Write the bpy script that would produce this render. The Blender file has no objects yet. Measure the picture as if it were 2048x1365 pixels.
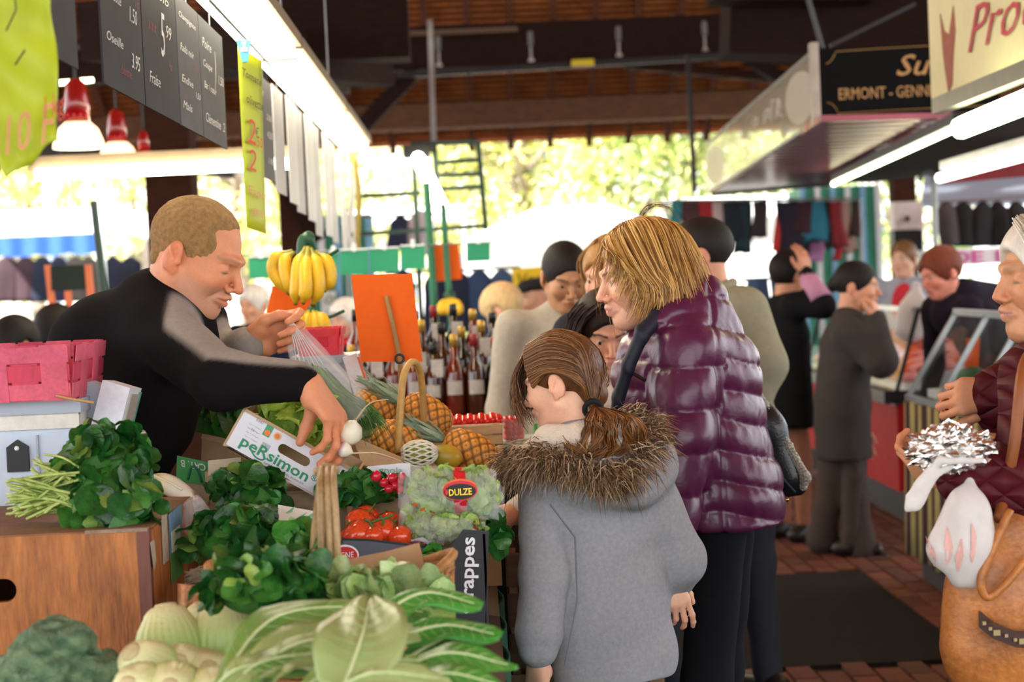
import bpy, math, random
import numpy as np
from mathutils import Vector, Matrix, Quaternion
random.seed(7)
rng = np.random.default_rng(7)
SC = bpy.context.scene
COL = SC.collection
V3 = Vector

# ---------------------------------------------------------------- camera
F = 3500.0                                   # focal length in pixels of the 2048 px wide photograph
CAM = V3((0, 0, 1.5))
ROLL = math.radians(2.6)
_y = V3(((940 - 1024) / F, (682.5 - 560) / F, -1.0)).normalized()       # the aisle (+Y) in camera space
_up = V3((-math.sin(ROLL), math.cos(ROLL), 0))
_z = (_up - _y * _up.dot(_y)).normalized()
_x = _y.cross(_z)
W2C = Matrix((_x, _y, _z)).transposed()      # columns: world axes in camera space
C2W = W2C.transposed()
cam = bpy.data.objects.new('camera', bpy.data.cameras.new('camera'))
COL.objects.link(cam)
cam.data.sensor_width = 36
cam.data.lens = F * 36 / 2048
cam.matrix_world = Matrix.Translation(CAM) @ C2W.to_4x4()
cam.data.clip_end = 300
cam.data.dof.use_dof = True
cam.data.dof.focus_distance = 3.75
cam.data.dof.aperture_fstop = 4.0
SC.camera = cam

# ---------------------------------------------------------------- sky, sun, exposure
SC.view_settings.view_transform = 'Standard'
SC.view_settings.look = 'None'
SC.view_settings.gamma = 1
SC.view_settings.use_curve_mapping = False
SC.view_settings.exposure = 1.2
world = bpy.data.worlds.new('sky')
SC.world = world
world.use_nodes = True
_bg = world.node_tree.nodes['Background']
_bg.inputs[0].default_value = (0.93, 0.96, 1.0, 1)
_bg.inputs[1].default_value = 1.9
_sun = bpy.data.lights.new('sun', 'SUN')
_sun.energy = 10.0
_sun.angle = math.radians(1.5)
_sun.color = (1, 0.95, 0.85)
sun = bpy.data.objects.new('sun_offscreen', _sun)
COL.objects.link(sun)
sun.location = (-31, -27, 36)
sun.rotation_euler = V3((0.62, 0.55, -0.72)).to_track_quat('-Z', 'Y').to_euler()

def P(px, py, Y):
    d = C2W @ V3(((px - 1024) / F, (682.5 - py) / F, -1.0))
    return CAM + d * (Y / d.y)

def PZ(px, py, z):
    d = C2W @ V3(((px - 1024) / F, (682.5 - py) / F, -1.0))
    return CAM + d * ((z - CAM.z) / d.z)

def PXp(px, py, X):
    d = C2W @ V3(((px - 1024) / F, (682.5 - py) / F, -1.0))
    return CAM + d * (X / d.x)

# ---------------------------------------------------------------- materials
MATS = {}

def srgb(h):
    if isinstance(h, str):
        h = h.lstrip('#')
        h = [int(h[i:i + 2], 16) / 255 for i in (0, 2, 4)]
    return tuple(((c / 12.92) if c <= 0.04045 else ((c + 0.055) / 1.055) ** 2.4) for c in h)

def mat(name, color='#808080', rough=0.6, metal=0.0, var=0.12, scale=12.0, bump=0.0, bscale=60.0, trans=0.0, alpha=1.0, emit=0.0,
        spec=0.5, rnd=0.0, vcol=False, sss=0.0, stretch=None, sheen=0.0, coat=0.0, color2=None, ior=1.45, wood=False, translucent=0.0):
    if name in MATS:
        return MATS[name]
    m = bpy.data.materials.new(name)
    m.use_nodes = True
    nt = m.node_tree
    N = nt.nodes
    L = nt.links
    b = N['Principled BSDF']
    c = srgb(color)
    c2 = srgb(color2) if color2 else None
    tc = N.new('ShaderNodeTexCoord')
    mp = N.new('ShaderNodeMapping')
    L.new(tc.outputs['Object'], mp.inputs[0])
    if stretch:
        mp.inputs['Scale'].default_value = stretch
    nz = N.new('ShaderNodeTexNoise')
    nz.inputs['Scale'].default_value = scale
    nz.inputs['Detail'].default_value = 5
    L.new(mp.outputs[0], nz.inputs['Vector'])
    mix = N.new('ShaderNodeMix')
    mix.data_type = 'RGBA'
    rp = N.new('ShaderNodeMapRange')
    rp.inputs['From Min'].default_value = 0.36
    rp.inputs['From Max'].default_value = 0.64
    nf = N.new('ShaderNodeTexNoise')
    nf.inputs['Scale'].default_value = scale * 6.5
    nf.inputs['Detail'].default_value = 6
    nf.inputs['Roughness'].default_value = .65
    L.new(mp.outputs[0], nf.inputs['Vector'])
    mf = N.new('ShaderNodeMix')
    mf.inputs['Factor'].default_value = .45
    L.new(nz.outputs['Fac'], mf.inputs['A'])
    L.new(nf.outputs['Fac'], mf.inputs['B'])
    L.new(mf.outputs['Result'], rp.inputs['Value'])
    L.new(rp.outputs[0], mix.inputs['Factor'])
    if vcol:
        at = N.new('ShaderNodeAttribute')
        at.attribute_name = 'Col'
        hs = N.new('ShaderNodeHueSaturation')
        hs.inputs['Value'].default_value = 1 - var
        L.new(at.outputs['Color'], hs.inputs['Color'])
        hs2 = N.new('ShaderNodeHueSaturation')
        hs2.inputs['Value'].default_value = 1 + var
        L.new(at.outputs['Color'], hs2.inputs['Color'])
        L.new(hs.outputs[0], mix.inputs['A'])
        L.new(hs2.outputs[0], mix.inputs['B'])
    else:
        mix.inputs['A'].default_value = (*[x * (1 - var) for x in c], 1)
        mix.inputs['B'].default_value = (*(c2 if c2 else [min(1, x * (1 + var)) for x in c]), 1)
    out = mix.outputs['Result']
    if rnd:
        oi = N.new('ShaderNodeObjectInfo')
        hs = N.new('ShaderNodeHueSaturation')
        mr = N.new('ShaderNodeMapRange')
        mr.inputs['To Min'].default_value = 1 - rnd
        mr.inputs['To Max'].default_value = 1 + rnd
        L.new(oi.outputs['Random'], mr.inputs['Value'])
        L.new(mr.outputs[0], hs.inputs['Value'])
        mr2 = N.new('ShaderNodeMapRange')
        mr2.inputs['To Min'].default_value = 0.5 - rnd * 0.035
        mr2.inputs['To Max'].default_value = 0.5 + rnd * 0.035
        wn = N.new('ShaderNodeTexWhiteNoise')
        wn.noise_dimensions = '1D'
        L.new(oi.outputs['Random'], wn.inputs['W'])
        L.new(wn.outputs['Value'], mr2.inputs['Value'])
        L.new(mr2.outputs[0], hs.inputs['Hue'])
        L.new(out, hs.inputs['Color'])
        out = hs.outputs[0]
    L.new(out, b.inputs['Base Color'])
    b.inputs['Roughness'].default_value = rough
    b.inputs['Metallic'].default_value = metal
    b.inputs['Specular IOR Level'].default_value = spec
    b.inputs['IOR'].default_value = ior
    b.inputs['Transmission Weight'].default_value = trans
    b.inputs['Alpha'].default_value = alpha
    b.inputs['Sheen Weight'].default_value = sheen
    b.inputs['Coat Weight'].default_value = coat
    if sss:
        b.inputs['Subsurface Weight'].default_value = sss
        b.inputs['Subsurface Radius'].default_value = (0.012, 0.005, 0.003)
        b.inputs['Subsurface Scale'].default_value = 1.0
    if emit:
        b.inputs['Emission Color'].default_value = (*c, 1)
        b.inputs['Emission Strength'].default_value = emit
    if bump:
        n2 = N.new('ShaderNodeTexNoise')
        n2.inputs['Scale'].default_value = bscale
        n2.inputs['Detail'].default_value = 4
        L.new(mp.outputs[0], n2.inputs['Vector'])
        bp = N.new('ShaderNodeBump')
        bp.inputs['Strength'].default_value = bump
        bp.inputs['Distance'].default_value = 0.01
        L.new(n2.outputs['Fac'], bp.inputs['Height'])
        L.new(bp.outputs[0], b.inputs['Normal'])
    if translucent:
        tl = N.new('ShaderNodeBsdfTranslucent')
        L.new(out, tl.inputs['Color'])
        ms = N.new('ShaderNodeMixShader')
        ms.inputs[0].default_value = translucent
        L.new(b.outputs[0], ms.inputs[1])
        L.new(tl.outputs[0], ms.inputs[2])
        L.new(ms.outputs[0], N['Material Output'].inputs[0])
    MATS[name] = m
    return m

# ---------------------------------------------------------------- objects
BASE = {}

def link(o, parent=None, kind=None):
    COL.objects.link(o)
    if parent is not None:
        o.parent = parent
    if kind:
        o['kind'] = kind
    return o

def mesh_data(name, verts, faces, m=None, smooth=False, col=None):
    me = bpy.data.meshes.new(name)
    if isinstance(faces, np.ndarray):
        verts = np.asarray(verts, dtype=np.float32)
        k = faces.shape[1]
        me.vertices.add(len(verts))
        me.vertices.foreach_set('co', verts.ravel())
        me.loops.add(faces.size)
        me.loops.foreach_set('vertex_index', faces.ravel().astype(np.int32))
        me.polygons.add(len(faces))
        me.polygons.foreach_set('loop_start', np.arange(0, faces.size, k, dtype=np.int32))
        me.update(calc_edges=True)
    else:
        me.from_pydata([tuple(v) for v in verts], [], faces)
        me.update()
    if smooth and len(me.polygons):
        me.polygons.foreach_set('use_smooth', np.ones(len(me.polygons), dtype=bool))
    if col is not None:
        a = me.color_attributes.new('Col', 'FLOAT_COLOR', 'POINT')
        c = np.ones((len(me.vertices), 4), dtype=np.float32)
        c[:, :3] = col
        a.data.foreach_set('color', c.ravel())
    if m:
        for q in (m if isinstance(m, (list, tuple)) else [m]):
            me.materials.append(q)
    return me

def root(name, label, cat, loc, group=None):
    o = bpy.data.objects.new(name, None)
    o.empty_display_size = 0.05
    link(o)
    o.location = loc
    o['label'] = label
    o['category'] = cat
    if group:
        o['group'] = group
    BASE[o] = V3(loc)
    return o

def mk(name, verts, faces, m, parent=None, smooth=False, col=None, kind=None):
    """one mesh object; verts are world coordinates"""
    b = BASE[parent] if parent is not None else None
    verts = np.asarray([tuple(v) for v in verts] if not isinstance(verts, np.ndarray) else verts, dtype=np.float64)
    if b is None:
        b = V3((verts[:, 0].mean(), verts[:, 1].mean(), verts[:, 2].min()))
        verts = verts - np.array(b)
        me = mesh_data(name, verts, faces, m, smooth, col)
        o = bpy.data.objects.new(name, me)
        o.location = b
    else:
        verts = verts - np.array(b)
        me = mesh_data(name, verts, faces, m, smooth, col)
        o = bpy.data.objects.new(name, me)
    link(o, parent, kind)
    BASE[o] = b
    return o

def tag(o, label, cat, group=None):
    o['label'] = label
    o['category'] = cat
    if group:
        o['group'] = group
    return o

def inst(name, me, parent, M):
    """an object sharing mesh data, M is its world matrix"""
    o = bpy.data.objects.new(name, me)
    link(o, parent)
    if parent is not None:
        o.matrix_local = Matrix.Translation(-BASE[parent]) @ M
    else:
        o.matrix_local = M
    BASE[o] = BASE[parent] if parent is not None else M.translation
    return o

def frame(o, x=None, y=None, z=None):
    """4x4 from an origin and two axes"""
    if z is not None and x is not None:
        z = V3(z).normalized(); x = V3(x); x = (x - z * x.dot(z)).normalized(); y = z.cross(x)
    elif z is not None and y is not None:
        z = V3(z).normalized(); y = V3(y); y = (y - z * y.dot(z)).normalized(); x = y.cross(z)
    elif x is not None and y is not None:
        x = V3(x).normalized(); y = V3(y); y = (y - x * y.dot(x)).normalized(); z = x.cross(y)
    m = Matrix((x, y, z)).transposed().to_4x4()
    m.translation = V3(o)
    return m

class MB:
    def __init__(s):
        s.v = []
        s.f = []

    def add(s, V, Fc):
        n = len(s.v)
        s.v += [tuple(v) for v in V]
        s.f += [tuple(i + n for i in f) for f in Fc]
        return s

    def box(s, c, size, M=None):
        h = V3(size) / 2
        V = []
        for z in (-1, 1):
            for x, y in ((-1, -1), (1, -1), (1, 1), (-1, 1)):
                q = V3((x * h.x, y * h.y, z * h.z))
                if M is not None:
                    q = M @ q
                V.append(V3(c) + q)
        return s.add(V, [(0, 3, 2, 1), (4, 5, 6, 7), (0, 1, 5, 4), (1, 2, 6, 5), (2, 3, 7, 6), (3, 0, 4, 7)])

    def bar(s, a, b, w, h, up=(0, 0, 1)):
        a = V3(a); b = V3(b)
        z = b - a
        M = frame(a, x=V3(up).cross(z) if abs(V3(up).normalized().dot(z.normalized())) < .99 else V3((1, 0, 0)), z=z).to_3x3()
        return s.box((a + b) / 2, (w, h, z.length), M)

    def hexa(s, p):
        return s.add(p, [(0, 3, 2, 1), (4, 5, 6, 7), (0, 1, 5, 4), (1, 2, 6, 5), (2, 3, 7, 6), (3, 0, 4, 7)])

    def slab(s, a, b, c, d, t):
        """a quad a b c d with thickness t along its back"""
        a, b, c, d = V3(a), V3(b), V3(c), V3(d)
        n = (b - a).cross(d - a).normalized() * t
        return s.hexa([a - n, b - n, c - n, d - n, a, b, c, d])

    def tube(s, pts, r, n=8, cap=True, closed=False):
        pts = [V3(p) for p in pts]
        if not isinstance(r, (list, tuple)):
            r = [r] * len(pts)
        V = []
        up = V3((0.13, 0.21, 0.97))
        for i, p in enumerate(pts):
            t = (pts[(i + 1) % len(pts)] - pts[i - 1]) if closed else (pts[min(i + 1, len(pts) - 1)] - pts[max(i - 1, 0)])
            if t.length < 1e-9:
                t = V3((0, 0, 1))
            t.normalize()
            x = up.cross(t)
            if x.length < 0.05:
                x = V3((1, 0, 0)).cross(t)
            x.normalize()
            y = t.cross(x)
            up = y if y.length else up
            for k in range(n):
                a = 2 * math.pi * k / n
                V.append(p + (x * math.cos(a) + y * math.sin(a)) * r[i])
        Fc = []
        m = len(pts)
        for i in range(m if closed else m - 1):
            for k in range(n):
                j = (i + 1) % m
                Fc.append((i * n + k, i * n + (k + 1) % n, j * n + (k + 1) % n, j * n + k))
        if cap and not closed:
            Fc.append(tuple(range(n - 1, -1, -1)))
            Fc.append(tuple((m - 1) * n + k for k in range(n)))
        return s.add(V, Fc)

    def lathe(s, prof, M=None, n=16, cap=True):
        V = []
        for r, z in prof:
            for k in range(n):
                a = 2 * math.pi * k / n
                q = V3((r * math.cos(a), r * math.sin(a), z))
                V.append(M @ q if M is not None else q)
        Fc = []
        for i in range(len(prof) - 1):
            for k in range(n):
                Fc.append((i * n + k, i * n + (k + 1) % n, (i + 1) * n + (k + 1) % n, (i + 1) * n + k))
        if cap:
            Fc.append(tuple(range(n - 1, -1, -1)))
            Fc.append(tuple((len(prof) - 1) * n + k for k in range(n)))
        return s.add(V, Fc)

    def ball(s, c, r, nu=12, nv=8, M=None):
        r = V3((r, r, r)) if not isinstance(r, (tuple, list, Vector)) else V3(r)
        V = []
        for i in range(nv + 1):
            th = math.pi * i / nv
            for k in range(nu):
                a = 2 * math.pi * k / nu
                q = V3((r.x * math.sin(th) * math.cos(a), r.y * math.sin(th) * math.sin(a), -r.z * math.cos(th)))
                V.append(V3(c) + (M @ q if M is not None else q))
        Fc = [(i * nu + k, i * nu + (k + 1) % nu, (i + 1) * nu + (k + 1) % nu, (i + 1) * nu + k) for i in range(nv) for k in range(nu)]
        return s.add(V, Fc)

    def grid(s, fn, nu, nv, thick=0.0):
        G = [[V3(fn(i / nu, j / nv)) for i in range(nu + 1)] for j in range(nv + 1)]
        idx = lambda i, j, o=0: o + j * (nu + 1) + i
        V = [p for row in G for p in row]
        Fc = [(idx(i, j), idx(i + 1, j), idx(i + 1, j + 1), idx(i, j + 1)) for j in range(nv) for i in range(nu)]
        if thick:
            o = len(V)
            B = []
            for j in range(nv + 1):
                for i in range(nu + 1):
                    du = G[j][min(i + 1, nu)] - G[j][max(i - 1, 0)]
                    dv = G[min(j + 1, nv)][i] - G[max(j - 1, 0)][i]
                    n = du.cross(dv)
                    n = n.normalized() if n.length > 1e-12 else V3((0, 0, 1))
                    B.append(G[j][i] - n * thick)
            V += B
            Fc += [(idx(i, j, o), idx(i, j + 1, o), idx(i + 1, j + 1, o), idx(i + 1, j, o)) for j in range(nv) for i in range(nu)]
            for i in range(nu):
                Fc.append((idx(i + 1, 0), idx(i, 0), idx(i, 0, o), idx(i + 1, 0, o)))
                Fc.append((idx(i, nv), idx(i + 1, nv), idx(i + 1, nv, o), idx(i, nv, o)))
            for j in range(nv):
                Fc.append((idx(0, j), idx(0, j + 1), idx(0, j + 1, o), idx(0, j, o)))
                Fc.append((idx(nu, j + 1), idx(nu, j), idx(nu, j, o), idx(nu, j + 1, o)))
        return s.add(V, Fc)

    def prism(s, poly, o, u, v, t):
        """2d polygon in the plane o + x*u + y*v, thickness t behind it"""
        o, u, v = V3(o), V3(u), V3(v)
        n = u.cross(v).normalized() * t
        k = len(poly)
        V = [o + u * x + v * y for x, y in poly] + [o + u * x + v * y - n for x, y in poly]
        Fc = [tuple(range(k)), tuple(range(2 * k - 1, k - 1, -1))] + [(i, k + i, k + (i + 1) % k, (i + 1) % k) for i in range(k)]
        return s.add(V, Fc)

    def out(s, name, m, parent=None, smooth=False, kind=None):
        return mk(name, s.v, s.f, m, parent, smooth, None, kind)

def curve_pts(pts, n=8):
    """Catmull-Rom through pts"""
    pts = [V3(p) for p in pts]
    Q = [pts[0] * 2 - pts[1]] + pts + [pts[-1] * 2 - pts[-2]]
    out = []
    for i in range(1, len(Q) - 2):
        for k in range(n):
            t = k / n
            a, b, c, d = Q[i - 1], Q[i], Q[i + 1], Q[i + 2]
            out.append(0.5 * ((2 * b) + (c - a) * t + (2 * a - 5 * b + 4 * c - d) * t * t + (3 * b - a - 3 * c + d) * t ** 3))
    out.append(pts[-1])
    return out

def lettering(txt, o, u, v, m, parent, w=None, h=None, shear=0.0, depth=0.0012, bold=0.0, name='lettering', align='left', lift=0.0015):
    """flat raised letters starting at o, running along u, up along v; w or h fixes the size in metres"""
    cu = bpy.data.curves.new('t', 'FONT')
    cu.body = txt
    cu.size = 1
    cu.shear = shear
    cu.offset = bold
    cu.resolution_u = 2
    ob = bpy.data.objects.new('t', cu)
    me = bpy.data.meshes.new_from_object(ob)
    n = len(me.vertices)
    if n == 0:
        return None
    co = np.zeros(n * 3)
    me.vertices.foreach_get('co', co)
    co = co.reshape(-1, 3)
    fs = [tuple(p.vertices) for p in me.polygons]
    bpy.data.objects.remove(ob)
    bpy.data.curves.remove(cu)
    bpy.data.meshes.remove(me)
    lo = co.min(0); hi = co.max(0)
    sx = w / (hi[0] - lo[0]) if w else None
    sy = h / (hi[1] - lo[1]) if h else None
    sx = sx or sy
    sy = sy or sx
    u = V3(u).normalized(); v = V3(v).normalized()
    nn = u.cross(v).normalized()
    V = []
    for c in co:
        V.append(V3(o) + u * ((c[0] - lo[0]) * sx) + v * ((c[1] - lo[1]) * sy) + nn * lift)
    return mk(name, V, fs, m, parent)

# ---------------------------------------------------------------- signed distance modelling for bodies and fruit
class SDF:
    def __init__(s):
        s.p = []

    def cone(s, a, b, ra, rb, k=0.02, flat=None, q=1.0, sub=False):
        s.p.append(('c', np.array(a, float), np.array(b, float), ra, rb, k, None if flat is None else np.array(V3(flat).normalized()), q, sub))
        return s

    def chain(s, pts, rs, k=0.02, flat=None, q=1.0):
        for i in range(len(pts) - 1):
            s.cone(pts[i], pts[i + 1], rs[i], rs[i + 1], k, flat, q)
        return s

    def ell(s, c, r, k=0.02, M=None, sub=False):
        s.p.append(('e', np.array(c, float), np.array(r, float), np.eye(3) if M is None else np.array(M), k, sub))
        return s

    def plane(s, o, n, k=0.01):
        """cut away everything on the side n points to"""
        s.p.append(('p', np.array(o, float), np.array(V3(n).normalized()), k))
        return s

    def mesh(s, h, smooth=1):
        lo = np.full(3, 1e9); hi = -lo
        for p in s.p:
            if p[0] == 'c' and not p[8]:
                for a, r in ((p[1], p[3]), (p[2], p[4])):
                    lo = np.minimum(lo, a - r * 1.15); hi = np.maximum(hi, a + r * 1.15)
            elif p[0] == 'e' and not p[5]:
                r = np.sqrt(((p[3] * p[2][None, :]) ** 2).sum(1))
                lo = np.minimum(lo, p[1] - r); hi = np.maximum(hi, p[1] + r)
        lo -= 4 * h; hi += 4 * h
        n = np.ceil((hi - lo) / h).astype(int) + 1
        d = np.full(n, 0.2, dtype=np.float32)
        ax = [lo[i] + h * np.arange(n[i]) for i in range(3)]
        for p in s.p:
            if p[0] == 'p':
                g = (ax[0][:, None, None] - p[1][0]) * p[2][0] + (ax[1][None, :, None] - p[1][1]) * p[2][1] + (ax[2][None, None, :] - p[1][2]) * p[2][2]
                d = np.maximum(d, g.astype(np.float32))
                continue
            if p[0] == 'c':
                k, sub = p[5], p[8]
                R = max(p[3], p[4]) + k + 3 * h
                bl = np.minimum(p[1], p[2]) - R; bh = np.maximum(p[1], p[2]) + R
            else:
                k, sub = p[4], p[5]
                r = np.sqrt(((p[3] * p[2][None, :]) ** 2).sum(1)) + k + 3 * h
                bl = p[1] - r; bh = p[1] + r
            i0 = np.clip(np.floor((bl - lo) / h).astype(int), 0, n); i1 = np.clip(np.ceil((bh - lo) / h).astype(int) + 1, 0, n)
            if (i1 <= i0).any():
                continue
            X, Y, Z = np.meshgrid(*[ax[i][i0[i]:i1[i]] for i in range(3)], indexing='ij')
            Q = np.stack((X, Y, Z), -1)
            if p[0] == 'c':
                a, b, ra, rb = p[1:5]
                pa = Q - a; ba = b - a
                q = 1.0
                if p[6] is not None:
                    q = p[7]
                    f = p[6]
                    pa = pa + (pa @ f)[..., None] * f * (1 / q - 1)
                    ba = ba + (ba @ f) * f * (1 / q - 1)
                t = np.clip((pa @ ba) / max(ba @ ba, 1e-12), 0, 1)
                g = np.sqrt(((pa - t[..., None] * ba) ** 2).sum(-1)) - (ra + (rb - ra) * t)
            else:
                loc = (Q - p[1]) @ p[3]
                k0 = np.sqrt(((loc / p[2]) ** 2).sum(-1)); k1 = np.sqrt(((loc / p[2] ** 2) ** 2).sum(-1))
                g = k0 * (k0 - 1) / np.maximum(k1, 1e-9)
            sl = tuple(slice(i0[i], i1[i]) for i in range(3))
            D = d[sl]
            if sub:
                g = -g
                hh = np.clip(0.5 + 0.5 * (D - g) / k, 0, 1)
                d[sl] = g * (1 - hh) + D * hh + k * hh * (1 - hh)
            else:
                hh = np.clip(0.5 + 0.5 * (D - g) / k, 0, 1)
                d[sl] = D * (1 - hh) + g * hh - k * hh * (1 - hh)
        V, Fq = surface_nets(d, lo, h)
        for _ in range(smooth):
            V = relax(V, Fq)
        return V, Fq

def surface_nets(d, lo, h):
    s = d < 0
    cnt = np.zeros(tuple(x - 1 for x in d.shape), np.int8)
    for a in (0, 1):
        for b in (0, 1):
            for c in (0, 1):
                cnt += s[a:s.shape[0] - 1 + a, b:s.shape[1] - 1 + b, c:s.shape[2] - 1 + c]
    act = (cnt > 0) & (cnt < 8)
    I, J, K = np.nonzero(act)
    idx = np.full(act.shape, -1, np.int32)
    idx[I, J, K] = np.arange(len(I))
    cor = [(a, b, c) for a in (0, 1) for b in (0, 1) for c in (0, 1)]
    val = {q: d[I + q[0], J + q[1], K + q[2]] for q in cor}
    acc = np.zeros((len(I), 3)); num = np.zeros(len(I))
    for q in cor:
        for axn in range(3):
            if q[axn] == 0:
                w = list(q); w[axn] = 1; w = tuple(w)
                va, vb = val[q], val[w]
                m = (va < 0) != (vb < 0)
                t = va[m] / (va[m] - vb[m])
                pt = np.tile(np.array(q, float), (m.sum(), 1))
                pt[:, axn] = t
                acc[m] += pt; num[m] += 1
    V = lo + h * (np.stack((I, J, K), -1) + acc / num[:, None])
    faces = []
    for axn in range(3):
        o = [1, 1, 1]; o[axn] = 0
        A = s[:-1, 1:-1, 1:-1] if axn == 0 else s[1:-1, :-1, 1:-1] if axn == 1 else s[1:-1, 1:-1, :-1]
        B = s[1:, 1:-1, 1:-1] if axn == 0 else s[1:-1, 1:, 1:-1] if axn == 1 else s[1:-1, 1:-1, 1:]
        i, j, k = np.nonzero(A != B)
        flip = A[i, j, k]
        if axn != 0: i = i + 1
        if axn != 1: j = j + 1
        if axn != 2: k = k + 1
        if axn == 0:
            q = [idx[i, j - 1, k - 1], idx[i, j, k - 1], idx[i, j, k], idx[i, j - 1, k]]
        elif axn == 1:
            q = [idx[i - 1, j, k - 1], idx[i - 1, j, k], idx[i, j, k], idx[i, j, k - 1]]
        else:
            q = [idx[i - 1, j - 1, k], idx[i, j - 1, k], idx[i, j, k], idx[i - 1, j, k]]
        q = np.stack(q, -1)
        q[~flip] = q[~flip][:, ::-1]
        faces.append(q)
    Fq = np.concatenate(faces)
    Fq = Fq[(Fq >= 0).all(1)]
    return V, Fq

def relax(V, Fq, lam=0.5):
    acc = np.zeros_like(V); num = np.zeros(len(V))
    for a in range(4):
        b = (a + 1) % 4
        np.add.at(acc, Fq[:, a], V[Fq[:, b]])
        np.add.at(acc, Fq[:, b], V[Fq[:, a]])
        np.add.at(num, Fq[:, a], 1)
        np.add.at(num, Fq[:, b], 1)
    return V * (1 - lam) + lam * acc / np.maximum(num, 1)[:, None]

def vnormals(V, Fq):
    n = np.cross(V[Fq[:, 2]] - V[Fq[:, 0]], V[Fq[:, 3]] - V[Fq[:, 1]])
    N = np.zeros_like(V)
    for a in range(4):
        np.add.at(N, Fq[:, a], n)
    return N / np.maximum(np.linalg.norm(N, axis=1), 1e-12)[:, None]

def wrinkle(V, seed, freq, aniso=(1, 1, 1), n=6):
    r = np.random.default_rng(seed)
    out = np.zeros(len(V))
    W = V * np.array(aniso)
    for i in range(n):
        k = r.normal(size=3); k /= np.linalg.norm(k)
        f = freq * r.uniform(0.6, 1.6)
        ph = r.uniform(0, 6.28)
        k2 = r.normal(size=3) * freq * 0.35
        out += np.sin(W @ k * f + ph + 1.3 * np.sin(W @ k2 + r.uniform(0, 6)))
    return out / n

def join(parts):
    Vs, Fs, n = [], [], 0
    for V, Fq in parts:
        Vs.append(V); Fs.append(Fq + n); n += len(V)
    return np.concatenate(Vs), np.concatenate(Fs)

def xf(V, M):
    """transform an array by a 4x4"""
    A = np.array(M)
    return V @ A[:3, :3].T + A[:3, 3]
# ================================================================ people
def rot_from(fwd, up=(0, 0, 1), roll=0.0):
    """3x3 with columns right(x), forward(y), up(z)"""
    f = V3(fwd).normalized()
    u = V3(up)
    x = f.cross(u).normalized()
    z = x.cross(f)
    M = Matrix((x, f, z)).transposed()
    if roll:
        M = M @ Matrix.Rotation(roll, 3, 'Y')
    return M

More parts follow.
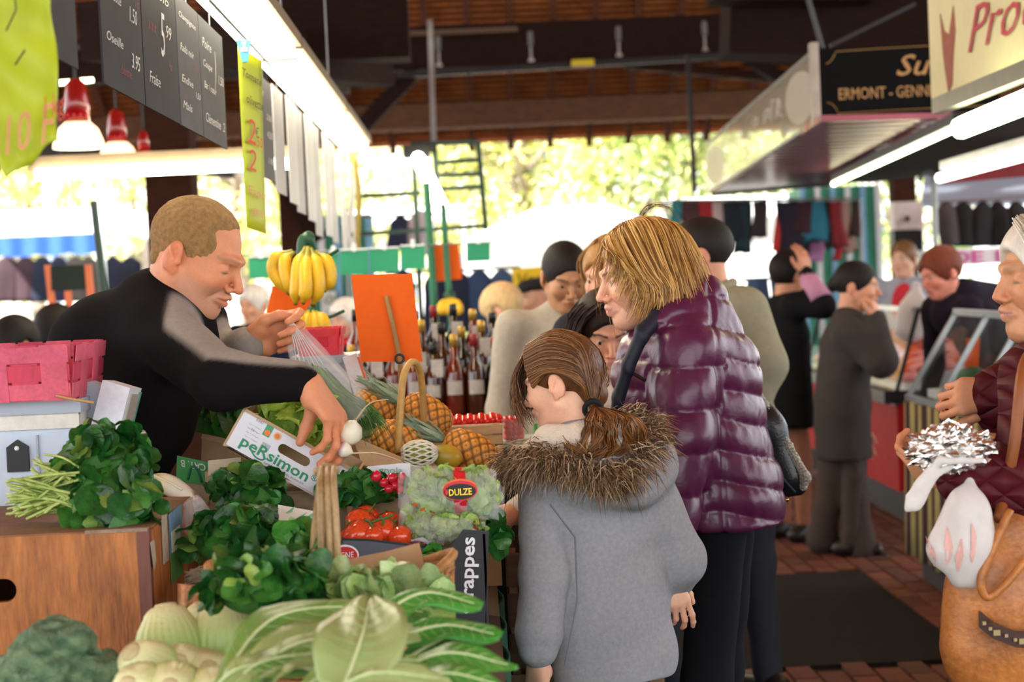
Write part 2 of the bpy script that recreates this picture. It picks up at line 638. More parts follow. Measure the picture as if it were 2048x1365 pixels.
def head_mesh(M, s, neck, h=0.0036, eyes='open', jaw=1.0, nose=1.0, skin=(0.75, 0.45, 0.33), lip=(0.55, 0.22, 0.18), brow=(0.2, 0.12, 0.06),
              stubble=None, old=0.0, mouth=0.0, neck_r=0.056, brow_w=1.0):
    """head and neck in the head's own frame (origin between the ears), put in the world by M (4x4) and scale s"""
    S = SDF()
    S.ell((0, -0.016, 0.036), (0.075, 0.096, 0.084), 0.01)
    S.ell((0, 0.022, -0.03), (0.060, 0.066, 0.082), 0.035)
    S.ell((0, 0.062, -0.093 * jaw), (0.022, 0.02, 0.018), 0.03)
    for x in (-1, 1):
        S.cone((x * .052 * jaw, -.004, -.05), (x * .016, .058, -.096), .018, .014, .028)
        S.ell((x * .042, .060, -.024), (.02, .022, .018), .03)
        S.cone((x * .012, .089, .024), (x * .042, .072, .025), .0105, .009, .012)
        S.ell((x * .033, .101, .003), (.021, .020, .0125), .010, sub=True)
    S.cone((0, .086, .012), (0, .111 * nose, -.030), .0075, .0105, .012)
    for x in (-1, 1):
        S.cone((x * .018, .088, -.040), (x * .034, .070, -.062), .0022, .0016, .010, sub=True)
        S.ell((x * .0125, .096, -.036), (.0082, .0095, .0072), .005)
        S.ell((x * .007, .102, -.0425), (.0036, .005, .003), .003, sub=True)
    S.chain([(-.021, .080, -.060), (-.008, .0925, -.056), (.008, .0925, -.056), (.021, .080, -.060)], [.004, .0065, .0065, .004], .009)
    S.chain([(-.019, .080, -.063), (0, .0905, -.069), (.019, .080, -.063)], [.004, .0075, .004], .009)
    S.chain([(-.026, .082, -.0615), (0, .100, -.0625), (.026, .082, -.0615)], [.001 + mouth * .4, .0016 + mouth, .001 + mouth * .4], .004)
    S.p[-1] = S.p[-1][:8] + (True,); S.p[-2] = S.p[-2][:8] + (True,)
    for x in (-1, 1):
        S.ell((x * .033, .072, .002), (.0150, .0145, .0135), .004)                      # lids over the eyeball
        if eyes == 'open':
            S.ell((x * .033, .092, .001), (.0135, .011, .0052), .003, sub=True)
        elif eyes == 'down':
            S.ell((x * .033, .0905, -.005), (.0125, .010, .0019), .002, sub=True)
        E = Matrix.Rotation(math.radians(-14 * x), 3, 'Z') @ Matrix.Rotation(math.radians(-12), 3, 'X')
        S.ell((x * .079, -.022, -.004), (.0090, .021, .033), .005, M=E)
        S.ell((x * .0925, -.019, .002), (.0105, .0125, .0215), .003, M=E, sub=True)
        S.ell((x * .083, -.004, -.013), (.006, .006, .008), .004)
        S.cone((x * .086, -.030, .012), (x * .085, -.012, -.020), .0032, .0032, .003)
        S.ell((x * .077, -.012, -.031), (.006, .009, .011), .006)
    S.cone((0, -.03, -.03), tuple(neck), neck_r * .96, neck_r * 1.06, .03)
    V, Fq = S.mesh(h / s, 1)
    # colour of the skin itself
    x, y, z = V.T
    C = np.tile(np.array(skin), (len(V), 1))

    def blend(w, c):
        nonlocal C
        w = np.clip(w, 0, 1)[:, None]
        C = C * (1 - w) + np.array(c) * w
    red = np.array(skin) * np.array((1.03, .78, .74))
    for sx in (-1, 1):
        blend(.55 * np.exp(-(((x - sx * .043) / .02) ** 2 + ((z + .03) / .02) ** 2 + ((y - .07) / .04) ** 2)), red)
    blend(.6 * np.exp(-((x / .016) ** 2 + ((z + .032) / .014) ** 2 + ((y - .11) / .02) ** 2)), red)
    blend(.5 * (np.abs(x) > .074) * (z < .04), red)
    if stubble is not None:
        w = np.clip((-.028 - z) / .02, 0, 1) * np.clip((y + .02) / .03, 0, 1) * np.clip((z + .125) / .02, 0, 1) * .55
        blend(w, stubble)
    lipw = np.exp(-(((z + .0625) / .0095) ** 4)) * np.exp(-((x / .021) ** 4)) * (y > .074)
    blend(.85 * lipw, lip)
    bz = .0235 + .004 * np.exp(-((np.abs(x) - .036) / .012) ** 2)
    blend(.85 * brow_w * np.exp(-((z - bz) / .0042) ** 4) * (np.abs(x) > .011) * (np.abs(x) < .052) * (y > .05), brow)
    lash = np.exp(-(((np.abs(x) - .033) / .0145) ** 4)) * np.exp(-((z - (.0055 if eyes == 'open' else -.0035)) / .0022) ** 2) * (y > .07)
    blend(.8 * lash, np.array(brow) * .4)
    if old:
        Nn = vnormals(V, Fq)
        V = V + Nn * (old * .0012 * wrinkle(V, 3, 210, (1, .6, 1.3)))[:, None]
    return xf(V * s, M), Fq, C

def eye_parts(M, s, parent, iris='#5a4020', gaze=(0, 1, -0.1)):
    for x in (-1, 1):
        mb = MB()
        mb.ball((0, 0, 0), .0128 * s, 14, 10)
        g = V3(gaze).normalized()
        V = np.array(mb.v)
        c = np.array((.033 * x, .073, .002)) * s
        dd = (V / (.0128 * s)) @ np.array(g)
        colr = np.where((dd > .96)[:, None], np.array((.004, .004, .004)), np.where((dd > .84)[:, None], np.array(srgb(iris)), np.array((.7, .68, .65))))
        mk('eye', xf(V + c, M), mb.f, mat('eyeball', vcol=True, rough=.15, var=.02), parent, True, colr)

def hand_prims(S, M, s, mirror=1, curl=(20, 25, 20), fc=None, spread=0.06, thumb=None, thin=1.0, back=None):
    """hand in the frame M (origin wrist, +y fingers, +z back of the hand, +x thumb side)"""
    def T(p):
        p = V3(p)
        p.x *= mirror
        return tuple(M @ (p * s))
    xs = (.030, .010, -.010, -.028)
    ys = (.088, .092, .087, .078)
    ln = ((.043, .027, .022), (.047, .030, .023), (.043, .027, .022), (.034, .021, .019))
    up = (M.to_3x3() @ V3((0, 0, 1)))
    S.cone(tuple(back) if back is not None else T((0, -.07, 0)), T((0, .006, 0)), .027 * s, .0245 * s, .02 * s, flat=up, q=.85)
    for i in range(4):
        S.cone(T((xs[i] * .45, .005, 0)), T((xs[i], ys[i] - .008, .002)), .019 * s, .0135 * s, .016 * s, flat=up, q=.85)
    S.ell(T((.022, .035, -.012)), (.018 * s, .018 * s, .018 * s), .015 * s)
    S.ell(T((-.02, .03, -.010)), (.015 * s, .015 * s, .015 * s), .015 * s)
    for i in range(4):
        c = fc[i] if fc else curl
        p = V3((xs[i], ys[i], 0))
        a = 0
        sx = spread * (1.5 - i)
        r = (.0093, .0086, .0079, .0070) if i < 3 else (.0082, .0075, .0069, .0062)
        pts = [p.copy()]
        for j in range(3):
            a += math.radians(c[j])
            p = p + V3((math.sin(sx) * math.cos(a), math.cos(a) * math.cos(sx), -math.sin(a))) * ln[i][j]
            pts.append(p.copy())
        S.chain([T(q) for q in pts], [q * s * thin for q in r], .005 * s)
    th = thumb or [(.022, .020, -.008), (.043, .048, -.018), (.054, .075, -.026), (.057, .100, -.032)]
    S.chain([T(q) for q in th], [q * s * thin for q in (.0165, .0125, .0105, .0085)], .008 * s)

def hand_mesh(M, s=1.0, h=.0032, skin=(.75, .45, .33), nails=True, **kw):
    S = SDF()
    hand_prims(S, M, s, **kw)
    V, Fq = S.mesh(h, 1)
    C = np.tile(np.array(skin), (len(V), 1))
    Mi = M.inverted()
    L = xf(V, Mi) / s
    w = np.clip((L[:, 1] - .07) / .08, 0, .5)[:, None]
    C = C * (1 - w) + np.array(skin) * np.array((1.03, .82, .78)) * w
    return V, Fq, C

def strands(guides, n, r, jit=0.003, seed=0, seg=10, wave=0.0, wfreq=3.0, loose=0.0, taper=0.35, nside=4, pal=None):
    """hair locks between neighbouring guide curves (lists of points of equal length); with pal also their colours"""
    r_ = np.random.default_rng(seed)
    G = [np.array([tuple(p) for p in curve_pts(g, 6)]) for g in guides]
    k = len(G[0])
    pick = np.linspace(0, 1, seg)
    V, Fc, C = [], [], []
    cs = np.cos(2 * math.pi * np.arange(nside) / nside); sn = np.sin(2 * math.pi * np.arange(nside) / nside)
    base = 0
    idx = np.arange(nside)
    quad = np.concatenate([np.stack((a * nside + idx, a * nside + (idx + 1) % nside, (a + 1) * nside + (idx + 1) % nside, (a + 1) * nside + idx), -1) for a in range(seg - 1)])
    for q in range(n):
        i = r_.integers(0, len(G) - 1) if len(G) > 1 else 0
        t = r_.random()
        path = G[i] * (1 - t) + G[min(i + 1, len(G) - 1)] * t
        u = np.linspace(0, 1, k)[:, None]
        path = path + r_.normal(size=3) * jit * (0.4 + 0.6 * u) + r_.normal(size=3) * loose * u ** 2
        if wave:
            path = path + wave * u * np.sin(u * wfreq * 6.28 + r_.uniform(0, 6.28, 3)) * r_.normal(size=3)
        L = r_.uniform(.78, 1.0)
        f = pick * L * (k - 1)
        i0 = np.minimum(f.astype(int), k - 2)
        w_ = (f - i0)[:, None]
        path = path[i0] * (1 - w_) + path[i0 + 1] * w_
        tn = np.gradient(path, axis=0)
        tn /= np.maximum(np.linalg.norm(tn, axis=1), 1e-9)[:, None]
        xx = np.cross(np.array((.2, .3, .93)) + 1e-3 * r_.normal(size=3), tn)
        xx /= np.maximum(np.linalg.norm(xx, axis=1), 1e-6)[:, None]
        yy = np.cross(tn, xx)
        rr = r * r_.uniform(.6, 1.3) * (1 - (1 - taper) * pick ** 1.5)
        V.append((path[:, None, :] + (xx[:, None, :] * cs[None, :, None] + yy[:, None, :] * sn[None, :, None]) * rr[:, None, None]).reshape(-1, 3))
        Fc.append(quad + base)
        base += seg * nside
        if pal is not None:
            C.append(np.tile(np.array(srgb(pal[r_.integers(0, len(pal))])) * r_.uniform(.85, 1.15), (seg * nside, 1)))
    if pal is not None:
        return np.concatenate(V), np.concatenate(Fc), np.concatenate(C)
    return np.concatenate(V), np.concatenate(Fc)

def fur(centers, normals, n, length, r, seed, droop=0.3, spread=.5):
    """fur spikes rooted along a list of points"""
    r_ = np.random.default_rng(seed)
    V = np.zeros((n, 6, 3))
    for i in range(n):
        k = r_.integers(0, len(centers))
        c = np.array(centers[k]); nn = np.array(normals[k])
        d = nn + r_.normal(size=3) * spread
        d /= np.linalg.norm(d)
        L = length * r_.uniform(.5, 1.2)
        root_ = c + r_.normal(size=3) * r
        mid = root_ + d * L * .5
        tip = root_ + d * L + np.array((0, 0, -droop * L)) + r_.normal(size=3) * L * .12
        s = np.cross(d, r_.normal(size=3)); s /= np.linalg.norm(s)
        w = .0011
        V[i] = (root_ - s * w, root_ + s * w, mid + s * w * .8, mid - s * w * .8, tip + s * w * .15, tip - s * w * .15)
    V = V.reshape(-1, 3)
    b = np.arange(n)[:, None] * 6
    Fq = np.concatenate((b + np.array((0, 1, 2, 3)), b + np.array((3, 2, 4, 5))))
    return V, Fq

def cloth_mesh(S, h, seed, amp=.004, freq=28, aniso=(1, 1, 1.0), extra=None, smooth=2):
    V, Fq = S.mesh(h, smooth)
    N = vnormals(V, Fq)
    dsp = amp * wrinkle(V, seed, freq, aniso)
    if extra is not None:
        dsp = dsp + extra(V, N)
    return V + N * dsp[:, None], Fq

SKIN = dict(vcol=True, rough=.52, var=.09, scale=38, sss=.12, bump=.05, bscale=500)

def skin_mat():
    return mat('skin', **SKIN)

def person(label, head, fwd, hs=1.0, up=(0, 0, 1), roll=0.0, body=(0, 1), skin='#d9a184', hair=None, top='#777777', bottom='#20242c', shoe='#1a1614',
           lean=(0, 0), sw=.185, chest=(.155, .66), waist=(.145, .68), hip=(.16, .72), arms=None, hands=None, coat=None, height_feet=0.0,
           vox=.012, hvox=.0055, face=None, top_name='jacket', top_mat=None, bottom_mat=None, sleeve=(.062, .05, .04), eyes=True, iris='#4a3520',
           stance=.1, feet=None, group=None, amp=.005, extra=None, hipz=None, legr=(.085, .062, .052), top_col=None, armk=.04, collar=True,
           hand_kw=None, pelvis=.09, hipw=.085, long=None, skirt_flare=1.0):
    """a whole standing figure. head: world point between the ears. body: horizontal facing direction"""
    H = V3(head)
    M3 = rot_from(fwd, up, roll)
    M = M3.to_4x4(); M.translation = H
    bf = V3((body[0], body[1], 0)).normalized()
    lat = bf.cross(V3((0, 0, 1)))                         # the person's right
    k = hs
    nb = H + (M3 @ V3((0, -.035, -.055))) * k + V3((-bf.x * .012, -bf.y * .012, -.085)) * k      # base of the neck
    zt = nb.z
    hz = hipz if hipz is not None else zt * .615
    ln = V3((lean[0], lean[1], 0))
    C = nb + V3((0, 0, -(zt - hz) * .36)) + ln * .35
    B = nb + V3((0, 0, -(zt - hz) * .72)) + ln * .75
    Hp = V3((nb.x + ln.x, nb.y + ln.y, hz))
    foot = V3((Hp.x, Hp.y, height_feet)) if feet is None else V3((feet[0], feet[1], height_feet))
    R = root('person', label, 'person', foot, group)
    sk = np.array(srgb(skin))
    # --- arms
    shR = nb + lat * (sw * k) + V3((0, 0, -.05 * k)); shL = nb - lat * (sw * k) + V3((0, 0, -.05 * k))
    A = {}
    for side, sh, sg in (('R', shR, 1), ('L', shL, -1)):
        a = (arms or {}).get(side)
        if a is None:
            e = sh + lat * (sg * .05 * k) + V3((0, 0, -.29 * k)) - bf * .02
            w = e + lat * (sg * .0) + V3((0, 0, -.25 * k)) + bf * .07
            a = [sh, e, w]
        A[side] = [V3(q) for q in a]
    # --- body: head, neck, trunk and limbs as one mesh
    fc = dict(skin=tuple(sk), lip=tuple(sk * np.array((.8, .52, .5))))
    fc.update(face or {})
    neckloc = M3.inverted() @ (nb + V3((0, 0, -.02)) - H) / k
    hv = head_mesh(M, k, tuple(neckloc), h=hvox, **fc)
    S = SDF()
    kk = .05 * k
    S.chain([nb, C, B, Hp], [.06 * k, chest[0] * k * .80, waist[0] * k * .76, .085 * k], kk, bf, .66)
    S.cone(A['R'][0], A['L'][0], .05 * k, .05 * k, kk)
    for side in 'RL':
        S.chain(A[side], [.045 * k, .036 * k, .027 * k], .02 * k)
    KN = {}
    for sg in (1, -1):
        hp = Hp + lat * (sg * hipw * k)
        ft = foot + lat * (sg * stance) + V3((0, 0, .08))
        kn = (hp + ft) / 2 + bf * .03
        KN[sg] = (hp, kn, ft)
        S.chain([hp, kn, ft], [legr[0] * .78 * k, legr[1] * .75 * k, legr[2] * .7 * k], .03)
    parts = [(hv[0], hv[1])]
    cols = [hv[2]]
    tv = S.mesh(.018, 1)
    parts.append(tv); cols.append(np.tile(sk, (len(tv[0]), 1)))
    for side in 'RL':
        hm = (hands or {}).get(side)
        if hm == 0:
            continue
        if hm is None:
            d = (A[side][-1] - A[side][-2]).normalized()
            hm = dict(M=frame(A[side][-1], y=d, z=lat * (1 if side == 'R' else -1)), mirror=1 if side == 'L' else -1)
        hm = dict(hm)
        hm.setdefault('s', k * .95)
        hm.setdefault('back', A[side][-1].lerp(A[side][-2], .25))
        hm.setdefault('h', max(.0034, hvox * .8))
        c = hand_mesh(skin=tuple(sk), **hm)
        parts.append((c[0], c[1])); cols.append(c[2])
    V, Fq = join(parts)
    body_o = mk('body', V, Fq, skin_mat(), R, True, np.concatenate(cols))
    if eyes:
        eye_parts(M, k, body_o, iris)
    # --- clothes
    S = SDF()
    hem = long if long is not None else hz - .06 * k
    S.chain([nb + V3((0, 0, -.05 * k)), C, B, Hp], [.085 * k, chest[0] * k, waist[0] * k, hip[0] * k], .07 * k, bf, chest[1])
    if hem < hz:
        S.cone(Hp, V3((Hp.x, Hp.y, hem)), hip[0] * k, hip[0] * k * skirt_flare, .04 * k, bf, hip[1])
    S.cone(A['R'][0] - lat * .02 * k, A['L'][0] + lat * .02 * k, .062 * k, .062 * k, .06 * k)
    S.cone(nb + V3((0, 0, -.01)), nb + V3((0, 0, -.09 * k)), .062 * k, .10 * k, .05 * k)
    for side in 'RL':
        a = A[side]
        S.chain(a, [sleeve[0] * k, sleeve[1] * k, sleeve[2] * k], armk * k)
    if extra:
        extra(S, dict(nb=nb, C=C, B=B, Hp=Hp, A=A, bf=bf, lat=lat, k=k, M=M, H=H))
    armless = len(S.p)
    S.plane((0, 0, hem), (0, 0, -1))
    for side in 'RL':
        a = A[side]
        if min(q.z for q in a) < hem + .1:
            S.chain(a, [sleeve[0] * k, sleeve[1] * k, sleeve[2] * k], .012 * k)
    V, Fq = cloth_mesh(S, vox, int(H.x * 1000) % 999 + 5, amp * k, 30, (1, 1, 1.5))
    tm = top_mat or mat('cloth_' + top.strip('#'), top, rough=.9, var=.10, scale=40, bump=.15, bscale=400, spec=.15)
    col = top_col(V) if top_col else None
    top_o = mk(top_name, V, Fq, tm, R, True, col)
    # --- legs
    S = SDF()
    for sg in (1, -1):
        hp, kn, ft = KN[sg]
        S.chain([hp + V3((0, 0, .04)), kn, ft], [legr[0] * k, legr[1] * k, legr[2] * k], .03)
    S.cone(KN[1][0], KN[-1][0], pelvis * k, pelvis * k, .05, bf, .8)
    V, Fq = cloth_mesh(S, max(vox, .011), 77, .004, 30, (1, 1, 1.5))
    bm = bottom_mat or mat('cloth_' + bottom.strip('#'), bottom, rough=.9, var=.1, scale=40, bump=.15, bscale=400, spec=.15)
    mk('trousers', V, Fq, bm, R, True)
    for sg in (1, -1):
        ft = KN[sg][2]
        S = SDF()
        z0 = foot.z
        S.cone(V3((ft.x, ft.y, z0 + .045)) - bf * .06, V3((ft.x, ft.y, z0 + .035)) + bf * .13, .04, .034, .02)
        S.cone(V3((ft.x, ft.y, z0 + .05)) - bf * .03, ft, .04, .042, .02)
        S.plane((0, 0, z0), (0, 0, -1))
        V, Fq = S.mesh(.009, 1)
        mk('shoe', V, Fq, mat('shoe_' + shoe.strip('#'), shoe, rough=.4), R, True)
    return dict(R=R, M=M, M3=M3, k=k, body=body_o, top=top_o, A=A, nb=nb, H=H, bf=bf, lat=lat, Hp=Hp, C=C, B=B)

def hair_cap(D, color, cut=(0, .052, .062), thick=.012, seed=1, name='hair', h=.006, extra=None, low=-.045, rough=.62, stripes=True, back=.0, m=None, stub=0.0):
    """hair over the skull. cut: hairline point in head frame; everything in front of and below it stays bare"""
    S = SDF()
    t = thick
    S.ell((0, -.018, .036), (.077 + t, .098 + t, .086 + t), .01)
    if back:
        S.ell((0, -.07, -.02 - back * .4), (.06 + t, .035 + t, .06 + back), .03)
    # bare the face and the neck
    S.ell((0, .105, -.055), (.078, .092, .115), .012, sub=True)
    S.ell((0, .02, -.13), (.12, .09, .10), .012, sub=True)
    for x in (-1, 1):
        S.ell((x * .09, -.016, -.012), (.03, .026, .034), .006, sub=True)
    S.plane((0, -.08, low), (0, -.35, -1))
    if extra:
        extra(S)
    V, Fq = S.mesh(h / D['k'], 1)
    if stub:
        V = V + vnormals(V, Fq) * (stub * wrinkle(V, seed, 420))[:, None]
    mm = m or hair_mat('hair_' + color.strip('#'), color, rough)
    return mk(name, xf(V * D['k'], D['M']), Fq, mm, D['R'], True)

def hair_mat(name, color, rough=.42, var=.28):
    return mat(name, color, rough=rough, var=var, scale=60, stretch=(1, 1, .25), bump=.35, bscale=220, spec=.28)
# ================================================================ the hall
tube_mat = mat('fluorescent', '#fff4d6', rough=.4, emit=13.0, var=0)
tube_mat2 = mat('fluorescent_green', '#f6ffd0', rough=.4, emit=4.5, var=0)
W_DARK = dict(rough=.85, spec=.12, var=.3, scale=8, stretch=(1, 1, 6), bump=.2, bscale=40)
wood_dark = mat('dark_beam_wood', '#241713', **W_DARK)
wood_post = mat('post_wood', '#3a2219', **W_DARK)
wood_brown = mat('plate_wood', '#5e4231', **W_DARK)
rafter_m = mat('rafter_wood', '#6b4232', **W_DARK)
black_iron = mat('black_iron', '#101316', rough=.5)
green_paint = mat('green_paint', '#1f6b4a', rough=.5)
dgreen_paint = mat('dark_green_paint', '#0d2f22', rough=.5)
grey_metal = mat('grey_metal', '#8a8a88', rough=.4, metal=.6)
white_paint = mat('white_paint', '#dfe3e4', rough=.5)

def hall():
    # floor slab, mortar bed under the pavers
    fl = MB().box((0, 9, -.08), (30, 34, .136)).out('floor', mat('mortar', '#2a1e18', rough=.95, bump=.3, bscale=30, spec=.2), kind='structure')
    MB().box((0, 60, -.15), (120, 120, .12)).out('street_ground', mat('asphalt', '#b8b3aa', rough=.9, var=.15, scale=3), kind='structure')
    MB().box((0, -40, -.15), (120, 62, .12)).out('ground_behind', mat('asphalt', '#8d8a86', rough=.9), kind='structure')
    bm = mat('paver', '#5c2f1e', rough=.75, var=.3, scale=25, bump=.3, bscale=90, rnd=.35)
    proto = MB()
    a, b, c = .0495, .108, .014
    proto.hexa([(-a, -b, -.03), (a, -b, -.03), (a, b, -.03), (-a, b, -.03), (-a + .005, -b + .005, c), (a - .005, -b + .005, c), (a - .005, b - .005, c), (-a + .005, b - .005, c)])
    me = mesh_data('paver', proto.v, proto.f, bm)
    spots = []
    for i in range(-8, 34):
        for j in range(0, 32):
            x = i * .105; y = 5.6 + j * .222 + (.111 if i % 2 else 0)
            if x < 1.80 and 6.48 < y + .1 and y < 8.45:
                continue
            if x < .2 + (y - 5.6) * .05 or x > y * .32:
                continue
            spots.append((y, x))
    spots.sort()
    rest = MB()
    for n, (y, x) in enumerate(spots):
        z = -.012 + random.uniform(-.002, .003)
        if n < 300:
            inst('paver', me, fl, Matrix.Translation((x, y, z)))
        else:
            rest.add([(v[0] + x, v[1] + y, v[2] + z) for v in proto.v], proto.f)
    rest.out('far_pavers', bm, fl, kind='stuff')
    # the dark strip of asphalt laid in the pavement
    MB().box((.55, 7.44, -.008), (2.56, 1.96, .024)).out('trim_1', mat('dark_asphalt', '#1d1917', rough=.95, var=.25, scale=30, bump=.4, bscale=140, spec=.15), kind='structure')

    # roof: two slopes, rafters and rows of tiles on battens on the far one
    EY, EZ, SL, RY = 22.3, 3.14, .67, 12.0
    RZ = EZ + (EY - RY) * SL
    tile_m = mat('roof_tile', '#d88450', rough=.9, var=.4, scale=3, spec=.1)
    roof = MB().hexa([(-14, EY, EZ + .27), (14, EY, EZ + .27), (14, RY, RZ + .27), (-14, RY, RZ + .27), (-14, EY, EZ + .3), (14, EY, EZ + .3), (14, RY, RZ + .3), (-14, RY, RZ + .3)]
                     ).out('ceiling', tile_m, kind='structure')
    MB().hexa([(-14, RY, RZ + .16), (14, RY, RZ + .16), (14, -2.4, 3.7), (-14, -2.4, 3.7), (-14, RY, RZ + .2), (14, RY, RZ + .2), (14, -2.4, 3.74), (-14, -2.4, 3.74)]
              ).out('roof_near_slope', tile_m, roof)
    n = V3((0, SL, 1)).normalized()
    d = V3((0, -1, SL)).normalized()
    for i in range(-16, 17):
        x = i * .5 + .1
        A = V3((x, EY + .12, EZ)); B = A + d * 6.5
        MB().bar(A + n * .06, B + n * .06, .075, .12, up=n).out('rafter', rafter_m, roof)
    mb = MB()
    mb2 = MB()
    for r in range(60):
        p = V3((0, EY + .1, EZ)) + d * (r * .105) + n * .14
        q = p + d * .10
        mb2.hexa([p + V3((-9, 0, 0)), p + V3((9, 0, 0)), q + V3((9, 0, 0)) + n * .034, q + V3((-9, 0, 0)) + n * .034, p + V3((-9, 0, 0)) + n * .018, p + V3((9, 0, 0)) + n * .018,
                  q + V3((9, 0, 0)) + n * .052, q + V3((-9, 0, 0)) + n * .052])
        mb.box(p + d * .012 - n * .008, (18, .028, .02), Matrix.Rotation(-math.atan(SL), 3, 'X'))
    mb2.out('tile_courses', tile_m, roof, kind='stuff')
    mb.out('battens', mat('batten_wood', '#5a3220', **W_DARK), roof, kind='stuff')
    # beams
    MB().box((0, 21.3, 3.50), (22, .16, .30)).out('trim_2', wood_brown, kind='structure')
    MB().box((0, 21.21, 3.34), (22, .06, .03)).out('trim_3', mat('ledge_wood', '#7a5b48', rough=.8), kind='structure')
    MB().box((0, 18.0, 3.88), (22, .22, .44)).out('trim_4', wood_dark, kind='structure')
    MB().box((-2.5, 17.86, 4.02), (6.2, .05, .05)).out('trim_5', mat('pale_batten', '#5a4636', rough=.8), kind='structure')
    # cross-hall posts and braces
    for nm, x, w, Y in (('post', 350, .30, 11.6), ('post', 592, .24, 15.0), ('post', 1808, .22, 17.2)):
        p = P(x, 480, Y)
        o = MB().box((p.x, Y, 2.6), (w, w, 5.2)).out('timber_post', wood_post)
        tag(o, {350: 'thick dark timber post rising behind the man in the black sweater', 592: 'dark timber post behind the hanging bananas',
                1808: 'dark timber post beside the black coats and green shutters'}[x], 'post', 'timber posts of the hall')
    for nm, a, b, Y, w in (('b', (832, 140), (716, 262), 17.9, .16), ('b', (540, 330), (640, 480), 14.9, .14), ('b', (1468, 96), (1580, 168), 17.85, .14), ('b', (1250, 128), (1580, 158), 18.2, .1)):
        MB().bar(P(*a, Y), P(*b, Y), w, .14, up=(0, 1, 0)).out('trim_brace', wood_dark if w > .12 else wood_post, kind='structure')
    MB().bar(P(668, -60, 14), P(672, 160, 14), .09, .09).out('trim_6', black_iron, kind='structure')
    MB().box(P(680, 172, 14), (.14, .1, .12)).out('trim_7', mat('bracket_iron', '#3a342f', rough=.6), kind='structure')
    MB().box(P(640, 30, 11), (1.1, .3, .6)).out('trim_8', wood_dark, kind='structure')
    MB().bar(P(190, 60, 9), P(760, 130, 12), .2, .3).out('trim_9', wood_dark, kind='structure')
    MB().bar(P(60, 300, 10.5), P(470, 340, 10.5), .12, .10).out('trim_10', black_iron, kind='structure')
    MB().bar(P(1450, 40, 12), P(2048, 60, 12), .5, .5).out('trim_11', wood_dark, kind='structure')
    MB().bar(P(1420, -40, 11.5), P(1740, -40, 11.5), .3, .3).out('trim_12', wood_dark, kind='structure')
    MB().bar(P(860, 40, 17), P(868, 300, 17), .05, .05).out('trim_13', grey_metal, kind='structure')
    MB().bar(P(1376, 110, 17), P(1389, 385, 17), .045, .045).out('trim_14', black_iron, kind='structure')
    # conduit with small spot lamps
    c0, c1 = P(640, 160, 17.7), P(1650, 100, 17.7)
    MB().bar(c0, c1, .06, .06).out('trim_15', black_iron, kind='structure')
    sl = ['spot lamp beside the grey conduit rod', 'spot lamp next along from the grey rod', 'spot lamp beside the yellow plate', 'spot lamp above the black hanging rod', 'spot lamp over the glass stall sign', 'spot lamp beside the black iron hanger']
    for i, (x, y) in enumerate(((878, 122), (1062, 112), (1238, 102), (1410, 92), (1592, 82), (694, 100))):
        p = P(x, y, 17.66)
        R = root('spot_lamp', sl[i], 'lamp', p, 'spot lamps on the conduit')
        MB().lathe([(.012, .12), (.028, .13), (.028, .25), (.02, .27)], Matrix.Translation(p + V3((0, 0, -.02))), 10).out('lamp_body', mat('lamp_grey', '#5a5856', rough=.5), R)
        MB().lathe([(.035, -.05), (.010, -.01), (.008, .12)], Matrix.Translation(p + V3((0, 0, -.0))), 10).out('reflector', mat('reflector_grey', '#9a9894', rough=.4), R)
    s = MB()
    s.slab(P(1143, 133, 17.6), P(1188, 131, 17.6), P(1188, 118, 17.6), P(1143, 120, 17.6), .02)
    tag(s.out('hazard_label', mat('hazard_yellow', '#c9b82a', rough=.5)), 'small yellow plate on the conduit under the tie beam', 'plate')

def tree(px, Y, ztop, w, n, seed, label, cols):
    r = np.random.default_rng(seed)
    x = P(px, 500, Y).x
    R = root('tree', label, 'tree', (x, Y, -.09), 'trees beyond the market')
    bark = mat('bark', '#8a8078', rough=.9, var=.2, bump=.5, bscale=20)
    path = curve_pts([(x, Y, -.1), (x + .1, Y, 1.6), (x - .05, Y + .1, 3.0), (x + .1, Y, ztop * .8)], 4)
    MB().tube(path, [.16 * (1 - .7 * i / len(path)) for i in range(len(path))], 8).out('trunk', bark, R, True)
    mb = MB()
    for i in range(7):
        a = r.uniform(0, 6.28); z = r.uniform(1.8, ztop * .6)
        e = V3((x + math.cos(a) * w * r.uniform(.5, .9), Y + math.sin(a) * w * .6, z + r.uniform(.6, 1.8)))
        mb.tube(curve_pts([(x, Y, z), ((x + e.x) / 2, (Y + e.y) / 2, (z + e.z) / 2 - .1), e], 3), [.06] * 3 + [.04] * 2 + [.02] * 2, 5)
    mb.out('branches', bark, R, True, kind='stuff')
    # crown of single leaves
    nc = 26
    cen = np.stack((x + r.normal(size=nc) * w * .5, Y + r.normal(size=nc) * w * .35, r.uniform(1.7, ztop, nc)), -1)
    k = r.integers(0, nc, n)
    c = cen[k] + r.normal(size=(n, 3)) * np.array((.42, .42, .36))
    u = r.normal(size=(n, 3)); u /= np.linalg.norm(u, axis=1)[:, None]
    v = np.cross(u, r.normal(size=(n, 3))); v /= np.linalg.norm(v, axis=1)[:, None]
    L = r.uniform(.06, .13, n)[:, None]
    Wd = L * .42
    nn = np.cross(u, v)
    V = np.stack((c - u * L, c + v * Wd + nn * Wd * .3, c + u * L, c - v * Wd + nn * Wd * .3), 1).reshape(-1, 3)
    Fq = np.arange(n * 4).reshape(n, 4)
    pal = np.array([srgb(q) for q in cols])
    cc = np.repeat(pal[r.integers(0, len(pal), n)], 4, axis=0)
    mk('foliage', V, Fq, mat('tree_leaves', vcol=True, rough=.6, var=.1, translucent=.5), R, False, cc, kind='stuff')

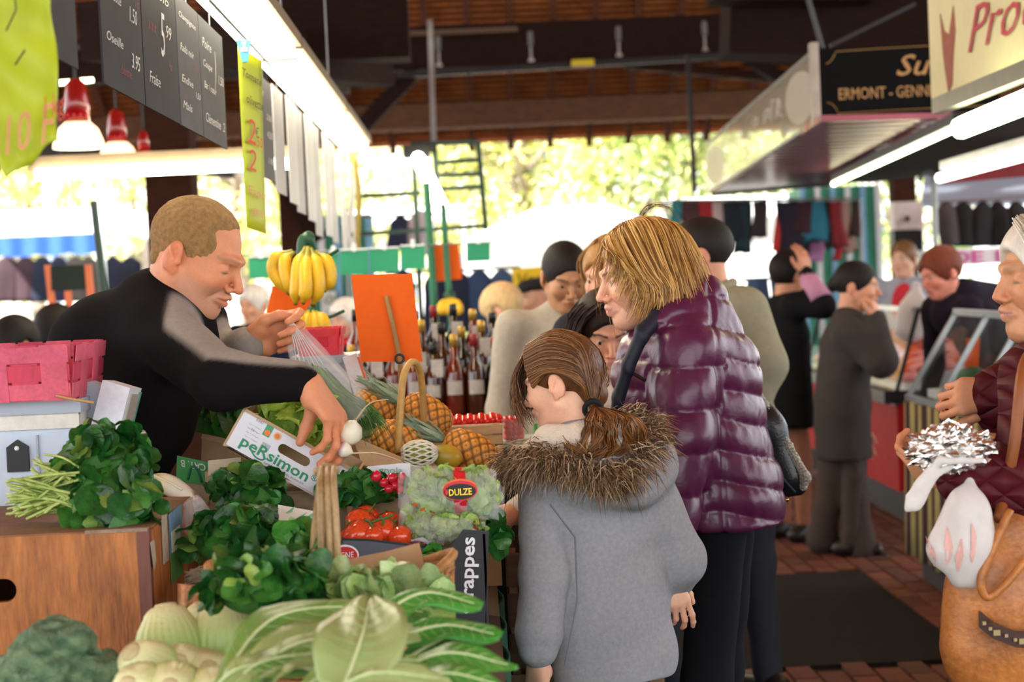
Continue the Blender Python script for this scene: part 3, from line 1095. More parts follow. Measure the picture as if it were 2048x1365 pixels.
def backdrop():
    yel = ['#d9d98c', '#cbcb6e', '#e4dfa2', '#aab566', '#ece6b8', '#9aa862']
    grn = ['#b9c480', '#9ab066', '#ccd294', '#87a05c', '#dcdc9c']
    i = 0
    for px, Y, zt, w, n, c, l in ((60, 30, 6.2, 1.6, 3600, yel, 'yellowing tree behind the blue awning'), (270, 33, 6.4, 1.7, 3300, yel, 'autumn tree glimpsed beside the thick timber post'),
                                  (480, 31, 6.0, 1.7, 3000, yel, 'pale yellow tree behind the man with cropped hair'), (720, 34, 6.5, 1.8, 3000, yel, 'bright tree behind the white price cards'),
                                  (900, 31, 6.0, 1.5, 3300, yel, 'sunlit yellow tree behind the black ladder frame'), (1060, 30.5, 6.0, 1.7, 4200, yel, 'yellow green tree above the white canopies'),
                                  (1230, 31, 6.4, 1.8, 4600, grn, 'green tree above the blonde woman'), (1390, 30, 5.8, 1.7, 4200, grn, 'green tree behind the row of scarves'),
                                  (1560, 32, 5.6, 1.7, 3200, grn, 'leafy tree behind the glass stall sign'), (1800, 33, 5.6, 1.7, 2600, grn, 'green tree behind the tent of black coats')):
        tree(px, Y, zt, w, n, 40 + i, l, c)
        i += 1
    # pale houses beyond the trees
    wm = mat('window_dark', '#5a6470', rough=.2)
    for x0, x1, lab, colr in ((-16, -2, 'pale rendered house far behind the trees on the blue awning side', '#d8cbbf'), (-1.5, 14, 'grey rendered house far behind the green trees', '#c2c6cc')):
        R = root('house', lab, 'house', ((x0 + x1) / 2, 46, -.09))
        MB().box(((x0 + x1) / 2, 47, 4.4), (x1 - x0, 2, 9)).out('wall', mat('render_' + colr[1:], colr, rough=.9, var=.08), R)
        for i in range(int((x1 - x0) / 2.2)):
            for z in (1.4, 4.2):
                w = MB().box((x0 + 1.2 + i * 2.2, 45.99, z + .7), (1.0, .1, 1.5)).out('window_frame', white_paint, R)
                MB().box((x0 + 1.2 + i * 2.2, 45.95, z + .7), (.84, .06, 1.34)).out('pane', wm, w)
    # a grey-blue lamp standard on the left
    p = P(104, 480, 27.4)
    tag(MB().lathe([(.12, -.09), (.10, .5), (.075, 5.5)], Matrix.Translation((p.x, 27.4, 0)), 14).out('street_pole', mat('blue_grey_pole', '#93a6bd', rough=.5), None, True),
        'blue grey street pole behind the blue awning', 'pole')

def garment(label, px, py, w, h, Y, color, group, kind='coat', seed=0, cat='garment', m=None, name=None):
    """a hanging garment: flattened closed shape with folds; px py is the middle of its top edge, w h in pixels"""
    r = np.random.default_rng(seed + px)
    s = Y / F
    p = P(px, py, Y)
    W, Hh = w * s, h * s
    nu, nv = 20, 9
    ph = r.uniform(0, 6, 4)
    V = []
    for j in range(nv + 1):
        t = j / nv
        if kind == 'coat':
            ww = W * (.30 + .70 * min(1, t * 4.5) ** .6) * (1 + .05 * math.sin(6 * t + ph[0]))
            dp = .035 + .05 * min(1, t * 3)
        else:
            ww = W * (.75 + .25 * t) * (1 + .10 * math.sin(5 * t + ph[0]))
            dp = .02 + .035 * t
        for i in range(nu):
            a = 2 * math.pi * i / nu
            fold = 1 + .22 * math.sin(a * 5 + ph[1] + t * .8) * t + .12 * math.sin(a * 9 + ph[2]) * t
            x = ww / 2 * math.copysign(abs(math.cos(a)) ** .7, math.cos(a))
            y = dp * math.sin(a) * fold
            zz = -t * Hh + (.06 * Hh * math.sin(a * 3 + ph[3]) * (t > .95) if kind != 'coat' else 0)
            if kind == 'coat' and t < .2:
                zz -= abs(math.cos(a)) * .06 * W
            V.append((p.x + x + .02 * math.sin(3 * t + ph[3]), p.y + y, p.z + zz))
    Fc = [(j * nu + i, j * nu + (i + 1) % nu, (j + 1) * nu + (i + 1) % nu, (j + 1) * nu + i) for j in range(nv) for i in range(nu)]
    Fc = [f[::-1] for f in Fc] + [tuple(range(nu)), tuple(nv * nu + i for i in range(nu - 1, -1, -1))]
    mm = m or mat('fabric_' + color.strip('#'), color, rough=.9, var=.1, scale=14)
    o = mk(name or ('hanging_coat' if kind == 'coat' else 'scarf'), V, Fc, mm, None, True)
    tag(o, label, cat, group)
    return o

def rail(a, b, Y, label, r=.012, m=None, legs=True, name='clothes_rail'):
    A, B = P(*a, Y), P(*b, Y)
    R = root(name, label, 'rail', V3(((A.x + B.x) / 2, Y, 0)))
    MB().tube([A, B], r, 8).out('bar', m or grey_metal, R)
    if legs:
        for q in (A, B):
            MB().tube([q, V3((q.x, q.y, -.01))], r, 8).out('leg', m or grey_metal, R)
    return R

def far_stalls():
    # --- blue awning stall with coats (left)
    Y = 24.5
    R = root('awning_stall', 'market stall with blue awning and white top behind the man in black', 'stall', P(120, 640, Y) * 1)
    R.location.z = -.01
    BASE[R] = V3(R.location)
    blue = mat('blue_awning', '#3566c4', rough=.6, var=.08, translucent=.3)
    wht = mat('white_tarp', '#f2f4f4', rough=.6, var=.03, translucent=.35)
    A, B = P(-120, 476, Y), P(205, 470, Y)
    A.z = B.z = (A.z + B.z) / 2
    C, D_ = A + V3((0, 2.2, .45)), B + V3((0, 2.2, .45))
    MB().slab(A, B, D_, C, -.02).out('canopy', wht, R)

    def val(u, v):
        q = A.lerp(B, u)
        return (q.x, q.y - .02 + .02 * math.sin(u * 40), q.z - v * (.26 + .03 * abs(math.sin(u * 16))))
    MB().grid(val, 60, 3, .006).out('valance', blue, R)
    for q in (A, B):
        MB().tube([q, V3((q.x, q.y, -.01))], .025, 8).out('pole', white_paint, R)
    rail((-40, 520), (290, 508), 26.3, 'clothes rail of dark coats under the blue awning')
    cols = [(10, '#33222a'), (48, '#3a2730'), (84, '#1d2236'), (118, '#22263c'), (152, '#57504a'), (178, '#4e4842'), (222, '#191c2e'), (258, '#15182a')]
    labs = ['plum brown coat at the outer end of the rail under the blue awning', 'dark plum coat hanging under the blue awning', 'navy coat between the plum and grey coats', 'midnight blue coat beside a grey brown coat',
            'grey brown coat behind the dark green board', 'taupe coat beside the black green pole', 'navy blazer behind the slanted green pole', 'black navy jacket at the end of the awning rail']
    for (x, c), l in zip(cols, labs):
        garment(l, x, 512, 56, 92, 26.3, c, 'coats under the blue awning', seed=3)
    garment('beige dress hanging beside the thick timber post', 296, 470, 34, 130, 26.2, '#b9ad9c', 'coats under the blue awning')
    # white canopy gable behind the slanted pole
    Rw = root('white_canopy', 'sunlit white canopy roof behind the slanted green pole', 'canopy', V3((P(255, 460, 28).x, 28.5, -.01)))
    MB().slab(P(196, 468, 28), P(318, 462, 28), P(300, 430, 29), P(205, 420, 29), -.03).out('tarp', wht, Rw)
    MB().slab(P(205, 452, 27.5), P(315, 485, 27.5), P(318, 445, 27.8), P(205, 418, 27.8), -.03).out('tarp_flap', wht, Rw)
    for x in (200, 312):
        q = P(x, 470, 28)
        MB().tube([q, V3((q.x, q.y, -.01))], .025, 8).out('pole', grey_metal, Rw)
    q0, q1 = P(187, 402, 9), P(206, 570, 9)
    Rp = root('slanted_pole', 'dark green pole leaning behind the shoulder of the man in black', 'pole', V3((q1.x + .15, 9, 0)))
    MB().tube([q0, q1, V3((q1.x + .12, 9, -.01))], .02, 8).out('shaft', dgreen_paint, Rp)
    # dark green board in an orange frame
    R = root('framed_board', 'dark green slate in a pale orange frame on legs behind the pink basket', 'board', V3((P(140, 560, 9.5).x, 9.5, -.01)))
    MB().slab(P(103, 582, 9.5), P(170, 580, 9.5), P(168, 530, 9.5), P(101, 532, 9.5), .02).out('slate', mat('green_slate', '#0f2018', rough=.7), R)
    om = mat('salmon_frame', '#d9774f', rough=.6)
    for a, b in (((96, 530), (108, 640)), ((176, 530), (186, 640)), ((136, 582), (142, 660))):
        MB().bar(P(*a, 9.52), P(*b, 9.52), .035, .03).out('frame_bar', om, R)
    q = P(108, 640, 9.52)
    for x in (104, 184):
        q = P(x, 640, 9.52)
        MB().bar(q, (q.x, q.y, -.01), .03, .03).out('leg', om, R)
    # --- white market canopies in the middle
    R = root('white_tent', 'sunlit white market tent behind the boy in the beige sweater', 'tent', V3((P(1100, 500, 25).x, 26, -.01)))
    A, B = P(940, 478, 25), P(1330, 465, 25)
    A.z = B.z = P(1100, 470, 25).z
    T0, T1 = P(1075, 420, 26.2), P(1215, 412, 26.2)
    MB().slab(A, B, T1, T0, -.03).out('roof_front', wht, R)
    C, D_ = A + V3((0, 2.6, 0)), B + V3((0, 2.6, 0))
    MB().slab(D_, C, T0, T1, -.03).out('roof_back', wht, R)
    MB().add([A, T0, C], [(0, 1, 2)]).add([B, D_, T1], [(0, 1, 2)]).out('gable', wht, R)
    MB().slab(A + V3((0, 2.5, -1.2)), B + V3((0, 2.5, -1.2)), B + V3((0, 2.5, 0)), A + V3((0, 2.5, 0)), .02).out('back_cloth', wht, R)
    for q in (A, B, C, D_):
        MB().tube([q, V3((q.x, q.y, -.01))], .03, 8).out('pole', white_paint, R)
    R = root('white_awning', 'low white awning behind the green price slates', 'awning', V3((P(840, 500, 25.5).x, 25.5, -.01)))
    MB().slab(P(700, 452, 25), P(932, 442, 25), P(932, 414, 26.5), P(700, 425, 26.5), -.03).out('tarp', wht, R)
    for x in (705, 928):
        q = P(x, 445, 25)
        MB().tube([q, V3((q.x, q.y, -.01))], .03, 8).out('pole', white_paint, R)
    R = root('white_tent', 'sunlit white tent behind the row of scarves', 'tent', V3((P(1500, 500, 25.5).x, 26, -.01)))
    A, B = P(1395, 440, 25.5), P(1640, 430, 25.5)
    A.z = B.z
    MB().slab(A, B, B + V3((0, 1.4, .35)), A + V3((0, 1.4, .35)), -.03).out('roof_front', wht, R)
    MB().slab(A + V3((0, .3, -1.3)), B + V3((0, .3, -1.3)), B + V3((0, .3, 0)), A + V3((0, .3, 0)), .02).out('back_cloth', wht, R)
    for q in (A, B):
        MB().tube([q, V3((q.x, q.y, -.01))], .03, 8).out('pole', white_paint, R)
    # --- green shutters
    for lab, x0, x1, y0, y1, Y, nseg in (('green painted shutter kiosk behind the bananas', 618, 745, 430, 640, 16.5, 4), ('green painted shutter kiosk behind the scarves', 1612, 1762, 372, 560, 20.0, 5)):
        A, B = P(x0, y1, Y), P(x1, y1, Y)
        zt = P((x0 + x1) / 2, y0, Y).z
        R = root('shutter_kiosk', lab, 'kiosk', V3(((A.x + B.x) / 2, Y, -.01)))
        MB().box(((A.x + B.x) / 2, Y + .5, zt / 2), (B.x - A.x, .9, zt)).out('body', mat('green_shutter', '#3f9a7a', rough=.6, var=.12, scale=3), R)
        for i in range(nseg + 1):
            x = A.x + (B.x - A.x) * i / nseg
            MB().box((x, Y + .03, zt / 2), (.06, .05, zt)).out('slat', white_paint if i % 2 else mat('blue_strip', '#7fb0d0', rough=.5), R)
    R = root('wall_notice', 'small white notice with a grey ring on the green kiosk behind the bananas', 'notice', P(658, 622, 16.4))
    nt = MB().slab(P(645, 620, 16.44), P(672, 619, 16.44), P(671, 582, 16.44), P(645, 583, 16.44), .02).out('plate', mat('notice_white', '#dfe6d8', rough=.6), R)
    MB().tube([P(658 + 8 * math.cos(t), 600 + 8 * math.sin(t), 16.43) for t in np.linspace(0, 6.283, 17)[:-1]], .006, 5, closed=True).out('ring_mark', grey_metal, nt)
    # --- ladder-like black frame and green poles of the produce stall
    R = root('pole_frame', 'black steel frame with rungs above the drinks stall', 'frame', V3((P(900, 640, 12).x, 12, -.01)))
    for a, b in (((826, 288), (958, 284)), ((872, 326), (955, 320)), ((876, 352), (958, 348)), ((880, 378), (960, 374)), ((700, 394), (842, 386)), ((700, 470), (968, 452))):
        MB().bar(P(*a, 12), P(*b, 12), .03, .03).out('rung', dgreen_paint, R)
    for a, b in (((826, 284), (846, 720)), ((956, 284), (972, 460)), ((868, 284), (876, 380))):
        q = P(*b, 12)
        MB().bar(P(*a, 12), q, .035, .035).out('upright', dgreen_paint, R)
    q = P(846, 720, 12)
    MB().bar(q, (q.x + .05, q.y, -.01), .035, .035).out('upright', dgreen_paint, R)
    for x0, y0, x1, lab in ((853, 365, 874, 'slim green pole beside the orange placard'), (886, 408, 905, 'thin green pole carrying the small banana bunch')):
        q = P(x1, 700, 10)
        Rg = root('green_pole', lab, 'pole', V3((q.x, 10, -.01)))
        MB().tube([P(x0, y0, 10), q, (q.x + .05, 10, -.01)], .022 if x0 < 870 else .018, 8).out('shaft', green_paint, Rg)
        MB().lathe([(.07, -.01), (.07, .015), (.03, .03)], Matrix.Translation((q.x + .05, 10, 0)), 12).out('foot', green_paint, Rg)
    # glaring tube lamp on that frame
    R = root('tube_lamp', 'glaring tube lamp slanting on the black frame', 'lamp', P(858, 355, 11.9))
    MB().tube([P(836, 316, 11.9), P(882, 412, 11.2)], .045, 10).out('tube', tube_mat, R)
    MB().box(P(833, 303, 11.95), (.18, .14, .08)).out('end_cap', black_iron, R)
    # --- hanging jackets behind the drinks stall
    rail((770, 548), (1040, 535), 14.5, 'clothes rail of denim and navy jackets behind the drinks bottles')
    for x, w, c, l in ((870, 60, '#1c2440', 'navy jacket behind the small banana bunch'), (912, 66, '#20283e', 'dark blue jacket behind the slim green pole'), (958, 70, '#31486a', 'denim blue jacket beside the orange placard'),
                       (1005, 74, '#3f5876', 'faded denim jacket behind the woman with fluffy hair'), (800, 56, '#2a3350', 'indigo jacket behind the orange placard on the stall')):
        garment(l, x, 538, w, 150, 14.5, c, 'jackets behind the drinks stall', seed=9)
    garment('navy coat hanging high under the white awning', 796, 430, 44, 70, 15.5, '#2a3350', 'jackets behind the drinks stall')
    garment('white blouse hanging high under the white awning', 838, 420, 50, 90, 15.5, '#c9c4cc', 'jackets behind the drinks stall')
    rail((690, 436), (870, 428), 15.5, 'rail high under the white awning', legs=True)
    # --- scarves (right)
    rail((1335, 402), (1720, 398), 15.5, 'long rail of coloured scarves behind the butcher stall')
    sc = [(1352, 24, 90, '#2a8e9a', 'teal scarf at the end of the scarf rail'), (1382, 42, 80, '#4a3238', 'plum brown scarf on the rail'), (1412, 34, 120, '#a02a30', 'long red and white scarf in the bunch'),
          (1436, 26, 115, '#b9a8a4', 'pale grey pink scarf beside the red one'), (1466, 50, 78, '#1c242c', 'short black scarf on the rail'), (1484, 30, 100, '#22343a', 'black green scarf on the rail'),
          (1516, 30, 70, '#33262a', 'dark folded scarf alone on the rail'), (1553, 14, 100, '#d23a34', 'narrow bright red scarf on the rail'), (1576, 44, 100, '#241c28', 'black flowered scarf beside the bright red one'),
          (1606, 40, 62, '#3a1c22', 'dark maroon scarf beside the petrol blue one'), (1630, 40, 78, '#2a6f82', 'petrol blue scarf on the long rail'), (1655, 22, 92, '#242a20', 'black olive scarf next to the petrol blue one'), (1674, 24, 90, '#7a1f26', 'crimson scarf beside the dusty pink one'),
          (1694, 24, 100, '#b08a80', 'dusty pink scarf near the kiosk end'), (1708, 20, 70, '#3c2c2a', 'brown scarf at the kiosk end of the rail')]
    for x, w, h, c, l in sc:
        garment(l, x, 403, int(w * 1.25), h, 15.5 + (x % 3) * .03, c, 'scarves on the rail', kind='scarf', seed=2, cat='scarf')
    for x, y, w, h, c, l in ((1588, 470, 30, 50, '#7a2030', 'dark red scarf on the lower rail'), (1632, 478, 40, 44, '#b477a6', 'lilac scarf on the lower rail'), (1672, 480, 18, 40, '#b0242c', 'red scarf on the lower rail'),
                             (1612, 472, 20, 40, '#20202a', 'small black scarf on the lower rail')):
        garment(l, x, y, w, h, 15.8, c, 'scarves on the lower rail', kind='scarf', cat='scarf', seed=1)
    rail((1560, 474), (1720, 470), 15.8, 'short lower rail with red and lilac scarves', legs=True)
    rail((1485, 560), (1570, 556), 13.0, 'rail of blue jeans beside the woman in black')
    for x, c, l in ((1508, '#3c4f6c', 'faded blue jeans on the rail'), (1530, '#2c3a58', 'dark blue jeans on the rail'), (1552, '#3a4a66', 'mid blue jeans nearest the woman in black')):
        garment(l, x, 556, 30, 110, 13.0, c, 'jeans on the rail', kind='scarf', cat='jeans', name='hanging_jeans')
    # --- black coats at the far right under a pale tent
    R = root('pale_tent', 'pale blue white tent above the black coats', 'tent', V3((P(1950, 400, 18).x, 18.5, -.01)))
    pb = mat('pale_blue_tarp', '#cfe0f2', rough=.6, var=.03, translucent=.35)
    A, B = P(1840, 415, 17.5), P(2160, 405, 17.5)
    MB().slab(A, B, P(2120, 350, 19), P(1850, 350, 19), -.03).out('roof', pb, R)
    for q in (A, B):
        MB().tube([q, V3((q.x, q.y, -.01))], .03, 8).out('pole', white_paint, R)
    rail((1880, 406), (2080, 392), 16.0, 'rail of black coats under the pale tent')
    for x, c, l in ((1896, '#4a4444', 'dark grey coat at the near end of the black coat rail'), (1928, '#1c1a1c', 'black coat beside the dark grey one'), (1962, '#232124', 'charcoal coat under the pale tent'),
                    (1996, '#18171a', 'deep black coat under the pale tent'), (2030, '#2a2628', 'black wool coat at the frame edge')):
        garment(l, x, 402, 46, 92, 16.0, c, 'black coats under the pale tent', seed=5)
    R = root('sale_banner', 'white banner with pink lettering below the black coats', 'banner', V3((P(1970, 520, 15.5).x, 15.5, -.01)))
    MB().slab(P(1885, 532, 15.5), P(2075, 524, 15.5), P(2075, 492, 15.5), P(1885, 500, 15.5), .01).out('cloth', mat('banner_white', '#efe9ec', rough=.7), R)
    u = P(2050, 515, 15.5) - P(1900, 520, 15.5)
    lettering('DE 10', P(1905, 529, 15.49), u, (0, 0, 1), mat('pink_ink', '#d23a9a', rough=.5), R, w=(P(2035, 520, 15.49) - P(1905, 529, 15.49)).length, h=.12, bold=.02)
    for x in (1890, 2070):
        q = P(x, 530, 15.52)
        MB().tube([q, V3((q.x, q.y, -.01))], .015, 6).out('stake', grey_metal, R)
    # white cabinet and dark bent pole by the post
    R = root('white_cabinet', 'white metal box with a small black handle fixed on the timber post', 'box', P(1812, 458, 16.9))
    MB().box(P(1812, 432, 17.0), (.28, .2, .27)).out('body', mat('cabinet_white', '#d8d0cc', rough=.5), R)
    MB().box(P(1815, 438, 16.88), (.03, .04, .05)).out('handle', black_iron, R)
    MB().box(P(1812, 482, 17.0), (.28, .2, .20)).out('black_panel', black_iron, R)
    R = root('bent_pole', 'grey metal pole bent over beside the white cabinet', 'pole', V3((P(1874, 600, 13.5).x, 13.5, -.01)))
    q = P(1874, 560, 13.5)
    MB().tube(curve_pts([P(1838, 362, 13.5), P(1848, 346, 13.5), P(1864, 348, 13.5), P(1868, 380, 13.5), q, (q.x + .03, 13.5, -.01)], 5), .022, 8).out('tube', grey_metal, R, True)
    # orange placard and yellow board behind the drinks stall
    R = root('orange_placard', 'small orange placard hanging on green poles behind the drinks stall', 'placard', P(897, 562, 10.1))
    MB().slab(P(873, 564, 10.06), P(924, 558, 10.06), P(917, 488, 10.06), P(868, 492, 10.06), .006).out('card', mat('orange_card', '#e8641a', rough=.7, var=.05, spec=.2), R)
    R = root('yellow_board', 'yellow board with brown lettering above the man in the black cap', 'board', V3((P(1068, 600, 13).x, 13, -.01)))
    MB().slab(P(1030, 622, 13), P(1118, 618, 13), P(1116, 532, 13), P(1024, 538, 13), .02).out('panel', mat('yellow_panel', '#e8c414', rough=.6, var=.06), R)
    lettering('Vente', P(1036, 572, 12.985), P(1110, 566, 12.985) - P(1036, 572, 12.985), (0, 0, 1), mat('brown_ink', '#6a5a18', rough=.7), R, w=.29, h=.09, shear=.2)
    for x in (1034, 1112):
        q = P(x, 618, 13.02)
        MB().bar(q, (q.x, q.y, -.01), .03, .03).out('leg', black_iron, R)
    # row of green price slates on a wire
    R = root('slate_wire', 'wire carrying the green price slates above the bottles', 'wire', P(740, 490, 8.6))
    MB().tube([P(480, 512, 8.62), P(985, 484, 8.62)], .004, 6).out('wire', grey_metal, R)
    gm = mat('green_slate_card', '#1f8a62', rough=.6, var=.06)
    for x0, x1, y0, y1, l in ((498, 546, 514, 558, 'green price slate beside the face of the man in black'), (658, 676, 505, 552, 'narrow green price slate beside the bananas'), (680, 736, 500, 550, 'green price slate just right of the bananas'),
                              (739, 798, 497, 546, 'green price slate above the orange sign'), (801, 850, 492, 540, 'green price slate with chalk writing beside the black frame'), (933, 980, 485, 524, 'green price slate hanging alone beside the orange placard')):
        R = root('price_slate', l, 'price sign', P((x0 + x1) / 2, y1, 8.6), 'green price slates')
        MB().slab(P(x0, y1, 8.6), P(x1, y1 - 2, 8.6), P(x1, y0 - 2, 8.6), P(x0, y0, 8.6), .008).out('slate', gm, R)
        MB().bar(P(x0, y0, 8.597), P(x1, y0 - 2, 8.597), .008, .008).out('edge', white_paint, R)
        MB().box(P((x0 + x1) / 2, y0 - 5, 8.605), (.02, .03, .04)).out('clip', white_paint, R)
# ================================================================ lamps and signs overhead
def chalk_board(Y0, Y1, X, z0, z1, label, col, lines, group='price boards under the lamps', seed=0, rot=0.0):
    """board hanging along the aisle, its written face towards the customers (+X)"""
    R = root('price_board', label, 'price board', V3((X, (Y0 + Y1) / 2, z0)), group)
    a, b = V3((X, Y0, z0)), V3((X + rot, Y1, z0))
    u = b - a
    board = MB().slab(a, b, b + V3((0, 0, z1 - z0)), a + V3((0, 0, z1 - z0)), .004).out('board', col, R)
    MB().tube([a + u * .5 + V3((-.002, 0, z1 - z0)), a + u * .5 + V3((-.002, 0, z1 - z0 + .16))], .002, 5).out('string', grey_metal, R)
    W = u.length
    ch = mat('chalk_white', '#d8d4cc', rough=.9)
    pk = mat('chalk_pink', '#8e4a52', rough=.9)
    for t, x, y, w, h, c in lines:
        lettering(t, a + u.normalized() * (x * W) + V3((0, 0, y * (z1 - z0))), u, (0, 0, 1), pk if c else ch, board, w=w * W, h=h * (z1 - z0), shear=.25, lift=.0012)
    return R

def lamps_left():
    X0, X1, z = -.715, -.565, 2.29
    hous = mat('lamp_housing', '#8a7a60', rough=.5)
    for i, (a, b) in enumerate(((3.9, 6.05), (6.1, 8.3), (8.36, 10.3))):
        R = root('strip_lamp', ['long glowing strip lamp above the slate price boards', 'glowing strip lamp above the grey price cards', 'last glowing strip lamp of the row above the bananas'][i],
                 'lamp', V3(((X0 + X1) / 2, (a + b) / 2, z)), 'strip lamps in a row')
        S = MB()
        xs = [X0, X0 + .03, X1 - .03, X1]
        S.hexa([(X0 + .01, a, z), (X1 - .01, a, z), (X1 - .01, b, z), (X0 + .01, b, z), (X0, a + .01, z + .035), (X1, a + .01, z + .035), (X1, b - .01, z + .035), (X0, b - .01, z + .035)])
        S.out('diffuser', tube_mat, R)
        MB().box(((X0 + X1) / 2 + .01, (a + b) / 2, z + .055), (X1 - X0 + .03, b - a, .04)).out('housing', hous, R)
        for q in (a, b):
            MB().box(((X0 + X1) / 2, q, z + .02), (X1 - X0 + .004, .02, .05)).out('end_cap', mat('cap_cream', '#d8cba8', rough=.5), R)
    # suspension rod and rail that the boards hang from
    R = root('board_rail', 'thin dark rail under the strip lamps carrying the price boards', 'rail', (-.645, 6.5, 2.2))
    MB().tube([(-.648, 2.0, 2.262), (-.648, 10.6, 2.262)], .005, 6).out('rail', black_iron, R)
    for y in (2.5, 4.4, 6.6, 8.8):
        MB().tube([(-.66, y, 2.26), (-.66, y, 5.2)], .004, 6).out('rod', grey_metal, R)
    slate = mat('slate_board', '#2b2a2e', rough=.6, var=.2, scale=6, spec=.2)
    slate2 = mat('slate_board_pale', '#444246', rough=.55, var=.2, scale=6, spec=.25)
    pale = mat('pale_card', '#c8c6c2', rough=.5, var=.06)
    X = -.645
    chalk_board(2.66, 2.99, X, 1.885, 2.19, 'blank dark slate board next to the wide yellow green sheet', slate, [])
    chalk_board(3.20, 3.60, X, 1.885, 2.19, 'slate board priced 3.95 in chalk', slate,
                [('Navet botte', .08, .55, .4, .07, 0), ('1.50', .68, .50, .2, .10, 0), ('kg', .45, .72, .12, .06, 1), ('Oseille', .1, .28, .38, .06, 0), ('3.95', .68, .20, .22, .10, 0), ('botte', .4, .12, .25, .06, 1), ('10', .85, .62, .1, .05, 1)])
    chalk_board(3.61, 4.03, X, 1.885, 2.19, 'slate board with a large chalk 5', slate,
                [('5', .5, .42, .14, .32, 0), ('99', .68, .58, .16, .10, 0), ('Fraise', .12, .18, .3, .08, 0), ('kg', .72, .36, .1, .06, 1), ('x x x', .16, .55, .22, .06, 1), ('bio', .5, .82, .3, .07, 0)])
    chalk_board(4.05, 4.38, X, 1.885, 2.19, 'slate board listing several small chalk prices', slate2,
                [('Champignon', .1, .82, .75, .06, 0), ('Radis noir', .1, .58, .6, .06, 0), ('Endive', .1, .34, .5, .06, 0), ('Mais', .1, .14, .4, .06, 0), ('2.90', .7, .5, .22, .05, 1), ('1.50', .7, .28, .22, .05, 0)])
    chalk_board(4.39, 4.81, X, 1.885, 2.19, 'slate board with a chalk bracket beside the yellow card', slate2,
                [('Poire', .1, .76, .36, .08, 0), ('Coupe', .1, .58, .36, .08, 0), ('Bar / cœur', .1, .42, .5, .06, 0), (')', .55, .46, .08, .34, 0), ('1.50', .72, .54, .22, .08, 0), ('Clémentine', .1, .14, .62, .08, 0), ('2', .82, .14, .08, .08, 0)])
    chalk_board(5.52, 5.98, X, 1.86, 2.19, 'slate board just behind the yellow tomato card', slate2, [('Ail', .15, .8, .3, .06, 0), ('2.50', .6, .6, .3, .06, 0), ('4.50', .6, .42, .3, .07, 0), ('1.95', .6, .16, .3, .06, 0)])
    ys = [6.02, 6.38, 6.74, 7.10, 7.52, 7.95, 8.45, 8.95]
    labs = ['pale grey price card following the last slate board', 'cream price card second after the slates', 'grey price card third after the slates', 'grey price card fourth after the slates', 'long grey card with a tattered foot',
            'white grey card sixth after the slates', 'narrow pale card near the end of the lamps', 'last pale card hanging low under the lamps']
    for i, y in enumerate(ys):
        chalk_board(y, y + .33, X + .01 * (i % 2), 1.83 - .02 * i if i != 4 else 1.72, 2.2, labs[i], pale if i % 2 else mat('grey_card', '#a8a6a4', rough=.5), [], seed=i)
    for i, (y, l) in enumerate(((9.5, 'curled white paper strip at the end of the lamp row'), (9.8, 'white paper strip beside the brown twig'), (10.15, 'broad white paper strip last on the rail'))):
        o = MB().grid(lambda u, v: (X + .02 * math.sin(v * 5 + i), y + .16 * u, 2.26 - v * (.62 + .05 * i) ), 3, 10, .003).out('paper_strip', pale)
        tag(o, l, 'paper', 'paper strips on the rail')
    o = MB().tube(curve_pts([(X + .03, 9.75, 2.24), (X + .05, 9.76, 2.0), (X + .03, 9.75, 1.7), (X + .05, 9.74, 1.62)], 4), .016, 6).out('dried_twig', mat('twig', '#8a7a3a', rough=.8), None, True)
    tag(o, 'brown dried twig bundle hanging among the white strips', 'twig')
    # yellow green tomato card with blue peg
    ygm = mat('yellow_green_card', '#aebb22', rough=.5, var=.06, scale=5)
    R = root('tomato_card', 'tall yellow green card with red and black writing clipped by a blue peg', 'price card', P(505, 465, 4.86))
    pl, pr = P(476, 92, 4.85), P(524, 122, 4.98)
    bl, br = P(494, 455, 4.85), P(532, 468, 4.98)

    def card(u, v):
        a = pl.lerp(bl, v); b = pr.lerp(br, v)
        q = a.lerp(b, u)
        return q + V3((0, -.012 * math.sin(math.pi * u) - .01 * math.sin(v * 4), 0))
    cd = MB().grid(lambda u, v: card(u, 1 - v), 6, 14, .0015).out('card', ygm, R, True)
    ux = (pr - pl).normalized(); vz = (pl - bl).normalized()
    rd = mat('red_marker', '#c2452a', rough=.6); bk = mat('black_marker', '#2a2a22', rough=.6); pk2 = mat('faded_red_marker', '#c88a5a', rough=.6)

    def on(u, v):
        return card(u, v) + V3((.004, -.016, 0))
    for t, u, v, w, h, m_ in (('Tomate', .1, .16, .8, .022, bk), ('olivette', .25, .30, .7, .026, bk), ('2', .22, .52, .36, .07, rd), ('€', .6, .47, .16, .03, bk), ('2', .2, .67, .34, .06, rd), ('50', .66, .52, .24, .03, rd), ('Espa', .1, .82, .7, .03, pk2),
                             ('gne', .25, .93, .5, .026, pk2)):
        lettering(t, on(u, v), ux, vz, m_, cd, w=w * (pr - pl).length, h=h, shear=.2)
    peg = mat('blue_peg', '#3f97d6', rough=.4)
    R2 = root('clothes_peg', 'bright blue clothes peg holding the yellow green card', 'peg', P(488, 122, 4.8))
    MB().bar(P(478, 80, 4.82), P(490, 124, 4.82), .012, .014).out('arm', peg, R2)
    MB().bar(P(497, 80, 4.82), P(490, 124, 4.82), .010, .014).out('arm', peg, R2)
    MB().box(P(489, 100, 4.82), (.02, .016, .012)).out('spring', grey_metal, R2)
    # wide yellow green sheet at the left edge
    R = root('price_sheet', 'large crumpled yellow green sheet with faded red writing', 'price card', P(60, 350, 2.52))
    tl, tr, bl, br = P(-60, -30, 2.5), P(100, -30, 2.5), P(8, 352, 2.5), P(124, 285, 2.5)

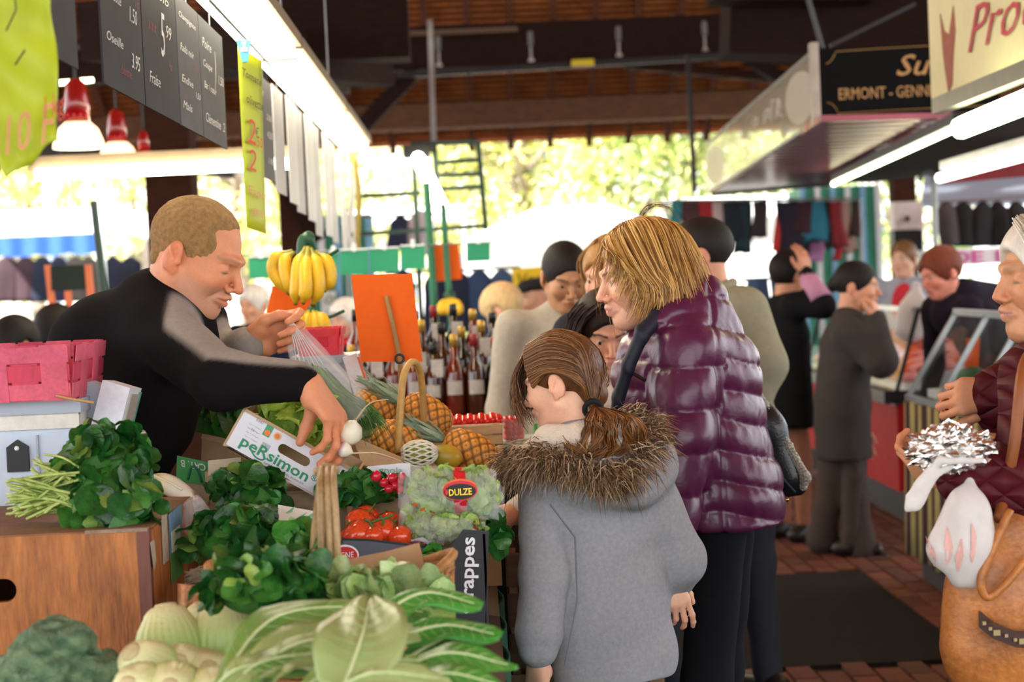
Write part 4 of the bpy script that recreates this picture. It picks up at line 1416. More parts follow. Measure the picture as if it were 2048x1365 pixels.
    def sheet(u, v):
        v = 1 - v
        a = tl.lerp(bl, v); b = tr.lerp(br, v)
        if u < .5:
            a = P(-60, -30, 2.5).lerp(P(-40, 300, 2.5), v)
            a = a.lerp(P(12, 356, 2.5), v ** 6)
        q = a.lerp(b, u)
        return q + V3((.004 * math.sin(v * 9 + u * 3), -.014 * math.sin(u * 5 + v * 3) - .006 * math.sin(v * 13 - u * 6), .004 * math.sin(u * 9)))
    sh = MB().grid(sheet, 16, 24, .001).out('sheet', ygm, R, True)
    rd2 = mat('faded_red_marker', '#c88a5a', rough=.6)
    for t, x, y, w, h, m_ in (('10 F', 12, 312, .075, .055, rd2), ('1 kg', 90, 252, .03, .04, rd)):
        lettering(t, P(x, y, 2.475), (1, 0, .25), (0, 0, 1), m_, sh, w=w, h=h, shear=.2)
    MB().tube([P(30, -5, 2.47), P(32, 20, 2.47), P(12, 62, 2.47)], .0012, 5).out('pen_stroke', bk, sh)
    MB().tube([P(50, 100, 2.474), P(30, 130, 2.474)], .0014, 5).out('pen_stroke', bk, sh)
    # cross fixture with its housing
    R = root('strip_lamp', 'strip lamp running across behind the price boards above the man\'s head', 'lamp', P(330, 350, 8.4))
    MB().tube([P(72, 350, 8.36), P(596, 326, 8.36)], .027, 10).out('tube', tube_mat, R, True)
    MB().bar(P(60, 330, 8.42), P(600, 306, 8.42), .09, .07).out('housing', hous, R)
    for x, y in ((120, 315), (540, 300)):
        q = P(x, y, 8.42)
        MB().tube([q, V3((q.x, q.y, 6.2))], .008, 6).out('rod', black_iron, R)
    # red heat lamps
    redm = mat('red_glass', '#8e0c12', rough=.25, var=.1, coat=.5)
    shm = mat('lit_shade', '#ffd2a8', rough=.4, emit=.9, var=.03)
    for x, y, k, l in ((155, 245, 1.0, 'red heat lamp with a glowing bell shade beside the yellow green sheet'), (235, 285, .86, 'second red heat lamp with a flatter lit shade'), (288, 300, .5, 'smallest red lamp beside the dark beam')):
        Yl = 7.9 if k == 1 else 8.9
        p = P(x, y, Yl)
        R = root('heat_lamp', l, 'lamp', p, 'red heat lamps')
        M = Matrix.Translation(p)
        s = k * .0023 * 1.0
        MB().lathe([(.058 * k, 0), (.056 * k, .10 * k), (.045 * k, .17 * k), (.02 * k, .195 * k)], M, 18).out('red_body', redm, R, True)
        MB().lathe([(.115 * k, -.115 * k), (.110 * k, -.08 * k), (.09 * k, -.03 * k), (.058 * k, .0), (.02, .01)], M, 20, cap=True).out('shade', shm if k > .6 else redm, R, True)
        MB().tube([p + V3((0, 0, .19 * k)), p + V3((0, 0, 2.6))], .006, 6).out('cable', black_iron, R)
        for a in range(5):
            an = -2.6 + a * .5
            MB().ball(p + V3((math.cos(an) * .057 * k, math.sin(an) * .057 * k, .03 * k)), .007 * k, 8, 6).out('bead', mat('red_bead', '#e0303a', rough=.2), R, True)
    R = root('tube_lamp', 'short greenish tube lamp far behind the red heat lamps', 'lamp', P(150, 160, 12))
    MB().tube([P(118, 166, 12), P(186, 160, 12)], .016, 8).out('tube', tube_mat2, R)
    MB().tube([P(150, 160, 12), P(150, 160, 12) + V3((0, 0, 6.6))], .008, 6).out('rod', black_iron, R)

def butcher_signs():
    gold = mat('gold_paint', '#b98f55', rough=.45)
    cream = mat('cream_board', '#cfc696', rough=.6, var=.06, scale=4)
    # --- cream sign along the aisle
    R = root('cream_sign', 'cream shop sign with red script lettering and a reddish animal figure', 'sign', (2.0, 6.6, 2.1))
    A, B = P(1873, 234, 7.45), P(2090, 132, 6.15)
    A.x = B.x = 2.0
    A.z = B.z = 2.125
    h = 1.0
    # its face looks towards the aisle (-X)
    bd = MB().slab(B + V3((0, -.9, 0)), A, A + V3((0, 0, h)), B + V3((0, -.9, h)), -.04).out('panel', cream, R)
    u = V3((0, -1, 0)); v = V3((0, 0, 1))
    red = mat('red_script', '#b02a3c', rough=.5)

    def on(px, py):
        d = C2W @ V3(((px - 1024) / F, (682.5 - py) / F, -1.0))
        return CAM + d * (1.993 / d.x)
    a, b = on(1935, 112), on(2046, 60)
    a2 = on(1935, 20)
    lettering('Produits', on(1936, 108), u, v, red, bd, h=(on(1936, 20).z - on(1936, 108).z) * 1.0, w=1.55, shear=.45, bold=-.005)
    poly = [(1878, 28), (1886, 62), (1896, 70), (1904, 12), (1908, 60), (1904, 110), (1902, 168), (1895, 188), (1890, 155), (1884, 110)]
    pts = [on(*q) for q in poly]
    fm = mat('reddish_figure', '#8e4a34', rough=.6, var=.25, scale=30)
    MB().prism([(-(q.y - A.y), q.z) for q in pts], V3((1.996, A.y, 0)), u, v, .004).out('figure', fm, bd)
    # lamp under it
    R = root('strip_lamp', 'bright tube lamp under the cream shop sign', 'lamp', P(1980, 240, 6.3))
    MB().tube([P(1922, 256, 6.6), P(2085, 190, 5.6)], .042, 10).out('tube', tube_mat2, R, True)
    MB().bar(P(1880, 243, 6.75) + V3((0, .02, .06)), P(2085, 160, 5.6) + V3((0, .02, .05)), .05, .06).out('housing', mat('steel_housing', '#7a7466', rough=.35, metal=.6), R)
    # --- black sign facing the entrance
    R = root('black_sign', 'black shop sign with gold lettering', 'sign', P(1760, 235, 8.9))
    a, b = P(1640, 240, 8.9), P(2000, 222, 8.9)
    c = P(1640, 98, 8.9)
    a.z = b.z = P(1700, 237, 8.9).z
    H = P(1700, 95, 8.9).z - a.z
    blk = MB().slab(a, b, b + V3((0, 0, H)), a + V3((0, 0, H)), .05).out('panel', mat('gloss_black', '#050505', rough=.55, var=.02, spec=.12), R)
    post = MB().box((a.x - .02, 8.9, a.z + H / 2), (.04, .07, H + .06)).out('corner_post', mat('steel_post', '#a59a90', rough=.4, metal=.5), R)

    def on2(px, py):
        return P(px, py, 8.895)
    lettering('Sur', on2(1793, 152), (1, 0, 0), (0, 0, 1), gold, blk, w=on2(1873, 150).x - on2(1793, 152).x + .05, h=on2(1800, 110).z - on2(1800, 152).z, shear=.35, bold=.008)
    lettering('ERMONT - GENNEVILLIERS', on2(1678, 200), (1, 0, 0), (0, 0, 1), gold, blk, w=(on2(1868, 185).x - on2(1678, 200).x) * 22 / 15.2, h=on2(1700, 176).z - on2(1700, 199).z, bold=.006)
    ln = mat('gold_line', '#9a7a46', rough=.45)
    y0, y1 = 102, 227
    pl = [on2(1652, 128), on2(1660, 124), on2(1668, 112), on2(1672, 103), on2(1760, 97), on2(1990, 84)]
    MB().tube(pl, .003, 4).out('gold_border', ln, blk)
    pl = [on2(1654, 205), on2(1664, 208), on2(1672, 217), on2(1676, 227), on2(1780, 221), on2(1990, 210)]
    MB().tube(pl, .003, 4).out('gold_border', ln, blk)
    # --- glass fascia running back along the stall
    R = root('glass_sign', 'long pane of glass with pale ovals along the butcher stall', 'sign', P(1530, 330, 11.5))
    X = a.x
    a0, a1 = V3((X, 8.95, P(1640, 242, 8.95).z)), V3((X, 8.95, P(1640, 100, 8.95).z))
    Yf = X * F / (1424 - 940)
    b0 = P(1424, 386, Yf); b1 = P(1424, 290, Yf)
    b0.x = b1.x = X
    gm = mat('smoky_glass', '#b8b4a0', rough=.15, alpha=.38, var=.03)
    pane = MB().slab(a0, b0, b1, a1, .012).out('pane', gm, R)
    MB().bar(a1, b1, .02, .02).out('top_rail', grey_metal, R)
    MB().bar(a0, b0, .02, .02).out('bottom_rail', grey_metal, R)
    ov = mat('frosted_oval', '#cfcabb', rough=.6, var=.05)

    def onx(px, py):
        d = C2W @ V3(((px - 1024) / F, (682.5 - py) / F, -1.0))
        return CAM + d * ((X - .008) / d.x)
    for cx, cy, rx, ry, sk in ((1600, 196, 30, 53, -.28), (1430, 330, 17, 38, -.2)):
        pts = []
        for i in range(24):
            t = 2 * math.pi * i / 24
            q = onx(cx + rx * math.cos(t), cy + ry * math.sin(t) + sk * rx * math.cos(t))
            pts.append(q)
        MB().add(pts, [tuple(range(24))]).out('oval', ov, pane)
    sq = mat('white_paint_script', '#d8d4cc', rough=.6)
    for st in (((1505, 246), (1512, 236), (1516, 244), (1508, 252)), ((1528, 246), (1530, 226), (1538, 218), (1536, 232), (1530, 238)), ((1541, 240), (1543, 206), (1548, 200)), ((1552, 236), (1556, 198), (1560, 214), (1556, 224), (1564, 234))):
        MB().tube(curve_pts([onx(*q) for q in st], 4), .006, 5).out('script', sq, pane)
    # --- mirrored ceiling of the stall
    R = root('mirror_canopy', 'polished reddish mirror ceiling panel over the butcher stall', 'canopy', (2.3, 11, 2.18))
    q = [PZ(1426, 387, 2.2), PZ(1642, 243, 2.2), PZ(1925, 236, 2.2), PZ(1672, 366, 2.2)]
    mm = mat('mirror_panel', '#a04e5e', rough=.26, metal=.0, var=.12, scale=2.5, spec=.35)
    nt = mm.node_tree
    w = nt.nodes.new('ShaderNodeTexWave')
    w.inputs['Scale'].default_value = 1.1
    w.bands_direction = 'Y'
    w.inputs['Distortion'].default_value = 3
    w.inputs['Detail'].default_value = 2
    tc = nt.nodes.new('ShaderNodeTexCoord')
    nt.links.new(tc.outputs['Object'], w.inputs['Vector'])
    bp = nt.nodes.new('ShaderNodeBump')
    bp.inputs['Strength'].default_value = .6
    bp.inputs['Distance'].default_value = .03
    nt.links.new(w.outputs['Fac'], bp.inputs['Height'])
    nt.links.new(bp.outputs[0], nt.nodes['Principled BSDF'].inputs['Normal'])
    MB().slab(q[0], q[1], q[2], q[3], -.03).out('panel', mm, R)
    MB().bar(q[0], q[3], .05, .05).out('far_edge', black_iron, R)
    for s_ in ((1645, 97, 8.95, 1600, -60), (1660, 92, 9.1, 1830, 8)):
        MB().bar(P(s_[0], s_[1], s_[2]), P(s_[3], s_[4], s_[2] + .1), .02, .02).out('hanger_rod', black_iron, R)
    # --- tubes and dark canopy behind
    R = root('strip_lamp', 'long thin yellow green tube along the mirror ceiling edge', 'lamp', P(1790, 300, 9.5))
    MB().tube([PZ(1667, 368, 2.10), PZ(1915, 255, 2.10)], .018, 8).out('tube', tube_mat2, R)
    MB().bar(PZ(1667, 368, 2.10) + V3((.03, 0, .045)), PZ(1915, 255, 2.10) + V3((.03, 0, .045)), .09, .05).out('housing', black_iron, R)
    R = root('dark_canopy', 'black flat canopy beyond the mirror ceiling', 'canopy', (3.2, 11, 2.2))
    q = [PZ(1690, 366, 2.22), PZ(1950, 235, 2.22), PZ(2300, 235, 2.22), PZ(2300, 290, 2.22), PZ(1745, 366, 2.22)]
    MB().add(q + [p + V3((0, 0, .06)) for p in q], [(4, 3, 2, 1, 0), (5, 6, 7, 8, 9)] + [(i, (i + 1) % 5, 5 + (i + 1) % 5, 5 + i) for i in range(5)]).out('panel', mat('matt_black', '#0b090a', rough=.8), R)
    R = root('strip_lamp', 'pinkish tube lamp below the black canopy', 'lamp', P(1960, 330, 10))
    MB().tube([P(1880, 356, 10.5), P(2090, 300, 8.5)], .030, 8).out('tube', mat('fluorescent_pink', '#ffe2dc', rough=.4, emit=4.0, var=0), R)
    MB().bar(P(1880, 352, 10.5) + V3((.03, 0, .06)), P(2090, 296, 8.5) + V3((.03, 0, .06)), .06, .05).out('housing', white_paint, R)
    R = root('red_pelmet', 'red pelmet behind the pinkish tube lamp', 'pelmet', P(1960, 350, 12))
    MB().slab(P(1880, 368, 12), P(2090, 350, 12), P(2090, 312, 12), P(1880, 340, 12), .02).out('board', mat('red_pelmet', '#a02028', rough=.5), R)

def butcher_counter():
    # --- glass display case with striped skirt
    R = root('display_case', 'glass display case with a striped cloth skirt beside the old woman', 'display case', (2.3, 7.2, 0))
    X = 2.02
    Y0, Y1 = 5.6, 8.12
    steel = mat('steel_frame', '#9aa0a2', rough=.3, metal=.8)
    gl = mat('case_glass', '#2a2e2e', rough=.03, alpha=.16, var=0, spec=1.0)
    zb, zt, Xt = .86, 1.25, 2.26
    MB().box((2.5, (Y0 + Y1) / 2, .42), (.88, Y1 - Y0, .84)).out('body', mat('case_body', '#2a2424', rough=.6), R)
    for i in range(5):
        ya = Y0 + (Y1 - Y0) * i / 5; yb = Y0 + (Y1 - Y0) * (i + 1) / 5
        MB().slab((X, yb, zb), (X, ya, zb), (Xt, ya, zt), (Xt, yb, zt), .008).out('pane', gl, R)
        MB().bar((X, yb, zb), (Xt, yb, zt), .022, .022).out('mullion', steel, R)
    MB().bar((X, Y0, zb), (X, Y1, zb), .03, .03).out('bottom_rail', steel, R)
    MB().bar((Xt, Y0, zt), (Xt, Y1, zt), .03, .03).out('top_rail', steel, R)
    MB().slab((Xt, Y0, zt), (2.9, Y0, zt), (2.9, Y1, zt), (Xt, Y1, zt), .01).out('top_glass', gl, R)
    MB().add([(X, Y1, zb), (2.9, Y1, zb), (2.9, Y1, zt), (Xt, Y1, zt)], [(0, 1, 2, 3)]).out('end_pane', gl, R)
    MB().box((2.92, (Y0 + Y1) / 2, 1.05), (.03, Y1 - Y0, .44)).out('back_panel', mat('mirror_back', '#b8b4b4', rough=.15, metal=.9), R)
    # striped skirt: alternating strips
    c1 = mat('stripe_ochre', '#8f8350', rough=.9); c2 = mat('stripe_maroon', '#341820', rough=.9)
    n = 56
    for i in range(n):
        ya = Y0 + (Y1 - Y0) * i / n; yb = Y0 + (Y1 - Y0) * (i + 1) / n

        def wv(y):
            return X - .02 - .012 * math.sin(y * 26)
        S = MB().grid(lambda u, v: (wv(ya + (yb - ya) * u) - .02 * (1 - v), ya + (yb - ya) * u, .14 + (zb - .15) * v), 3, 4, .004)
        S.out('stripe', c2 if i % 2 else c1, R, True)
    # goods and a price card behind the glass
    MB().box((2.5, (Y0 + Y1) / 2, .88), (.8, Y1 - Y0 - .1, .04)).out('shelf', white_paint, R)
    r = random.Random(4)
    meat = [mat('meat_red', '#a8433c', rough=.35, var=.3, scale=40), mat('meat_pink', '#d97a78', rough=.35, var=.3, scale=40), mat('sausage', '#b85a34', rough=.35, var=.2, scale=40)]
    hb = mat('herb_green', '#2f6a3a', rough=.7, var=.3, scale=60)
    G = root('price_tag', 'orange price card standing in the glass display case', 'price card', (2.2, 7.75, .9))
    MB().slab((2.17, 7.72, .90), (2.23, 7.72, .90), (2.26, 7.75, 1.14), (2.20, 7.75, 1.14), .003).out('card', mat('orange_card', '#f2731e', rough=.6), G)
    for i in range(22):
        y = r.uniform(5.75, 8.0); x = r.uniform(2.2, 2.75)
        o = lump((x, y, .925), (r.uniform(.05, .09), r.uniform(.06, .1), r.uniform(.03, .05)), i, meat[i % 3])
        cw = ('red', 'pink', 'sausage brown')[i % 3]
        tag(o, '%s piece of meat on the shelf of the glass display case' % cw, 'meat', '%s meat in the display case' % cw)
    for i in range(5):
        o = lump((2.2 + .1 * (i % 2), 5.9 + i * .45, .96), (.07, .07, .06), 50 + i, hb)
        tag(o, 'bunch of green herbs in the glass display case', 'herbs', 'herb bunches in the display case')
    # --- red meat counter further back
    R = root('meat_counter', 'red fronted butcher counter with a lit meat tray behind the walking woman', 'counter', (2.7, 11.0, 0))
    Xc = 2.36
    ya, yb = 9.75, 12.4
    MB().box((2.75, (ya + yb) / 2, .45), (.78, yb - ya, .50)).out('red_front', mat('counter_red', '#a30c12', rough=.6, spec=.2), R)
    MB().box((2.78, (ya + yb) / 2, .12), (.7, yb - ya, .24)).out('plinth', black_iron, R)
    MB().box((2.72, (ya + yb) / 2, .735), (.86, yb - ya + .02, .07)).out('counter_edge', mat('dark_edge', '#2a2228', rough=.3), R)
    MB().box((2.36, (ya + yb) / 2, .70), (.03, yb - ya, .02)).out('steel_strip', steel, R)
    MB().hexa([(2.4, ya, .76), (3.1, ya, .76), (3.1, yb, .76), (2.4, yb, .76), (2.42, ya, .80), (3.1, ya, .98), (3.1, yb, .98), (2.42, yb, .80)]).out('tray', white_paint, R)
    for y in (ya, 10.6, 11.5, yb):
        MB().bar((2.36, y, .76), (2.5, y, 1.22), .02, .02).out('upright', black_iron, R)
    MB().bar((2.5, ya, 1.22), (2.5, yb, 1.22), .03, .03).out('top_rail', steel, R)
    for i, y in enumerate((ya, 10.6, 11.5)):
        y2 = (10.6, 11.5, yb)[i]
        MB().slab((2.36, y2, .77), (2.36, y, .77), (2.5, y, 1.22), (2.5, y2, 1.22), .006).out('pane', gl, R)
    mm = [mat('meat_red', '#a8433c'), mat('meat_pink', '#d08a80'), mat('meat_orange', '#dd6236', rough=.35, var=.3, scale=40), mat('meat_pale', '#e69a98', rough=.35, var=.2, scale=40)]
    k = 0
    for j in range(6):
        for i in range(14):
            x = 2.48 + j * .10; y = ya + .12 + i * .19 + r.uniform(-.03, .03)
            z = .80 + (x - 2.42) * .265 + .02
            ci = r.randrange(4)
            o = lump((x, y, z), (r.uniform(.05, .08), r.uniform(.06, .09), r.uniform(.03, .045)), 100 + k, mm[ci], cheap=True)
            cw = ('deep red', 'pink', 'orange', 'pale rosy')[ci]
            rw = ('front edge', 'second row', 'third row', 'fourth row', 'fifth row', 'back edge')[j]
            tag(o, '%s cut of meat on the %s of the red counter tray' % (cw, rw), 'meat', '%s meat, %s' % (cw, rw))
            k += 1

LUMPS = {}

def lump(c, r, seed, m, cheap=False):
    key = (seed % 6, m.name)
    if key not in LUMPS:
        mb = MB().ball((0, 0, 0), 1, 12, 8)
        V = np.array(mb.v)
        V = V * (1 + .18 * wrinkle(V, seed, 3.5) + .06 * wrinkle(V, seed + 9, 9))[:, None]
        V[:, 2] = np.maximum(V[:, 2], -.75)
        LUMPS[key] = mesh_data('lump', V, mb.f, m, True)
    o = inst('meat_cut' if 'herb' not in m.name else 'herb_bunch', LUMPS[key], None, Matrix.Translation(V3(c)) @ Matrix.Rotation(seed * 1.7, 4, 'Z') @ Matrix.Diagonal((*r, 1)))
    return o
# ================================================================ the vegetable stall
LEAF = {}

def leaf_data(key, m, W=.6, droop=.25, fold=.15, wavy=0.0, pw=.8, nu=4, nv=6, seed=0, rd=False):
    """a leaf one unit long along +y, +z its upper face; small stalk at the base"""
    if key in LEAF:
        return LEAF[key]
    r = random.Random(seed)
    ph = r.uniform(0, 6)
    V, Fc = [], []
    for j in range(nv + 1):
        t = j / nv
        w = W / 2 * (math.sin(math.pi * min(.985, t * .97 + .02) ** pw) ** .55)
        if rd:
            w = W / 2 * max(.04, 1 - abs(2 * t - 1.08) ** 2.5 if abs(2 * t - 1.08) < 1 else .04) ** .5
        for i in range(nu + 1):
            s = (i / nu - .5) * 2
            x = s * w
            z = -droop * t * t + fold * abs(s) * w + wavy * math.sin(t * 11 + ph + s * 2) * abs(s)
            V.append((x, t + .03 * wavy * math.sin(9 * t), z))
    for j in range(nv):
        for i in range(nu):
            Fc.append((j * (nu + 1) + i, j * (nu + 1) + i + 1, (j + 1) * (nu + 1) + i + 1, (j + 1) * (nu + 1) + i))
    LEAF[key] = mesh_data(key, V, Fc, m, True)
    return LEAF[key]

def leaf_mat(name, c, c2, rough=.32, rnd=.4, tl=.18):
    return mat(name, c, rough=rough, var=.12, scale=2.2, color2=c2, rnd=rnd, translucent=tl, bump=.15, bscale=9, spec=.5)

def bunch(R, c, rad, n, keys, size, seed=0, up=.25, low=-.35, bias=(0, 0, 0), name='leaf', out=.55):
    """leaves laid over an ellipsoid, every leaf an object"""
    r = random.Random(seed)
    c = V3(c)
    for i in range(n):
        while True:
            d = V3((r.gauss(0, 1), r.gauss(0, 1), r.gauss(0, 1)))
            d.normalize()
            d = (d + V3(bias)).normalized()
            if d.z > low:
                break
        p = c + V3((d.x * rad[0], d.y * rad[1], d.z * rad[2])) * r.uniform(.72, 1.02)
        tang = V3((r.gauss(0, 1), r.gauss(0, 1), r.gauss(0, 1)))
        y = (d * out + tang * .45 + V3((0, 0, up))).normalized()
        t2 = V3((r.gauss(0, 1), r.gauss(0, 1), r.gauss(0, 1)))
        z = (d + V3((0, -.2, .45)) + t2 * .5)
        z2 = z - y * z.dot(y)
        x = y.cross(z2).normalized()
        M = Matrix((x, y, x.cross(y))).transposed().to_4x4()
        s = size * r.uniform(.5, 1.3)
        M = Matrix.Translation(p - y * s * .4) @ M @ Matrix.Diagonal((s * r.uniform(.8, 1.15), s, s, 1))
        inst(name, r.choice(keys), R, M)

def blob(R, name, prims, m, h=.008, amp=0, freq=40, seed=1):
    S = SDF()
    for c, rr in prims:
        S.ell(c, rr if isinstance(rr, (tuple, list)) else (rr,) * 3, .02)
    V, Fq = S.mesh(h, 1)
    if amp:
        V = V + vnormals(V, Fq) * (amp * wrinkle(V, seed, freq))[:, None]
    return mk(name, V, Fq, m, R, True)

def slot_panel(mb, o, u, v, w, h, cx, cy, sw, sh, t):
    """rectangular panel with a rounded hand slot, made of an upper and a lower half"""
    r = sh / 2
    arcR = [(cx + sw / 2 - r + r * math.cos(a), cy + r * math.sin(a)) for a in np.linspace(0, math.pi / 2, 6)]
    arcL = [(cx - sw / 2 + r + r * math.cos(a), cy + r * math.sin(a)) for a in np.linspace(math.pi / 2, math.pi, 6)]
    up = [(w, cy), (w, h), (0, h), (0, cy)] + arcL[::-1] + arcR[::-1]
    lo = [(x, 2 * cy - y) for x, y in (arcL[::-1] + arcR[::-1])]
    mb.prism(up, o, u, v, t)
    mb.prism([(0, cy), (0, 0), (w, 0), (w, cy)] + lo[::-1], o, u, v, t)
    return mb

def tables():
    R = root('market_table', 'long trestle table with a dark green skirt carrying the vegetables', 'table', (-.25, 4.1, 0))
    tm = mat('table_board', '#5a4a3a', rough=.8, var=.2, scale=6, stretch=(8, 1, 1))
    gc = mat('green_skirt', '#0f4a34', rough=.85, var=.12)
    MB().box((-.245, 4.15, .785), (.55, 4.3, .03)).out('tabletop', tm, R)
    MB().grid(lambda u, v: (.036 + .008 * math.sin(u * 90), 2.0 + 4.3 * u, .06 + .73 * v), 120, 2, .004).out('skirt', gc, R, True)
    for y in (2.2, 4.1, 6.1):
        for x in (-.48, -.02):
            MB().box((x, y, .386), (.05, .05, .772)).out('leg', tm, R)
    R = root('side_table', 'side table under the brown crate and the weighing scale', 'table', (-1.15, 2.9, 0))
    MB().box((-1.145, 2.89, .785), (1.24, 1.78, .03)).out('tabletop', tm, R)
    for y in (2.1, 3.7):
        for x in (-1.7, -.6):
            MB().box((x, y, .386), (.05, .05, .772)).out('leg', tm, R)

def brown_crate():
    wd = mat('stained_ply', '#8f4f22', rough=.5, var=.45, scale=9, stretch=(2.4, 1, .35), color2='#bd7434', bump=.3, bscale=60)
    wd2 = mat('stained_ply_side', '#8f4f22', rough=.6, var=.45, scale=8, stretch=(1, 1, .3), color2='#bd7434', bump=.2, bscale=60)
    R = root('wooden_crate', 'stained brown plywood crate with a hand slot under the watercress', 'crate', (-.86, 3.3, .8))
    x0, x1, y0, y1, z0, z1 = -1.16, -.585, 3.1, 3.59, .8, 1.082
    sl = P(5, 1182, 3.1)
    f = slot_panel(MB(), (x0, y0, z0), (1, 0, 0), (0, 0, 1), x1 - x0 - .02, z1 - z0, sl.x - x0 - .02, sl.z - z0, .09, .042, .015).out('front_panel', wd, R)
    MB().box((x1 - .008, (y0 + y1) / 2 + .01, (z0 + z1) / 2), (.015, y1 - y0 - .02, z1 - z0)).out('side_panel', wd2, R)
    MB().box((x0 + .008, (y0 + y1) / 2, (z0 + z1) / 2), (.015, y1 - y0, z1 - z0)).out('side_panel', wd2, R)
    MB().box(((x0 + x1) / 2, y1 - .008, (z0 + z1) / 2), (x1 - x0, .015, z1 - z0)).out('back_panel', wd2, R)
    MB().box((x1 - .014, y0 + .007, (z0 + z1) / 2), (.022, .02, z1 - z0 + .004)).out('corner_strip', mat('corner_wood', '#6a4034', rough=.6, var=.3, scale=20, stretch=(1, 1, .1)), R)
    MB().box(((x0 + x1) / 2, (y0 + y1) / 2, z1 - .004), (x1 - x0 - .01, y1 - y0 - .01, .012)).out('top_panel', mat('top_ply', '#8a6440', rough=.7, var=.35, scale=10), R)
    # torn label and glue marks on the side
    xs = x1 + .001
    lb = mat('label_blue', '#5f8aa0', rough=.6, var=.3, scale=30); lg = mat('label_green', '#4d7d3c', rough=.6, var=.3, scale=30); lw = mat('label_white', '#c8c6a8', rough=.7, var=.1)

    def on(px, py):
        q = PXp(px, py, xs)
        return q
    a = [on(336, 1030), on(362, 1008), on(363, 1085), on(340, 1108)]
    MB().slab(a[0], a[3], a[2], a[1], -.0012).out('label', lb, R)
    a = [on(340, 1108), on(363, 1085), on(365, 1145), on(343, 1170)]
    MB().slab(a[0], a[3], a[2], a[1], -.0012).out('label', lg, R)
    a = [on(341, 1065), on(358, 1050), on(359, 1092), on(343, 1107)]
    MB().slab(a[0], a[3], a[2], a[1], -.002).out('label', lw, R)
    gm = mat('dried_glue', '#a79a86', rough=.9, var=.2, scale=60)
    for pts in (((322, 1020), (332, 1014), (338, 1120), (326, 1130)), ((300, 1085), (308, 1080), (312, 1120), (308, 1142))):
        q = [on(*p) for p in pts]
        MB().slab(q[0], q[3], q[2], q[1], -.0008).out('glue_mark', gm, R)
    # frayed top corner
    MB().box((x1 - .06, y0 + .004, z1 + .002), (.11, .016, .006)).out('worn_edge', mat('worn_wood', '#8f7a66', rough=.9, var=.3, scale=50), R)

def punnet(label, x0, x1, y0, y1, z0, z1, nx, ny, flare=.012, group=None, cm=None):
    R = root('veneer_basket', label, 'basket', ((x0 + x1) / 2, (y0 + y1) / 2, z0), group)
    ms = cm or [mat('pink_veneer', '#b93c52', rough=.7, var=.22, scale=18, stretch=(1, 1, .3), rnd=.12), mat('pink_veneer_pale', '#c9586c', rough=.7, var=.22, scale=18, rnd=.12)]
    MB().box(((x0 + x1) / 2, (y0 + y1) / 2, z0 + .004), (x1 - x0 - .01, y1 - y0 - .01, .006)).out('base', ms[0], R)
    nb = 3
    H = (z1 - z0) / nb

    def face(a, b, nrm, n):
        a, b, nrm = V3(a), V3(b), V3(nrm)
        u = b - a
        w = 1.0 / n
        for i in range(n):                                    # upright strips weave behind and before the bands
            p0, p1 = a + u * (i * w + .06 * w), a + u * ((i + .94) * w)
            off = nrm * (.0035 if i % 2 else -.001)
            MB().slab(p0 + off, p1 + off, p1 + off + nrm * flare + V3((0, 0, z1 - z0)), p0 + off + nrm * flare + V3((0, 0, z1 - z0)), .002).out('upright_strip', ms[i % 2], R)
        for k in range(nb):
            zz = V3((0, 0, k * H + .06 * H)); ze = V3((0, 0, (k + .92) * H))
            of = nrm * (.0015 + (.003 if k == nb - 1 else 0))
            MB().slab(a + zz + of + nrm * flare * k / nb, b + zz + of + nrm * flare * k / nb, b + ze + of + nrm * flare * (k + 1) / nb, a + ze + of + nrm * flare * (k + 1) / nb, .002).out('band', ms[(k + 1) % 2], R)
    face((x0, y0, z0), (x1, y0, z0), (0, -1, 0), nx)
    face((x1, y0, z0), (x1, y1, z0), (1, 0, 0), ny)
    face((x1, y1, z0), (x0, y1, z0), (0, 1, 0), nx)
    face((x0, y1, z0), (x0, y0, z0), (-1, 0, 0), ny)
    return R

